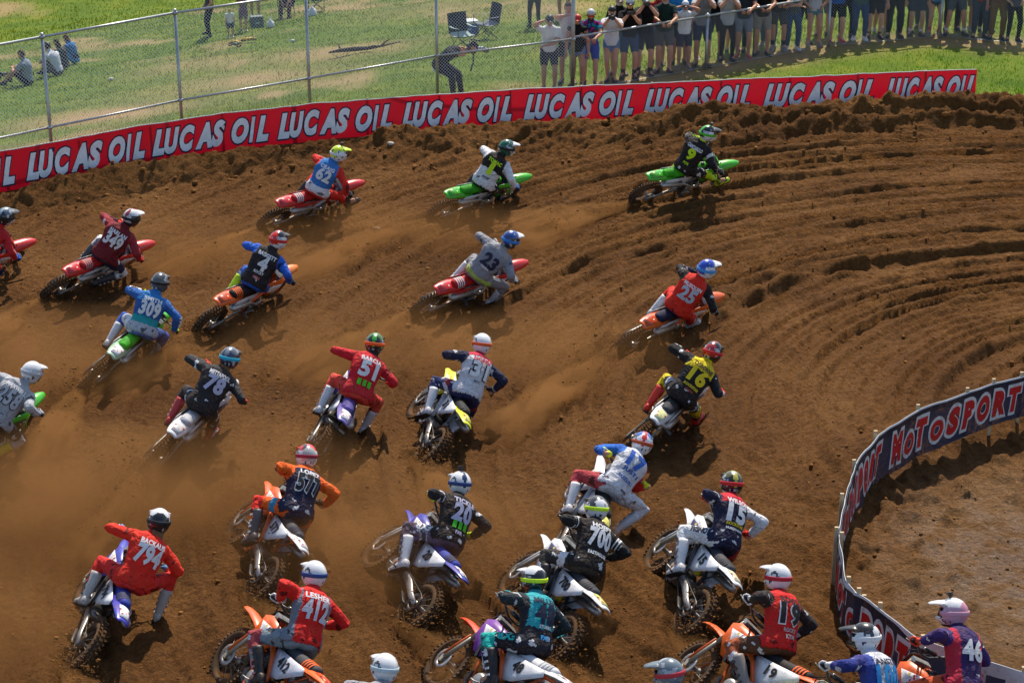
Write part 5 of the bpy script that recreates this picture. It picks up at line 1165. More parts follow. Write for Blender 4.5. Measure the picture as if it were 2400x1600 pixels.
for a, k, Mw, st, body, gm, bmx in jobs:
    (n, nm, X, Y, psi, lean, st_, tau, rho, hx, jf, pf, nc, no, nmc, hpat, vis, strap, glove, boot, buck, bk, rfoot, words) = a
    root, objs, SM = make_bike(Mw, st, bk, k['bl'])
    full = SHOWN.get(n, True)
    for s in (1, -1):                                # side-plate numbers
        if not full: break
        (v, f), W = text2d(n, 0.05, 0.0, 0, 0, 0.12, 0.07 * len(n) + 0.01)
        o = [q for q in root.children if q.name.startswith('side_panel')][0 if s == 1 else 1]
        dark = sum(bk['side']) < 0.9
        put('number_print', print_mesh('number_print', [(-0.28 - x * s, 0.1545 * s, 0.765 + y) for x, y in v], f), o, W_ if dark else K_)
    pr = tag(empty('person'), k['who'] + ('' if 'leaning' in k['who'] or 'follow' in k['who'] or 'reach' in k['who'] else ', leaning into the turn'), 'rider', 'motocross riders in the turn'); pr.matrix_world = Mw
    J = body.J; seed = len(n) * 3.1 + X
    put('body', raw_mesh('body', body.V, body.F, skin_mat(SKINS[int(abs(X * 7)) % 3])), pr)
    part, v, t = body.part, body.v, body.t
    jm = ((part == 'torso') & (v > -0.075)) | (part == 'uarm') | ((part == 'farm') & (t < 0.93)) | ((part == 'neck') & (t < 0.12)) | ((part == 'thigh') & (v > -0.075) & (body.bk > -0.03) & (t < 0.3))
    pm = (((part == 'torso') | (part == 'thigh')) & ~jm) | (part == 'thigh') & ~jm | ((part == 'shin') & (t < 0.62))
    jo, JV, JF = shell_obj('jersey', body, jm, 0.017, jf, pr, 'kit', 0.012, seed, 8.0)
    shell_obj('pants', body, pm, 0.013, pf, pr, 'kit', 0.008, seed + 4, 9)
    for s in (1, -1):
        put('glove', FIST[s], pr, glove, gm[s])
        b_ = put('boot', BOOT[0], pr, boot, bmx[s]); put('sole', BOOT[1], b_); put('buckle_straps', BOOT[2], b_, buck)
    helmet(pr, J['head'] + J['hu'] * 0.005, body.Mh, 1.0, hpat, vis, strap, cam_on=bool(k.get('cam')))
    if k.get('hair'):
        h = MB(); hb_ = J['head'] - J['hf'] * 0.07 - J['hu'] * 0.09
        for q in range(7):
            d = J['lat'] * (0.018 * (q - 3)); e = hb_ + d + J['back'] * 0.10 - J['td'] * (0.10 + 0.02 * (q % 3))
            h.tube([hb_ + d * 0.7 + J['hf'] * 0.02, hb_ + d + J['back'] * 0.05 - J['td'] * 0.03, e], [0.018, 0.016, 0.005], 6)
        h.build('hair', 'plain', pr, oc=k['hair'])
    if not full: continue
    sv, sf, _, _ = body.shell(jm, 0.029, 0.0); bv = BVHTree.FromPolygons([Vector(p) for p in sv], [tuple(int(i) for i in q) for q in sf])
    ax, ay, nr = -J['lat'], J['td'], J['back']
    def decal(name, txt, bold, vpos, h, w, c, lift=0.004, upos=0.0, like=None):
        (pv, pf_), W = text2d(txt, bold, 0.0, max(3, len(txt) * 2), 4, h, w, like)
        put(name, print_mesh(name, lay(bv, pv, J['hip'] + ay * vpos + ax * upos, ax, ay, nr, lift), pf_), jo, c)
    nv = k.get('nv', 0.285); wn2 = 0.085 if n == '1' else {1: 0.15, 2: 0.26, 3: 0.30}[len(n)]
    if no: decal('number_outline', n, 0.095, nv, 0.23, wn2, no, 0.003, like=0.05)
    decal('number_print', n, 0.05, nv, 0.23, wn2, nc, 0.010 if no else 0.005)
    if nm: decal('name_print', nm, 0.045, 0.425, 0.066, min(0.29, 0.048 * len(nm) + 0.02), nmc, 0.006)
    for tx_, vp, h_, c_ in words: decal('word_print', tx_, 0.045, vp, h_, min(0.24, h_ * 0.72 * len(tx_)), c_, 0.005)
    for key, A_, B_ in (('sleeve', 'shoulder', 'elbow'), ('thigh', 'hipj', 'knee')):
        if not k.get(key): continue
        for s in (1, -1):
            if key == 'thigh': Vq, Fq, _, _ = body.shell(pm, 0.015, 0, 0); bvq = BVHTree.FromPolygons([Vector(p) for p in Vq], [tuple(int(i) for i in q) for q in Fq])
            else: bvq = bv
            p0, p1 = J[A_][s], J[B_][s]
            if key == 'sleeve': p0, p1 = p0.lerp(p1, 0.75), p1.lerp(J['wrist'][s], 0.75)
            ax_ = (p1 - p0).normalized(); nr_ = (Vector((-0.35, 1.0 * s, 0.55))); nr_ = (nr_ - ax_ * nr_.dot(ax_)).normalized(); ay_ = nr_.cross(ax_)
            if s == -1 and key == 'thigh': ax_, ay_ = -ax_, -ay_
            (pv, pf_), W = text2d(k[key], 0.045, 0.0, 6, 3, 0.085 if key == 'thigh' else 0.06, 0.22 if key == 'thigh' else 0.19)
            put('word_print', print_mesh('word_print', lay(bvq, pv, p0.lerp(p1, 0.52), ax_, ay_, nr_, 0.006, 0.2), pf_), jo if key == 'sleeve' else [q for q in pr.children if q.name.startswith('pants')][0], k.get(key + '_c', (0.02, 0.02, 0.03) if n == '62' else W_))
    if k.get('stripes'):
        for s in (1, -1):
            for q in range(3):
                e = J['shoulder'][s].lerp(J['elbow'][s], 0.45 + 0.13 * q); ax_ = (J['elbow'][s] - J['shoulder'][s]).normalized(); ring = []
                o1 = ax_.orthogonal().normalized(); o2 = ax_.cross(o1); mbs = MB()
                rr = [[e + ax_ * dz + (o1 * math.cos(w) + o2 * math.sin(w)) * (0.0745 - 0.006 * q) for dz in (-0.008, 0.008)] for w in np.linspace(0, 2 * math.pi, 17)]
                mbs.loft(rr, caps=False, closed=False); mbs.build('sleeve_stripe', 'print', jo, oc=W_)
# ------------------------------------------------------------------ spectators
def tshirt(c, slv=None, low=None):
    def f(b, i):
        a = np.tile(np.array(c, float), (len(i), 1)); v = b.v[i]
        if slv: a[(b.part[i] == 'uarm')] = slv
        if low: a[v < low[0]] = low[1]
        return a
    return f
def floral(b, i):
    a = np.tile(np.array((0.03, 0.05, 0.14)), (len(i), 1)); pal = [(0.62, 0.03, 0.22), (0.02, 0.34, 0.36), (0.05, 0.06, 0.30), (0.70, 0.10, 0.05)]
    for q, p in enumerate(b.C[i]):
        w = noise.noise((p[0] * 16, p[1] * 16, p[2] * 16)); a[q] = pal[0] if w > 0.22 else pal[1] if w < -0.25 else pal[2] if w < 0.02 else (0.02, 0.03, 0.08)
        if w > 0.45: a[q] = pal[3]
    return a
def arms_for(pose, k, s, hip, td, lat):
    V3 = lambda *p: Vector(p) * k
    d = dict(down=(V3(0.04, 0.27 * s, 0.83), V3(-1, 0.5 * s, 0)), phone=(V3(0.27, 0.055 * s, 1.42), V3(0, 0.7 * s, -1)), high=(V3(0.22, 0.07 * s, 1.53), V3(0, 0.8 * s, -1)),
             camera=(V3(0.20, 0.06 * s, 1.50), V3(0, 0.9 * s, -1)), rail=(V3(0.42, 0.10 * s, 1.16), V3(-0.2, 1.0 * s, -0.5)), cap=(V3(0.06, 0.13 * s, 1.60), V3(0.4, 1.0 * s, -0.2)),
             hips=(V3(0.06, 0.19 * s, 1.0), V3(-0.6, 1.0 * s, 0)), fold=(V3(0.22, -0.10 * s, 1.12), V3(0, 1.0 * s, -0.6)))
    if pose == 'brow': return d['cap'] if s == -1 else (V3(0.20, -0.08, 1.08), V3(0, 1, -0.6))
    if pose == 'point': return (V3(0.20, -0.02, 1.50), V3(0, -1, -0.2)) if s == -1 else d['down']
    return d[pose]
CJ = []
def stand(feet, h, face, pose, top, bottom, shoes, head, label, group='spectators along the fence', lean=4, skin=0, stout=1.0, stance=0.12, sock=None, item=None, sleeve=0.62, turn=0, name=None, extra=None, drop=0.0):
    k = h / 1.75; J = {}; le = R(lean); hip = Vector((-0.02 - 0.5 * math.sin(le), 0, 0.93 - drop)) * k; td = Vector((math.sin(le), 0, math.cos(le))); lat = Vector((0, 1, 0)); back = td.cross(lat)
    J.update(hip=hip, td=td, lat=lat, back=back, head=hip + td * (0.69 * k) + Vector((0.02 + 0.3 * math.sin(le), 0, 0)) * k)
    tilt = R(-8 - lean * 0.4); tn = R(turn); J['hf'] = Vector((math.cos(tilt) * math.cos(tn), math.cos(tilt) * math.sin(tn), math.sin(tilt))); J['hu'] = (Vector((0, 0, 1)) - J['hf'] * J['hf'].z).normalized()
    for n in ('shoulder', 'elbow', 'wrist', 'hipj', 'knee', 'ankle', 'foot'): J[n] = {}
    for s in (1, -1):
        S = hip + td * (0.45 * k) + lat * (0.185 * k * s); t, pole = arms_for(pose, k, s, hip, td, lat)
        J['shoulder'][s] = S; J['elbow'][s], J['wrist'][s] = ik(S, t, 0.29 * k, 0.25 * k, pole)
        hj = hip + lat * (0.09 * k * s) - td * (0.03 * k); an = Vector((0.03 * s * (1 if h > 1.2 else 0), stance * s, 0.085)) * k
        J['hipj'][s] = hj; J['knee'][s], J['ankle'][s] = ik(hj, an, 0.43 * k, 0.43 * k, Vector((1, 0.15 * s, 0))); J['foot'][s] = J['ankle'][s] + Vector((0.13, 0.04 * s, -0.045)) * k
    Mw = Matrix.Translation(feet) @ Matrix.Rotation(R(face), 4, 'Z')
    CJ.append(dict(body=Body(J, k, 0.024 * max(0.6, k), stout), Mw=Mw, top=top, bottom=bottom, shoes=shoes, head=head, label=label, group=group, skin=tuple(min(1, x * 1.12) for x in SKINS[skin % 4]), sock=sock, item=item, sleeve=sleeve, pose=pose, k=k, extra=extra))
def seated(place, h, face, top, bottom, shoes, head, label, group, lean=18, skin=0, zseat=0.13, reach=0.46, sleeve=0.62, arm='knees', spread=0.12):
    k = h / 1.75; J = {}; le = R(lean); hip = Vector((0, 0, zseat + 0.02)) * 1.0; td = Vector((math.sin(le), 0, math.cos(le))); lat = Vector((0, 1, 0)); back = td.cross(lat)
    J.update(hip=hip, td=td, lat=lat, back=back, head=hip + td * (0.69 * k) + Vector((0.05, 0, 0)) * k, hf=Vector((0.97, 0.1, -0.2)).normalized())
    J['hu'] = (Vector((0, 0, 1)) - J['hf'] * J['hf'].z).normalized()
    for n in ('shoulder', 'elbow', 'wrist', 'hipj', 'knee', 'ankle', 'foot'): J[n] = {}
    for s in (1, -1):
        S = hip + td * (0.45 * k) + lat * (0.185 * k * s); hj = hip + lat * (0.09 * k * s); an = Vector((reach * k, spread * s, 0.09 * k))
        J['hipj'][s] = hj; J['knee'][s], J['ankle'][s] = ik(hj, an, 0.43 * k, 0.43 * k, Vector((0.3, 0.25 * s, 1))); J['foot'][s] = J['ankle'][s] + Vector((0.13, 0.03 * s, -0.04)) * k
        J['shoulder'][s] = S; J['elbow'][s], J['wrist'][s] = ik(S, J['knee'][s] + Vector((0.02, -0.06 * s, 0.07)), 0.29 * k, 0.25 * k, Vector((-0.2, 1.0 * s, -0.6)))
    CJ.append(dict(body=Body(J, k, 0.024 * max(0.6, k), 1.0), Mw=Matrix.Translation(place) @ Matrix.Rotation(R(face), 4, 'Z'), top=top, bottom=bottom, shoes=shoes, head=head, label=label, group=group, skin=tuple(min(1, x * 1.12) for x in SKINS[skin % 4]), sock=None, item=None, sleeve=sleeve, pose='sit', k=k, extra=None))
def shoe_mesh():
    mb = MB()
    def fr(x, w, z0, z1): return [Vector((x, w * math.copysign(abs(math.cos(a)) ** 0.7, math.cos(a)), (z0 + z1) / 2 + (z1 - z0) / 2 * math.sin(a))) for a in np.linspace(0, 2 * math.pi, 12, endpoint=False)]
    mb.loft([fr(-0.075, 0.026, -0.085, 0.0), fr(-0.05, 0.040, -0.088, 0.035), fr(0.01, 0.044, -0.088, 0.04), fr(0.06, 0.044, -0.088, 0.005), fr(0.12, 0.048, -0.088, -0.025), fr(0.17, 0.040, -0.086, -0.045), fr(0.19, 0.02, -0.082, -0.06)])
    s = MB(); s.loft([fr(-0.08, 0.032, -0.100, -0.080), fr(-0.04, 0.044, -0.100, -0.080), fr(0.06, 0.046, -0.100, -0.080), fr(0.13, 0.051, -0.100, -0.080), fr(0.185, 0.040, -0.098, -0.078), fr(0.20, 0.02, -0.095, -0.078)])
    return mb.mesh('shoe', 'satin'), s.mesh('shoe_sole', 'plain')
SHOE = shoe_mesh()
def cap_mesh():
    d = MB(); rings = []
    for i in range(6):
        a = math.pi / 2 * i / 5; rings.append([Vector((0.112 * math.cos(a) * math.cos(w), 0.092 * math.cos(a) * math.sin(w), 0.045 + 0.095 * math.sin(a))) for w in np.linspace(0, 2 * math.pi, 18, endpoint=False)])
    d.loft(rings)
    b = MB(); st = [[Vector((x - 0.045 * abs(t) ** 2.2, w * t, z - 0.02 * abs(t) ** 2)) for t in np.linspace(-1, 1, 7)] for x, w, z in ((0.095, 0.085, 0.056), (0.14, 0.082, 0.052), (0.18, 0.066, 0.044), (0.192, 0.05, 0.040))]
    b.loft([r + [p - Vector((0, 0, 0.004)) for p in reversed(r)] for r in st]); return d.mesh('cap', 'satin'), b.mesh('cap_brim', 'satin')
CAP = cap_mesh()
def small(name, mb, mat): return mb.mesh(name, mat)
g_ = MB()
for s in (1, -1): g_.box((0.103, 0.036 * s, 0.018), (0.012, 0.056, 0.036)); g_.box((0.05, 0.080 * s, 0.022), (0.11, 0.005, 0.008))
g_.box((0.108, 0, 0.024), (0.008, 0.02, 0.008)); SHADES = g_.mesh('sunglasses', 'satin')
e_ = MB(); e_.ball((0, 0, 0), (0.008, 0.016, 0.009), 8, 5); EYE = e_.mesh('eye', 'glass_dark')
m_ = MB(); m_.ball((0.098, 0, -0.062), (0.008, 0.024, 0.007), 8, 5); MOUTH = m_.mesh('mouth', 'satin')
ph_ = MB(); ph_.box((0, 0, 0), (0.010, 0.150, 0.075)); ph_.box((-0.0055, 0.05, 0.02), (0.003, 0.02, 0.02)); PHONE = ph_.mesh('phone', 'black_plastic')
def camera_mesh():
    b = MB(); b.box((0, 0, 0), (0.07, 0.14, 0.10)); b.box((0, 0, 0.06), (0.06, 0.06, 0.035), None, 0.7); b.box((0.01, -0.065, 0), (0.08, 0.03, 0.10))
    l = MB(); l.lathe([(0.0, 0.0), (0.038, 0.0), (0.038, 0.10), (0.046, 0.11), (0.048, 0.20), (0.040, 0.20), (0.036, 0.19), (0.0, 0.185)], (0.03, 0.01, 0), 'x', 16, closed=False)
    return b.mesh('camera_body', 'black_plastic'), l.mesh('lens', 'satin')
CAMERA = camera_mesh()
def dress_person(c):
    b, Mw, k = c['body'], c['Mw'], c['k']; J = b.J; pr = tag(empty('person'), c['label'], 'person', c['group']); pr.matrix_world = Mw
    put('body', raw_mesh('body', b.V, b.F, skin_mat(c['skin'])), pr)
    part, v, t = b.part, b.v, b.t; kind, bc_ = c['bottom'][0], c['bottom'][1]
    slv = c['sleeve']
    tm = ((part == 'torso') & (v > (-0.06 if kind != 'dress' else -0.30))) | ((part == 'neck') & (t < 0.1)) | ((part == 'uarm') & (t < slv))
    if slv > 1: tm |= (part == 'farm') & (t < 0.9)
    if slv < 0.1: tm &= ~((part == 'uarm') & (t > slv))
    if kind == 'dress': tm |= (part == 'thigh') & (t < 0.85)
    shell_obj('shirt' if kind != 'dress' else 'dress', b, tm, 0.014, c['top'], pr, 'cloth', 0.010, k * 7 + Mw[0][3], 8)
    lim = dict(shorts=0.80, hot=0.32, pants=2, tight=2, skirt=0.6, dress=0.0)[kind]
    bm_ = ((part == 'torso') & (v < -0.03)) | ((part == 'thigh') & (t < lim)) if kind != 'dress' else None
    if kind in ('pants', 'tight'): bm_ |= (part == 'shin') & (t < 0.93)
    if bm_ is not None:
        bm_ &= ~(tm & (part == 'torso') & (v > -0.03)); shell_obj(dict(shorts='shorts', hot='shorts', pants='trousers', tight='leggings', skirt='skirt')[kind], b, bm_, {'shorts': 0.020, 'hot': 0.010, 'pants': 0.014, 'tight': 0.005, 'skirt': 0.02}[kind], flat(bc_), pr, 'cloth', 0.003 if kind == 'tight' else 0.009, 3.3 + Mw[0][3], 9)
    for s in (1, -1):
        W, E = J['wrist'][s], J['elbow'][s]; d = (W - E).normalized(); up = Vector((0, 0, 1)) if abs(d.z) < 0.8 else Vector((1, 0, 0))
        if c['pose'] in ('phone', 'high', 'camera'): up = Vector((0, 0.9 * s, 0.2)); 
        put('hand', (HAND_GRIP if c['pose'] in ('phone', 'high', 'camera', 'rail') else HAND)[-s], pr, c['skin'], M4(frame(d, up), W + d * (0.005 * k)) @ Matrix.Scale(k, 4))
        fd = (J['foot'][s] - J['ankle'][s]); fd.z = 0; 
        sh = put('shoe', SHOE[0], pr, c['shoes'], M4(frame(fd, Vector((0, 0, 1))), J['ankle'][s] + Vector((0, 0, 0.014))) @ Matrix.Scale(k, 4)); put('shoe_sole', SHOE[1], sh, (0.5, 0.5, 0.5) if sum(c['shoes']) > 0.3 else (0.03, 0.03, 0.03))
        if c['sock']:
            A, K = J['ankle'][s], J['knee'][s]; q = MB(); q.tube([A, A.lerp(K, 0.12), A.lerp(K, c['sock'][1])], [0.044 * k, 0.047 * k, 0.056 * k], 10); q.build('sock', 'plain', pr, oc=c['sock'][0])
    H = J['head']; Mh = M4(b.Mh, H) @ Matrix.Scale(k, 4); hd = c['head']
    if hd.get('hair'):
        D = (b.C - np.array(H)) @ np.array(b.Mh); hm = (part == 'head') & ((D[:, 2] > 0.055 * k) | ((D[:, 0] < -0.012 * k) & (D[:, 2] > (-0.10 if hd.get('long') else -0.05) * k)))
        if hm.sum() > 3: shell_obj('hair', b, hm, 0.012 * k, flat(hd['hair']), pr, 'cloth', 0.006, 1.0, 22)
        if hd.get('long'):
            q = MB(); p0 = H + b.Mh @ Vector((-0.085, 0, -0.01)) * k
            q.tube([p0, p0 + b.Mh @ Vector((-0.035, 0, -0.08)) * k, p0 + b.Mh @ Vector((-0.02, 0, -0.20)) * k], [0.04 * k, 0.038 * k, 0.012 * k], 8); q.build('ponytail', 'plain', pr, oc=hd['hair'])
    if hd.get('cap'):
        o = put('cap', CAP[0], pr, hd['cap'], Mh); q = put('cap_brim', CAP[1], o, hd.get('brim', hd['cap']))
        if hd.get('backwards'): o.matrix_local = Mh @ Matrix.Rotation(math.pi, 4, 'Z')
    if hd.get('shades'): put('sunglasses', SHADES, pr, hd['shades'], Mh)
    else:
        for s in (1, -1): put('eye', EYE, pr, None, Mh @ Matrix.Translation((0.094, 0.033 * s, 0.016)))
    put('mouth', MOUTH, pr, tuple(x * y for x, y in zip(c['skin'], (0.8, 0.5, 0.5))), Mh)
    if hd.get('beard'):
        D = (b.C - np.array(H)) @ np.array(b.Mh); hm = (part == 'head') & (D[:, 2] < -0.045 * k) & (D[:, 0] > 0.0)
        if hm.sum() > 3: shell_obj('beard', b, hm, 0.010 * k, flat(hd['beard']), pr, 'cloth', 0.004, 1.0, 22)
    if c['item'] in ('phone', 'camera'):
        mid = (J['wrist'][1] + J['wrist'][-1]) / 2 + Vector((0.07, 0, 0.06)) * k; X = Mw @ mid
        rot = Mw.to_3x3() @ Matrix.Rotation(R(-6), 3, 'Y')
        if c['item'] == 'phone': tag(put('phone', PHONE, None, None, M4(rot, X)), 'dark phone held up by the ' + ' '.join(c['label'].split(' filming')[0].split(' holding')[0].split()[:10]), 'phone', 'phones held up by spectators')
        else:
            r_ = tag(empty('photo_camera'), 'black camera with long lens held by the ' + c['label'].split(' taking')[0][:60], 'camera', 'cameras held by spectators'); r_.matrix_world = M4(rot, X); put('camera_body', CAMERA[0], r_); put('lens', CAMERA[1], r_, (0.03, 0.03, 0.03))
    if c['extra']: c['extra'](pr, J, k, Mw)
    return pr
BLK, WHT, DEN, TAN = (0.009, 0.009, 0.010), (0.74, 0.74, 0.75), (0.07, 0.12, 0.24), (0.30, 0.23, 0.15)
BR, BLD, DK, GRH = (0.06, 0.03, 0.015), (0.42, 0.28, 0.10), (0.015, 0.012, 0.010), (0.5, 0.5, 0.5)
def at_fence(px, py, back=0.0):
    p = on_ground(px, py); p.y = max(p.y, float(YF(p.x)) + 0.36 + back); p.z = ground(p.x, p.y); return p
S = stand
S(at_fence(1287, 212), 1.66, -88, 'brow', tshirt(WHT), ('shorts', BLK), BLK, dict(hair=DK, cap=BLK), 'man in white t-shirt and black shorts shading his eyes by the tall post', lean=10, skin=1)
S(at_fence(1331, 200, 0.5), 1.78, -92, 'point', tshirt((0.62, 0.56, 0.62)), ('shorts', BLK), BLK, dict(hair=BR), 'man in pale pink t-shirt with hand raised to his mouth', skin=1)
S(at_fence(1353, 212), 1.56, -95, 'down', tshirt(BLK), ('hot', (0.16, 0.24, 0.38)), BLK, dict(hair=BR, cap=(0.55, 0.02, 0.02), shades=DK, long=1), 'woman in red cap, black tank top and denim shorts behind the tall post', skin=1, sleeve=0.05)
S(at_fence(1384, 210), 1.70, -90, 'rail', floral, ('shorts', (0.015, 0.05, 0.42)), BLK, dict(hair=BR, cap=(0.5, 0.5, 0.52), backwards=1, shades=(0.5, 0.02, 0.02), beard=BR), 'man in bright floral shirt and blue shorts leaning on the rail', lean=14, skin=0)
S(at_fence(1434, 203), 1.66, -92, 'camera', tshirt(WHT), ('hot', (0.10, 0.19, 0.36)), BLK, dict(hair=BLD, cap=BLK, backwards=1, long=1), 'blonde woman in white t-shirt and denim shorts taking a photo', skin=0, item='camera', stance=0.07)
S(at_fence(1452, 190, 0.55), 1.78, -88, 'down', tshirt(BLK), ('shorts', (0.10, 0.09, 0.08)), BLK, dict(hair=GRH, cap=(0.20, 0.13, 0.11), beard=GRH), 'man in brown cap and black shirt behind the blonde woman', skin=1)
S(at_fence(1475, 194), 1.78, -90, 'phone', tshirt(BLK), ('shorts', (0.05, 0.09, 0.15)), BLK, dict(hair=BR, cap=(0.6, 0.62, 0.66), brim=NAV, shades=NAV), 'man in black t-shirt and white and blue cap filming with phone', item='phone', sock=(BLK, 0.3))
S(at_fence(1512, 187), 1.82, -88, 'high', tshirt(BLK), ('shorts', (0.03, 0.03, 0.035)), BLK, dict(hair=BR, cap=(0.24, 0.24, 0.25)), 'man in black shirt and grey cap holding a wide phone in both hands', item='phone', sock=(BLK, 0.3))
S(at_fence(1559, 183), 1.80, -90, 'rail', tshirt((0.012, 0.035, 0.03)), ('shorts', (0.09, 0.095, 0.09)), BLK, dict(hair=GRH, beard=GRH, shades=DK), 'white-bearded man in dark green t-shirt leaning on the rail', lean=8, stout=1.12)
S(at_fence(1598, 172, 0.5), 1.80, -86, 'down', tshirt((0.02, 0.20, 0.50)), ('shorts', BLK), BLK, dict(hair=BR), 'man in sky blue t-shirt behind the boy in trucker cap', skin=1)
S(at_fence(1603, 166), 1.52, -90, 'cap', tshirt(WHT), ('shorts', (0.02, 0.025, 0.05)), (0.12, 0.10, 0.09), dict(hair=BR, cap=WHT, brim=BLK, shades=DK), 'boy in white t-shirt and trucker cap with both hands at his head', skin=1)
S(at_fence(1644, 158), 1.80, -90, 'high', tshirt((0.19, 0.20, 0.21), (0.45, 0.45, 0.46)), ('shorts', (0.015, 0.022, 0.06)), BLK, dict(hair=BR), 'man in grey t-shirt with pale sleeves holding phone up', item='phone', skin=1)
S(at_fence(1674, 138, 0.5), 1.80, -94, 'down', tshirt(BLK), ('shorts', (0.02, 0.02, 0.022)), BLK, dict(hair=BR), 'man all in black with bare calves standing behind the grey shirt', skin=1)
S(at_fence(1704, 147), 1.68, -86, 'camera', tshirt((0.40, 0.42, 0.44)), ('tight', BLK), BLK, dict(hair=BLD, long=1), 'woman in pale grey shirt and black leggings taking a photo', item='camera')
S(at_fence(1740, 136), 1.78, -92, 'rail', tshirt((0.03, 0.04, 0.06)), ('shorts', (0.17, 0.20, 0.24)), (0.45, 0.05, 0.02), dict(hair=BR), 'man in navy t-shirt, grey shorts and red shoes leaning on the rail', lean=8, skin=1)
S(at_fence(1757, 122, 0.5), 1.76, -88, 'down', tshirt(BLK), ('pants', BLK), BLK, dict(hair=BR), 'person in black trousers behind the man in red shoes')
S(at_fence(1786, 133), 1.76, -90, 'rail', tshirt(BLK, (0.45, 0.02, 0.02)), ('shorts', (0.24, 0.21, 0.17)), BLK, dict(hair=BR), 'man in black and red jersey and khaki shorts leaning on the rail', lean=8, skin=1)
S(at_fence(1822, 116), 1.72, -90, 'rail', tshirt(BLK), ('shorts', (0.05, 0.05, 0.05)), (0.2, 0.2, 0.2), dict(hair=BR), 'man in black shirt, dark shorts and tall black socks', lean=8, sock=(BLK, 0.35), skin=1)
S(at_fence(1858, 121), 1.66, -88, 'fold', tshirt((0.06, 0.075, 0.09)), ('pants', (0.03, 0.07, 0.15)), WHT, dict(hair=BR, long=1), 'woman in slate top and blue jeans with white sneakers')
S(at_fence(1884, 104, 0.4), 1.74, -92, 'down', tshirt(BLK), ('shorts', BLK), BLK, dict(hair=BR), 'man in black standing behind the woman in blue jeans', skin=2)
S(at_fence(1910, 112), 1.66, -90, 'hips', tshirt((0.5, 0.5, 0.54)), ('hot', (0.08, 0.17, 0.22)), TAN, dict(hair=BR, long=1), 'woman in white lace top, denim shorts and sandals', skin=1)
S(at_fence(1961, 104), 1.78, -90, 'rail', tshirt((0.02, 0.11, 0.45)), ('shorts', BLK), (0.55, 0.01, 0.03), dict(hair=BR), 'man in royal blue shirt, long black shorts and red shoes', stout=1.1, skin=2)
S(at_fence(1988, 96, 0.4), 1.76, -86, 'down', tshirt(BLK), ('pants', BLK), BLK, dict(hair=BR), 'person in black clothes between the royal blue shirt and the green jacket')
S(at_fence(2013, 94), 1.66, -92, 'fold', tshirt((0.05, 0.10, 0.09)), ('pants', (0.025, 0.06, 0.14)), WHT, dict(hair=BR, long=1), 'woman in dark green jacket and jeans with white shoes', sleeve=1.2)
S(at_fence(2048, 89), 1.76, -90, 'down', tshirt((0.02, 0.02, 0.022)), ('shorts', BLK), BLK, dict(hair=BR), 'man in black shirt and baggy black shorts with ankle boots', sock=(BLK, 0.18))
S(at_fence(2094, 87), 1.82, -90, 'fold', tshirt(BLK), ('pants', BLK), BLK, dict(hair=BR), 'heavy man in black shirt and wide black trousers', stout=1.12)
S(at_fence(2122, 84, 0.4), 1.76, -88, 'down', tshirt((0.02, 0.02, 0.02)), ('pants', (0.02, 0.025, 0.03)), BLK, dict(hair=BR), 'person in dark trousers behind the man in white socks')
S(at_fence(2145, 83), 1.76, -92, 'down', tshirt(BLK), ('shorts', (0.04, 0.055, 0.07)), (0.10, 0.08, 0.07), dict(hair=BR), 'man in dark slate shorts and white ankle socks', sock=(WHT, 0.2))
S(at_fence(2192, 84), 1.60, -88, 'hips', tshirt((0.03, 0.20, 0.50)), ('hot', BLK), (0.12, 0.1, 0.09), dict(hair=BR, long=1), 'girl in bright blue top, black shorts and striped socks', sock=((0.5, 0.08, 0.09), 0.3))
S(at_fence(2228, 70, 0.6), 1.76, -92, 'down', tshirt(BLK), ('pants', BLK), BLK, dict(hair=BR), 'person in black behind the man in grey cargo shorts')
S(at_fence(2245, 92), 1.80, -90, 'fold', tshirt((0.05, 0.06, 0.06)), ('shorts', (0.07, 0.08, 0.085)), BLK, dict(hair=BR), 'man in grey cargo shorts and white socks with legs apart', sock=(WHT, 0.2), stance=0.2, skin=1)
S(at_fence(2304, 100), 1.82, -90, 'fold', tshirt((0.55, 0.045, 0.012)), ('pants', (0.035, 0.05, 0.06)), BLK, dict(hair=BR), 'man in orange shirt and dark jeans', stout=1.12)
S(at_fence(2343, 102), 1.76, -92, 'down', tshirt((0.16, 0.06, 0.03)), ('pants', (0.16, 0.09, 0.025)), BLK, dict(hair=BR), 'person in rust brown shirt and mustard trousers', skin=3)
S(at_fence(2384, 107), 1.66, -86, 'hips', tshirt((0.07, 0.08, 0.09)), ('tight', BLK), BLK, dict(hair=BR, long=1), 'woman in grey top and black leggings beside the mustard trousers')
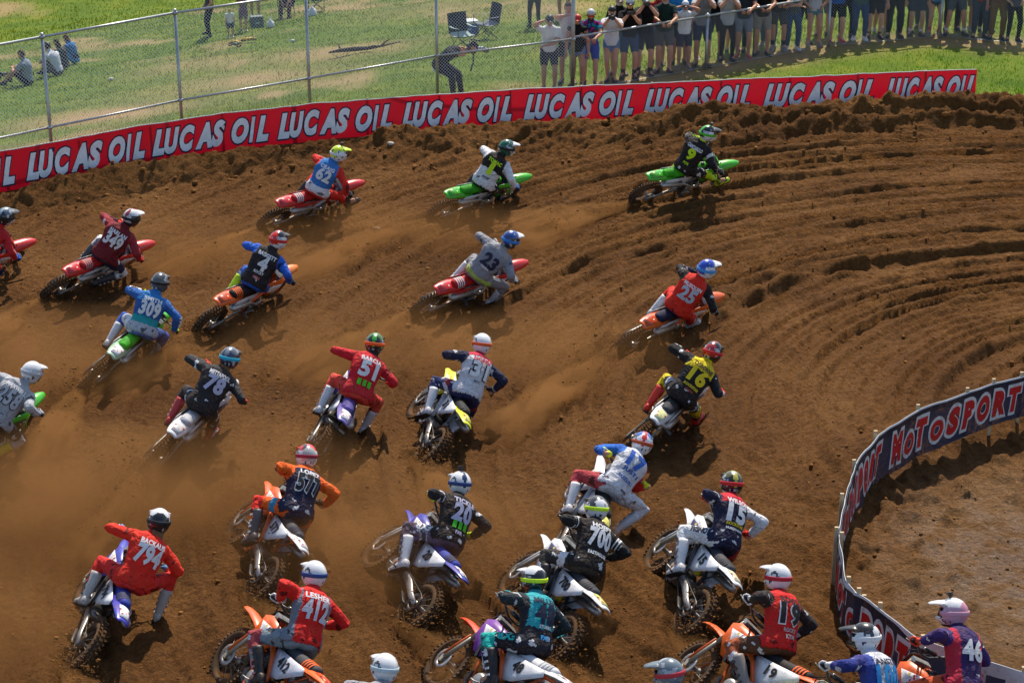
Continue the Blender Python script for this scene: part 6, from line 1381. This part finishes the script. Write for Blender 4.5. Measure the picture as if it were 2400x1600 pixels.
for q, (px, py, c, bt, lb) in enumerate(((1545, 170, (0.45, 0.03, 0.03), ('shorts', DEN), 'man in red t-shirt behind the white-bearded man'), (1625, 150, (0.55, 0.55, 0.58), ('shorts', BLK), 'man in off-white t-shirt behind the grey shirt with pale sleeves'), (1722, 128, (0.10, 0.20, 0.12), ('shorts', TAN), 'man in green t-shirt and khaki shorts behind the photographer in leggings'),
        (1805, 112, (0.6, 0.6, 0.6), ('pants', DEN), 'person in white shirt and jeans behind the khaki shorts'), (1935, 96, (0.5, 0.06, 0.05), ('shorts', (0.18, 0.16, 0.13)), 'man in red shirt behind the woman in white lace top'), (2070, 80, (0.5, 0.5, 0.52), ('shorts', DEN), 'man in pale shirt and denim shorts behind the black ankle boots'),
        (2168, 74, (0.3, 0.3, 0.33), ('pants', (0.10, 0.12, 0.16)), 'person in grey hooded top behind the girl in bright blue'), (2275, 84, (0.03, 0.12, 0.32), ('shorts', (0.2, 0.18, 0.15)), 'man in blue shirt behind the orange shirt'), (2325, 86, (0.55, 0.56, 0.58), ('pants', BLK), 'person in white top behind the mustard trousers'))):
    S(at_fence(px, py, 0.75 + 0.12 * (q % 3)), 1.70 + 0.04 * (q % 4), -90 + 9 * (q % 3 - 1), ('down', 'hips', 'fold')[q % 3], tshirt(c), bt, (0.3, 0.3, 0.3) if q % 2 else BLK, dict(hair=(BR, BLD, DK)[q % 3]), lb, skin=q)
# on the hillside
hg = 'people on the grass hillside'
def gp(px, py): return on_ground(px, py)
seated(gp(66, 200), 1.78, 165, tshirt((0.24, 0.28, 0.34)), ('shorts', BLK), BLK, dict(hair=(0.10, 0.06, 0.04)), 'man in grey printed t-shirt sitting on the grass beside a bicycle', hg, 6, 1, reach=0.62, spread=0.16)
seated(gp(136, 178), 1.78, 150, tshirt((0.60, 0.62, 0.68)), ('shorts', (0.10, 0.09, 0.08)), BLK, dict(hair=DK, cap=BLK), 'man in white t-shirt and black cap sitting on the grass hugging his knees', hg, 22, 1)
seated(gp(152, 163), 1.60, 150, tshirt((0.035, 0.045, 0.045)), ('pants', (0.04, 0.05, 0.08)), BLK, dict(hair=BR, long=1), 'woman in dark green t-shirt sitting on the grass between two others', hg, 18)
seated(gp(176, 150), 1.60, 155, tshirt((0.02, 0.16, 0.40), low=(0.14, (0.015, 0.02, 0.05))), ('shorts', (0.04, 0.25, 0.5)), BLK, dict(hair=(0.14, 0.05, 0.03), long=1), 'woman in bright blue t-shirt with brown ponytail sitting on the grass', hg, 20)
S(gp(490, 86), 1.70, 200, 'hips', tshirt((0.10, 0.11, 0.13)), ('tight', BLK), BLK, dict(hair=BR, long=1), 'woman in grey top and black leggings standing astride on the hillside', hg, stance=0.30)
S(gp(541, 89), 0.92, -80, 'down', tshirt(WHT), ('shorts', (0.02, 0.05, 0.08)), (0.5, 0.5, 0.5), dict(hair=(0.6, 0.42, 0.16)), 'blond toddler in white t-shirt standing on the grass', hg)
S(gp(572, 74), 1.25, -90, 'cap', tshirt((0.22, 0.12, 0.16)), ('dress', BLK), TAN, dict(hair=BLD, long=1), 'girl in mauve dress standing behind the toddler', hg, sleeve=0.4)
S(gp(600, 44), 1.70, -95, 'hips', tshirt((0.4, 0.42, 0.45)), ('hot', (0.22, 0.30, 0.45)), TAN, dict(hair=BLD, long=1), 'woman in pale denim shorts standing behind the grey cooler', hg, skin=1)
S(gp(1252, 66), 1.68, 95, 'hips', tshirt((0.1, 0.1, 0.11)), ('tight', BLK), BLK, dict(hair=BR, long=1), 'woman in black leggings walking on the hillside past the dark camp chair', hg)
S(gp(1322, 44), 1.80, -100, 'down', tshirt(BLK), ('shorts', BLK), (0.08, 0.09, 0.10), dict(hair=BR), 'man in black shorts on the hillside above the pink shirt', hg, skin=3)
def bend_cam(pr, J, k, Mw):
    p = (J['wrist'][1] + J['wrist'][-1]) / 2 + Vector((0.12, 0, 0.02)); X = Mw @ p; rot = Mw.to_3x3() @ Matrix.Rotation(R(4), 3, 'Y')
    r_ = tag(empty('video_camera'), 'black video camera with banded white lens held by the crouching cameraman', 'camera'); r_.matrix_world = M4(rot, X)
    b = MB(); b.box((0, 0, 0), (0.16, 0.12, 0.14)); b.box((-0.02, -0.07, 0), (0.10, 0.02, 0.08)); b.build('camera_body', 'black_plastic', r_)
    l = MB(); l.lathe([(0.0, 0.0), (0.04, 0.0), (0.045, 0.22), (0.056, 0.24), (0.058, 0.32), (0.048, 0.32), (0.0, 0.30)], (0.08, 0, 0), 'x', 16, closed=False); q = l.build('lens', 'satin', r_, oc=(0.02, 0.02, 0.025))
    for x0 in (0.12, 0.19, 0.25):
        l = MB(); l.lathe([(0.0475 + (0.011 if x0 > 0.24 else 0.002), x0 - 0.08), (0.0475 + (0.011 if x0 > 0.24 else 0.002), x0 - 0.055), (0.040, x0 - 0.055), (0.040, x0 - 0.08)], (0.08, 0, 0), 'x', 16); l.build('lens_band', 'satin', q, oc=(0.6, 0.62, 0.66))
    h = MB(); h.tube([(-0.05, 0, 0.07), (-0.04, 0, 0.15), (0.12, 0, 0.17), (0.20, 0, 0.16)], [0.012, 0.012, 0.018, 0.020], 8); h.build('top_handle', 'black_plastic', r_)
    s_ = MB(); s_.tube([(0.05, 0, -0.07), (0.07, 0, -0.30), (0.02, 0, -0.52)], [0.018, 0.016, 0.02], 8); s_.build('monopod', 'black_plastic', r_)
    for q, z in enumerate((0.86, 0.72)):
        X2 = Mw @ Vector((-0.52 + 0.02 * q, -0.02, z - 0.18)); w = MB(); w.lathe([(0.0, -0.10), (0.033, -0.10), (0.035, -0.03), (0.033, 0.05), (0.014, 0.085), (0.014, 0.105), (0.0, 0.105)], (0, 0, 0), 'z', 12, closed=False)
        o = w.build('water_bottle', 'satin', None, oc=(0.62, 0.64, 0.66)); o.matrix_world = M4(Mw.to_3x3() @ Matrix.Rotation(R(-60), 3, 'Y'), X2)
        tag(o, ('upper' if q == 0 else 'lower') + ' white bottle tucked at the cameraman\'s back', 'bottle', 'white bottles at the cameraman\'s back')
cp_ = at_fence(1072, 232, -0.2)
S(cp_, 1.78, -28, 'fold', tshirt(BLK), ('pants', BLK), BLK, dict(hair=DK, beard=DK), 'cameraman in black bending over his video camera behind the fence', 'people on the grass hillside', lean=52, skin=1, extra=bend_cam, drop=0.22)
bake_bodies()
for c in CJ: dress_person(c)
# ------------------------------------------------------------------ things left on the hillside
def camp_chair(p, face, fabric, trim, label, arm=True):
    r = tag(empty('camp_chair', p, (0, 0, R(face))), label, 'chair', 'folding camp chairs on the hillside')
    w, d = 0.26, 0.24
    for a, b in (((d, w, 0), (-d, -w, 0.46)), ((d, -w, 0), (-d, w, 0.46)), ((-d, w, 0), (d, -w, 0.46)), ((-d, -w, 0), (d, w, 0.46)), ((d, w, 0), (-d, w, 0.46)), ((d, -w, 0), (-d, -w, 0.46)), ((-d, w, 0), (d, w, 0.44)), ((-d, -w, 0), (d, -w, 0.44))):
        MB().tube([a, b], 0.009, 6).build('leg', 'satin', r, oc=BLK)
    for s in (1, -1):
        MB().tube([(-d, w * s, 0.44), (-d - 0.09, w * s, 0.93)], 0.010, 6).build('back_post', 'satin', r, oc=BLK); MB().tube([(d, w * s, 0.42), (d, w * s, 0.64)], 0.010, 6).build('arm_post', 'satin', r, oc=BLK)
        q = MB(); q.tube([(d + 0.02, w * s, 0.64), (0, w * s, 0.61), (-d - 0.03, w * s, 0.62)], [(0.03, 0.006)] * 3, 6, side=(0, 1, 0)); q.build('armrest', 'cloth_tint', r, oc=trim)
    def sheet(f, name, c):
        n, mm = 9, 7; vs = [Vector(f(i / (n - 1), j / (mm - 1))) for i in range(n) for j in range(mm)]; nb = len(vs)
        q = MB(); fs = [(i * mm + j, (i + 1) * mm + j, (i + 1) * mm + j + 1, i * mm + j + 1) for i in range(n - 1) for j in range(mm - 1)]
        q.add(vs + [v - Vector((0, 0, 0.006)) for v in vs], fs + [tuple(k + nb for k in reversed(g)) for g in fs], True); q.build(name, 'cloth_tint', r, oc=c)
    sheet(lambda u, v: (d - 2 * d * u, w * (2 * v - 1), 0.45 - 0.05 * math.sin(math.pi * u) - 0.05 * (1 - (2 * v - 1) ** 2) * math.sin(math.pi * min(1, u + 0.2))), 'seat', trim)
    sheet(lambda u, v: (-d + 0.02 - 0.12 * u - 0.05 * (1 - (2 * v - 1) ** 2), w * (2 * v - 1), 0.42 + 0.50 * u), 'backrest', fabric)
    return r
from_object_colour('cloth_tint', 0.85, None, spec=0.2)
camp_chair(gp(1085, 120), -60, (0.02, 0.03, 0.03), (0.40, 0.50, 0.45), 'pale green and black folding camp chair in front of the blue cooler')
camp_chair(gp(1140, 92), -150, (0.016, 0.022, 0.03), (0.20, 0.22, 0.25), 'dark folding camp chair beside the blue cooler')
ca = gp(672, 42); camp_chair(ca, -90, BLK, BLK, 'black folding camp chair with a person sitting behind the fence')
camp_chair(gp(742, 26), -80, BLK, BLK, 'black folding camp chair beside the tied white bag')
def cooler(p, face, body, lid, label, sz=(0.36, 0.58, 0.34)):
    r = tag(empty('cooler', p, (0, 0, R(face))), label, 'cooler', 'coolers on the hillside'); x, y, z = sz
    def rb(c, s, t=1.0):
        q = MB(); q.box(c, s, None, t); bm = bmesh.new(); me = q.mesh('t', 'satin'); bm.from_mesh(me); bmesh.ops.bevel(bm, geom=bm.edges[:], offset=0.018, segments=2, affect='EDGES'); bm.to_mesh(me); bm.free(); return me
    put('box', rb((0, 0, z / 2), (x, y, z), 1.06), r, body); put('lid', rb((0, 0, z + 0.045), (x * 1.07, y * 1.05, 0.085)), r, lid)
    for s in (1, -1):
        q = MB(); q.tube([(-0.09, (y / 2 + 0.01) * s, z * 0.7), (-0.09, (y / 2 + 0.045) * s, z * 0.78), (0.09, (y / 2 + 0.045) * s, z * 0.78), (0.09, (y / 2 + 0.01) * s, z * 0.7)], 0.011, 6); q.build('handle', 'satin', r, oc=lid)
    q = MB(); q.box((x / 2 + 0.012, 0, z * 0.62), (0.006, 0.14, 0.05)); q.build('badge', 'satin', r, oc=(0.5, 0.55, 0.6)); return r
cooler(gp(1094, 84), -70, (0.015, 0.09, 0.34), (0.62, 0.64, 0.64), 'blue cooler box with white lid beside the camp chairs')
cooler(gp(602, 66), -70, (0.09, 0.13, 0.13), (0.07, 0.10, 0.10), 'grey green soft cooler standing behind the toddler', (0.26, 0.40, 0.30))
def bag(p, label, k=1.0):
    q = MB(); rings = []
    for i in range(7):
        t = i / 6; rr = (0.13, 0.16, 0.165, 0.15, 0.11, 0.06, 0.03)[i] * k
        rings.append([Vector((rr * math.cos(w) * (1 + 0.35 * noise.noise((math.cos(w) * 2, math.sin(w) * 2, t * 4))), rr * math.sin(w) * (1 + 0.35 * noise.noise((math.cos(w) * 2, 5 + math.sin(w) * 2, t * 4))), t * 0.34 * k)) for w in np.linspace(0, 2 * math.pi, 16, endpoint=False)])
    q.loft(rings); r = tag(empty('plastic_bag', p), label, 'bag', 'white plastic bags on the hillside'); q.build('sack', 'satin', r, oc=(0.66, 0.68, 0.70))
    for s in (1, -1): MB().tube([(0.0, 0.03 * s, 0.33 * k), (0.03 * s, 0.07 * s, 0.40 * k), (0.05 * s, 0.05 * s, 0.34 * k)], 0.012, 6).build('handle', 'satin', r, oc=(0.66, 0.68, 0.70))
bag(gp(634, 65), 'white plastic bag slumped against the grey green cooler', 0.8); bag(gp(732, 38), 'tied white plastic bag on the grass behind the fence post', 0.95)
# seated person in the camp chair
CJ.clear()
seated(ca + Vector((0, 0.02, 0)), 1.66, -90, tshirt((0.05, 0.03, 0.03)), ('pants', (0.08, 0.035, 0.03)), BLK, dict(hair=BR, long=1), 'person in maroon trousers sitting in a black camp chair', 'people on the grass hillside', -8, 1, zseat=0.50, reach=0.66)
bake_bodies(); [dress_person(c) for c in CJ]
def toy(p, face, label):
    r = tag(empty('toy_motorcycle', p), label, 'toy', 'toy motorcycles on the grass'); r.matrix_world = Matrix.Translation(p + Vector((0, 0, 0.06))) @ Matrix.Rotation(R(face), 4, 'Z') @ Matrix.Rotation(R(62), 4, 'X')
    for x in (-0.15, 0.15):
        q = MB(); q.lathe([(0.05, -0.018), (0.078, -0.018), (0.084, 0), (0.078, 0.018), (0.05, 0.018)], (x, 0, 0.08), 'y', 16); q.build('wheel', 'tyre', r)
    q = MB(); q.tube([(-0.22, 0, 0.20), (-0.08, 0, 0.19), (0.05, 0, 0.22), (0.13, 0, 0.21)], [(0.03, 0.012), (0.035, 0.03), (0.04, 0.045), (0.02, 0.03)], 8, side=(0, 1, 0)); q.build('fairing', 'satin', r, oc=(0.75, 0.45, 0.01))
    q = MB(); q.loft(rbox((0.0, 0, 0.11), 0.07, 0.035, 0.05)); q.build('engine', 'satin', r, oc=(0.02, 0.10, 0.05))
    q = MB(); q.tube([(0.20, 0, 0.19), (0.13, 0, 0.175), (0.08, 0, 0.16)], [(0.02, 0.006), (0.03, 0.008), (0.02, 0.006)], 8, side=(0, 1, 0)); q.build('front_fender', 'satin', r, oc=(0.75, 0.45, 0.01))
    q = MB(); q.tube([(0.15, 0.0, 0.08), (0.10, 0.0, 0.27)], 0.008, 6); q.tube([(0.08, -0.09, 0.29), (0.10, 0, 0.27), (0.08, 0.09, 0.29)], 0.007, 6); q.build('handlebar', 'satin', r, oc=BLK)
toy(gp(547, 114), 150, 'small yellow and black toy motorcycle lying in front of the toddler'); toy(gp(582, 100), 20, 'small yellow and green toy motorcycle lying below the grey cooler')
# branch
bp_ = gp(838, 126); q = MB(); pts = [Vector((-0.75, -0.10, 0.05)), Vector((-0.45, -0.02, 0.09)), Vector((-0.1, 0.05, 0.11)), Vector((0.25, 0.18, 0.10)), Vector((0.6, 0.42, 0.10)), Vector((1.1, 0.75, 0.14))]
r = tag(empty('fallen_branch', bp_), 'dark fallen branch lying in the grass behind the fence', 'branch')
q.tube(pts, [0.02, 0.05, 0.065, 0.05, 0.03, 0.012], 9); simple('bark', (0.05, 0.035, 0.025), 0.9, bump=(18, 0.9)); q.build('limb', 'bark', r)
for a, b in ((pts[1], (-0.55, 0.35, 0.2)), (pts[3], (0.55, -0.05, 0.22)), (pts[4], (0.85, 0.35, 0.3))): MB().tube([a, (Vector(a) + Vector(b)) / 2 + Vector((0, 0, 0.03)), b], [0.03, 0.02, 0.008], 6).build('twig', 'bark', r)
# bicycle lying by the seated man
r = tag(empty('bicycle'), 'small black bicycle lying on the grass beside the man in grey', 'bicycle'); bpz = gp(18, 196); r.matrix_world = Matrix.Translation(bpz + Vector((0, 0, 0.10))) @ Matrix.Rotation(R(25), 4, 'Z') @ Matrix.Rotation(R(58), 4, 'X')
for x in (-0.46, 0.46):
    q = MB(); q.lathe([(0.235, -0.022), (0.25, -0.024), (0.262, 0), (0.25, 0.024), (0.235, 0.022)], (x, 0, 0.26), 'y', 28); w = q.build('wheel', 'rubber', r)
    q = MB()
    for i in range(16): q.tube([(x, 0, 0.26), (x + 0.235 * math.cos(i * math.pi / 8), 0, 0.26 + 0.235 * math.sin(i * math.pi / 8))], 0.002, 3, caps=False)
    q.build('spokes', 'alloy', w)
q = MB()
for a, b in (((0.38, 0, 0.52), (-0.08, 0, 0.28)), ((0.38, 0, 0.58), (-0.18, 0, 0.52)), ((-0.18, 0, 0.55), (-0.08, 0, 0.28)), ((-0.08, 0.04, 0.28), (-0.46, 0.05, 0.26)), ((-0.18, 0, 0.5), (-0.46, 0.05, 0.26)), ((0.37, 0, 0.62), (0.46, 0.05, 0.26)), ((0.37, 0, 0.62), (0.46, -0.05, 0.26))): q.tube([a, b], 0.016, 8)
q.build('frame', 'satin', r, oc=BLK)
MB().tube([(0.34, -0.34, 0.80), (0.33, -0.14, 0.80), (0.36, 0, 0.64), (0.33, 0.14, 0.80), (0.34, 0.34, 0.80)], 0.012, 8).build('handlebar', 'satin', r, oc=BLK)
q = MB(); q.tube([(-0.32, 0, 0.60), (-0.20, 0, 0.61), (-0.05, 0, 0.60)], [(0.06, 0.02), (0.05, 0.025), (0.02, 0.015)], 8, side=(0, 1, 0)); q.build('saddle', 'satin', r, oc=BLK)
# stones and scraps that can be picked out
for px, py, c, lb in ((884, 544, (0.30, 0.20, 0.11), 'rounded brown stone lying in the rut behind the grey 23 rider'), (260, 190, (0.55, 0.52, 0.45), 'pale stone on the worn grass below the seated group'), (686, 100, (0.6, 0.6, 0.58), 'white stone on the worn grass below the camp chairs'), (916, 343, (0.5, 0.45, 0.36), 'pale stone on the dirt bank behind the 62 rider')):
    p = on_ground(px, py); q = MB(); q.ball((0, 0, 0), (0.075, 0.06, 0.045), 10, 7); q.v = [tuple(Vector(v) * (1 + 0.25 * noise.noise(Vector(v) * 20 + Vector((px, 0, 0))))) for v in q.v]
    o = q.build('stone', 'plain', None, oc=c); o.location = p + Vector((0, 0, 0.05)); tag(o, lb, 'stone', 'loose stones')
# ------------------------------------------------------------------ loose clods, dirt thrown by the wheels, dust in the air
def clods(centres, sizes, cols, name):
    k = len(centres); oct_ = name == 'flying_dirt'; g = (1 + 5 ** 0.5) / 2; base = np.array([(-1, g, 0), (1, g, 0), (-1, -g, 0), (1, -g, 0), (0, -1, g), (0, 1, g), (0, -1, -g), (0, 1, -g), (g, 0, -1), (g, 0, 1), (-g, 0, -1), (-g, 0, 1)], float) / 1.9; tri = np.array([(0, 11, 5), (0, 5, 1), (0, 1, 7), (0, 7, 10), (0, 10, 11), (1, 5, 9), (5, 11, 4), (11, 10, 2), (10, 7, 6), (7, 1, 8), (3, 9, 4), (3, 4, 2), (3, 2, 6), (3, 6, 8), (3, 8, 9), (4, 9, 5), (2, 4, 11), (6, 2, 10), (8, 6, 7), (9, 8, 1)])
    if oct_: base = np.array([(1, 0, 0), (-1, 0, 0), (0, 1, 0), (0, -1, 0), (0, 0, 1), (0, 0, -1)], float); tri = np.array([(0, 2, 4), (2, 1, 4), (1, 3, 4), (3, 0, 4), (2, 0, 5), (1, 2, 5), (3, 1, 5), (0, 3, 5)])
    nv_, nt_ = len(base), len(tri)
    V = base[None] * (sizes[:, None, None] * RNG.uniform(0.6, 1.25, (k, nv_, 1)) * np.array([1.15, 1.0, 0.72])); a = RNG.uniform(0, 6.28, k); c, s = np.cos(a)[:, None], np.sin(a)[:, None]
    x, y = V[..., 0] * c - V[..., 1] * s, V[..., 0] * s + V[..., 1] * c; V = np.stack([x, y, V[..., 2]], -1) + centres[:, None]
    F = (tri[None] + nv_ * np.arange(k)[:, None, None]).reshape(-1, 3)
    return raw_mesh(name, V.reshape(-1, 3), F, 'clod', np.repeat(cols, nt_, axis=0), smooth=True)
m, nt, b = nodes_of('clod'); at = N(nt, 'ShaderNodeAttribute', attribute_name='Col'); nt.links.new(at.outputs['Color'], b.inputs['Base Color']); b.inputs['Roughness'].default_value = 0.95; b.inputs['Specular IOR Level'].default_value = 0.15; M['clod'] = m
k = 7000; cx = RNG.uniform(-11, 11, k); cyy = RNG.uniform(15.5, 41, k); dY = cyy - YB(cx); near = np.exp(-((dY + 1.2) / 1.0) ** 2)
ok = (dY < -0.15) & (RNG.uniform(0, 1, k) < 0.40 + 0.6 * near + 0.5 * (fbm(cx * 0.7, cyy * 0.7, 2) > 0.1)); cx, cyy, near = cx[ok], cyy[ok], near[ok]; k = len(cx)
sz = RNG.gamma(1.8, 0.0050, k) * (1 + 1.2 * near) + 0.005; cz = land(cx, cyy) + sz * 0.3
cc = np.array(DIRT) * RNG.uniform(0.55, 1.45, (k, 1))
tag(put('loose_clods', clods(np.stack([cx, cyy, cz], -1), sz, cc, 'loose_clods')), 'loose clods of brown dirt scattered over the track', 'dirt', kind='stuff')
# roost: (rider number, length, strength)
ROOST = {'9': (3.0, 1.2), '1': (3.6, 0.9), '62': (2.8, 0.8), '25': (3.4, 1.1), '23': (3.0, 0.8), '4': (2.6, 0.9), '16': (2.6, 1.0), '349': (2.8, 1.0), '309': (2.4, 0.9), '78': (2.6, 1.3), '51': (2.2, 1.0), '31': (2.0, 1.1), '577': (1.8, 0.8), '20': (2.0, 1.2), '17': (1.8, 0.9), '700': (1.8, 0.9), '15': (1.8, 0.9), '794': (2.4, 1.2), '258': (2.4, 1.2), '412': (1.6, 0.5), '48': (1.6, 0.6), '19': (1.8, 0.7), '33': (2.2, 0.7)}
m = bpy.data.materials.new('dust'); m.use_nodes = True; nt = m.node_tree; nt.nodes.remove(nt.nodes['Principled BSDF'])
pv = N(nt, 'ShaderNodeVolumePrincipled'); pv.inputs['Color'].default_value = (0.42, 0.215, 0.078, 1); pv.inputs['Anisotropy'].default_value = 0.25
co = N(nt, 'ShaderNodeTexCoord').outputs['Object']; sx = N(nt, 'ShaderNodeSeparateXYZ'); nt.links.new(co, sx.inputs[0])
def mth(op, a, b_=None, c=None):
    n = N(nt, 'ShaderNodeMath', operation=op)
    for i, q in enumerate((a, b_, c)):
        if q is None: continue
        if isinstance(q, (int, float)): n.inputs[i].default_value = q
        else: nt.links.new(q, n.inputs[i])
    return n.outputs[0]
wv_ = N(nt, 'ShaderNodeVectorMath', operation='MULTIPLY'); nt.links.new(co, wv_.inputs[0]); wv_.inputs[1].default_value = (3.2, 1.6, 1.6); oi = N(nt, 'ShaderNodeObjectInfo')
wa_ = N(nt, 'ShaderNodeVectorMath', operation='ADD'); nt.links.new(wv_.outputs[0], wa_.inputs[0]); nt.links.new(oi.outputs['Location'], wa_.inputs[1]); wn2_ = noise_node(nt, 1.0, 4, 0.6, wa_.outputs[0]); ws_ = N(nt, 'ShaderNodeSeparateColor'); nt.links.new(wn2_.outputs['Color'], ws_.inputs[0])
def warp(axis, ch):
    return mth('ADD', sx.outputs[axis], mth('MULTIPLY', mth('SUBTRACT', ws_.outputs[ch], 0.5), mth('MULTIPLY_ADD', sx.outputs[0], 2.2, 0.12)))
wy_, wz_ = warp(1, 0), mth('ADD', warp(2, 1), mth('MULTIPLY', mth('MULTIPLY', sx.outputs[0], sx.outputs[0]), 0.45))
rad_ = mth('MULTIPLY_ADD', sx.outputs[0], 0.66, 0.12); rr_ = mth('ADD', mth('MULTIPLY', wy_, wy_), mth('MULTIPLY', wz_, wz_))
edge = mth('SUBTRACT', 1.0, mth('DIVIDE', rr_, mth('MULTIPLY', rad_, rad_))); edge = mth('MAXIMUM', edge, 0.0)
fade = mth('POWER', mth('MAXIMUM', mth('SUBTRACT', 1.0, sx.outputs[0]), 0.0), 1.1)
vm = N(nt, 'ShaderNodeVectorMath', operation='MULTIPLY'); nt.links.new(co, vm.inputs[0]); vm.inputs[1].default_value = (4.5, 4.0, 4.0)
va = N(nt, 'ShaderNodeVectorMath', operation='ADD'); nt.links.new(vm.outputs[0], va.inputs[0]); nt.links.new(oi.outputs['Location'], va.inputs[1]); nz = noise_node(nt, 1.0, 6, 0.75, va.outputs[0]); nr = ramp(nt, nz.outputs[0], [(0.42, (0, 0, 0)), (0.62, (1, 1, 1))])
den = mth('MULTIPLY', mth('MULTIPLY', mth('MULTIPLY', edge, fade), mth('MULTIPLY_ADD', nr.outputs[0], 0.85, 0.18)), mth('MULTIPLY', oi.outputs['Alpha'], 10.0))
near_ = mth('DIVIDE', 0.45, mth('ADD', rad_, 0.10)); den = mth('MULTIPLY', den, near_)
nt.links.new(den, pv.inputs['Density']); nt.links.new(pv.outputs[0], nt.nodes['Material Output'].inputs['Volume']); M['dust'] = m
hull = MB(); hull.tube([(x, 0, 0) for x in (-0.02, 0.0, 0.25, 0.5, 0.75, 1.0)], [0.02] + [0.22 + 1.05 * x for x in (0.0, 0.25, 0.5, 0.75, 1.0)], 16); HULL = hull.mesh('dust', 'dust')
pc, ps, pcol = [], [], []
for a, kk, Mw, st, body, gm, bmx in jobs:
    n = a[0]
    if n not in ROOST: continue
    L, q = ROOST[n]; hd = Mw.to_3x3() @ Vector((1, 0, 0)); hd.z = 0; hd.normalize(); side = Vector((-hd.y, hd.x, 0)); src = Mw @ Vector((-0.80, 0, 0.05))
    back = (-hd + side * -0.26 + Vector((0, 0, 0.08))).normalized(); y = Vector((0, 0, 1)).cross(back).normalized(); z = back.cross(y)
    o = put('dust_plume', HULL); o.matrix_world = Matrix.Translation(src - back * 0.12) @ Matrix((back, y, z)).transposed().to_4x4() @ Matrix.Diagonal((L * 1.25, 0.72, 0.55, 1)); o.color = (1, 1, 1, q * 6.5)
    tag(o, 'brown dust thrown up by the rear wheel of a bike', 'dust', 'dust plumes behind the bikes', kind='stuff')
    k = int(1000 * q); t = RNG.uniform(0, 1, k) ** 1.4; sp = 0.05 + 0.28 * t
    c0 = np.array(src)[None] + np.array(back)[None] * (t * L * 0.85)[:, None] + np.array(side)[None] * (RNG.normal(0, 1, k) * sp)[:, None]; c0[:, 2] += np.abs(RNG.normal(0, 1, k)) * (0.10 + 0.42 * np.sin(np.pi * np.minimum(1, t * 1.15))) * 0.8
    gz = land(c0[:, 0], c0[:, 1], False); c0[:, 2] = np.maximum(c0[:, 2], gz + 0.01); pc.append(c0); ps.append(RNG.gamma(1.3, 0.0040, k) + 0.0025); pcol.append(np.array(DIRT) * RNG.uniform(0.4, 1.3, (k, 1)))
pc, ps, pcol = np.concatenate(pc), np.concatenate(ps), np.concatenate(pcol)
tag(put('flying_dirt', clods(pc, ps, pcol, 'flying_dirt')), 'grains and clods of dirt flung into the air behind the wheels', 'dirt', kind='stuff')

# thin dust hanging low over the pack
m = m.copy(); m.name = 'hanging_dust'; M['hanging_dust'] = m; nt = m.node_tree
for n in list(nt.nodes):
    if n.type not in ('PRINCIPLED_VOLUME', 'OUTPUT_MATERIAL'): nt.nodes.remove(n)
pv = [n for n in nt.nodes if n.type == 'PRINCIPLED_VOLUME'][0]
co = N(nt, 'ShaderNodeTexCoord').outputs['Object']; ln = N(nt, 'ShaderNodeVectorMath', operation='LENGTH'); nt.links.new(co, ln.inputs[0])
geo = N(nt, 'ShaderNodeNewGeometry'); nz = noise_node(nt, 0.9, 4, 0.6, geo.outputs['Position']); nr = ramp(nt, nz.outputs[0], [(0.38, (0, 0, 0)), (0.66, (1, 1, 1))])
oi = N(nt, 'ShaderNodeObjectInfo'); ed = mth('MAXIMUM', mth('SUBTRACT', 1.0, mth('MULTIPLY', ln.outputs['Value'], ln.outputs['Value'])), 0.0)
nt.links.new(mth('MULTIPLY', mth('MULTIPLY', ed, mth('MULTIPLY_ADD', nr.outputs[0], 0.8, 0.2)), mth('MULTIPLY', oi.outputs['Alpha'], 1.3)), pv.inputs['Density'])
hull = MB(); hull.ball((0, 0, 0), 1.0, 24, 14); PUFF = hull.mesh('dust', m)
for x, y, sx_, sy_, sz_, q in ((-5.6, 22.6, 2.4, 2.2, 0.75, 1.0), (-3.6, 23.2, 2.2, 1.6, 0.7, 0.8), (-6.6, 27.2, 2.4, 2.0, 0.6, 0.7), (-1.4, 21.6, 2.4, 1.8, 0.7, 0.7), (-6.4, 19.5, 2.0, 1.8, 0.7, 0.9), (0.6, 27.6, 2.6, 1.6, 0.5, 0.6), (-5.2, 32.2, 2.6, 1.4, 0.45, 0.6), (-1.6, 33.2, 2.6, 1.2, 0.45, 0.6), (-2.2, 28.0, 2.4, 1.6, 0.5, 0.5)):
    o = put('dust_haze', PUFF); o.matrix_world = Matrix.Translation((x, y, 0.30)) @ Matrix.Diagonal((sx_, sy_, sz_, 1)); o.color = (1, 1, 1, q)
    tag(o, 'soft brown dust hanging low over the track', 'dust', 'dust hanging over the track', kind='stuff')
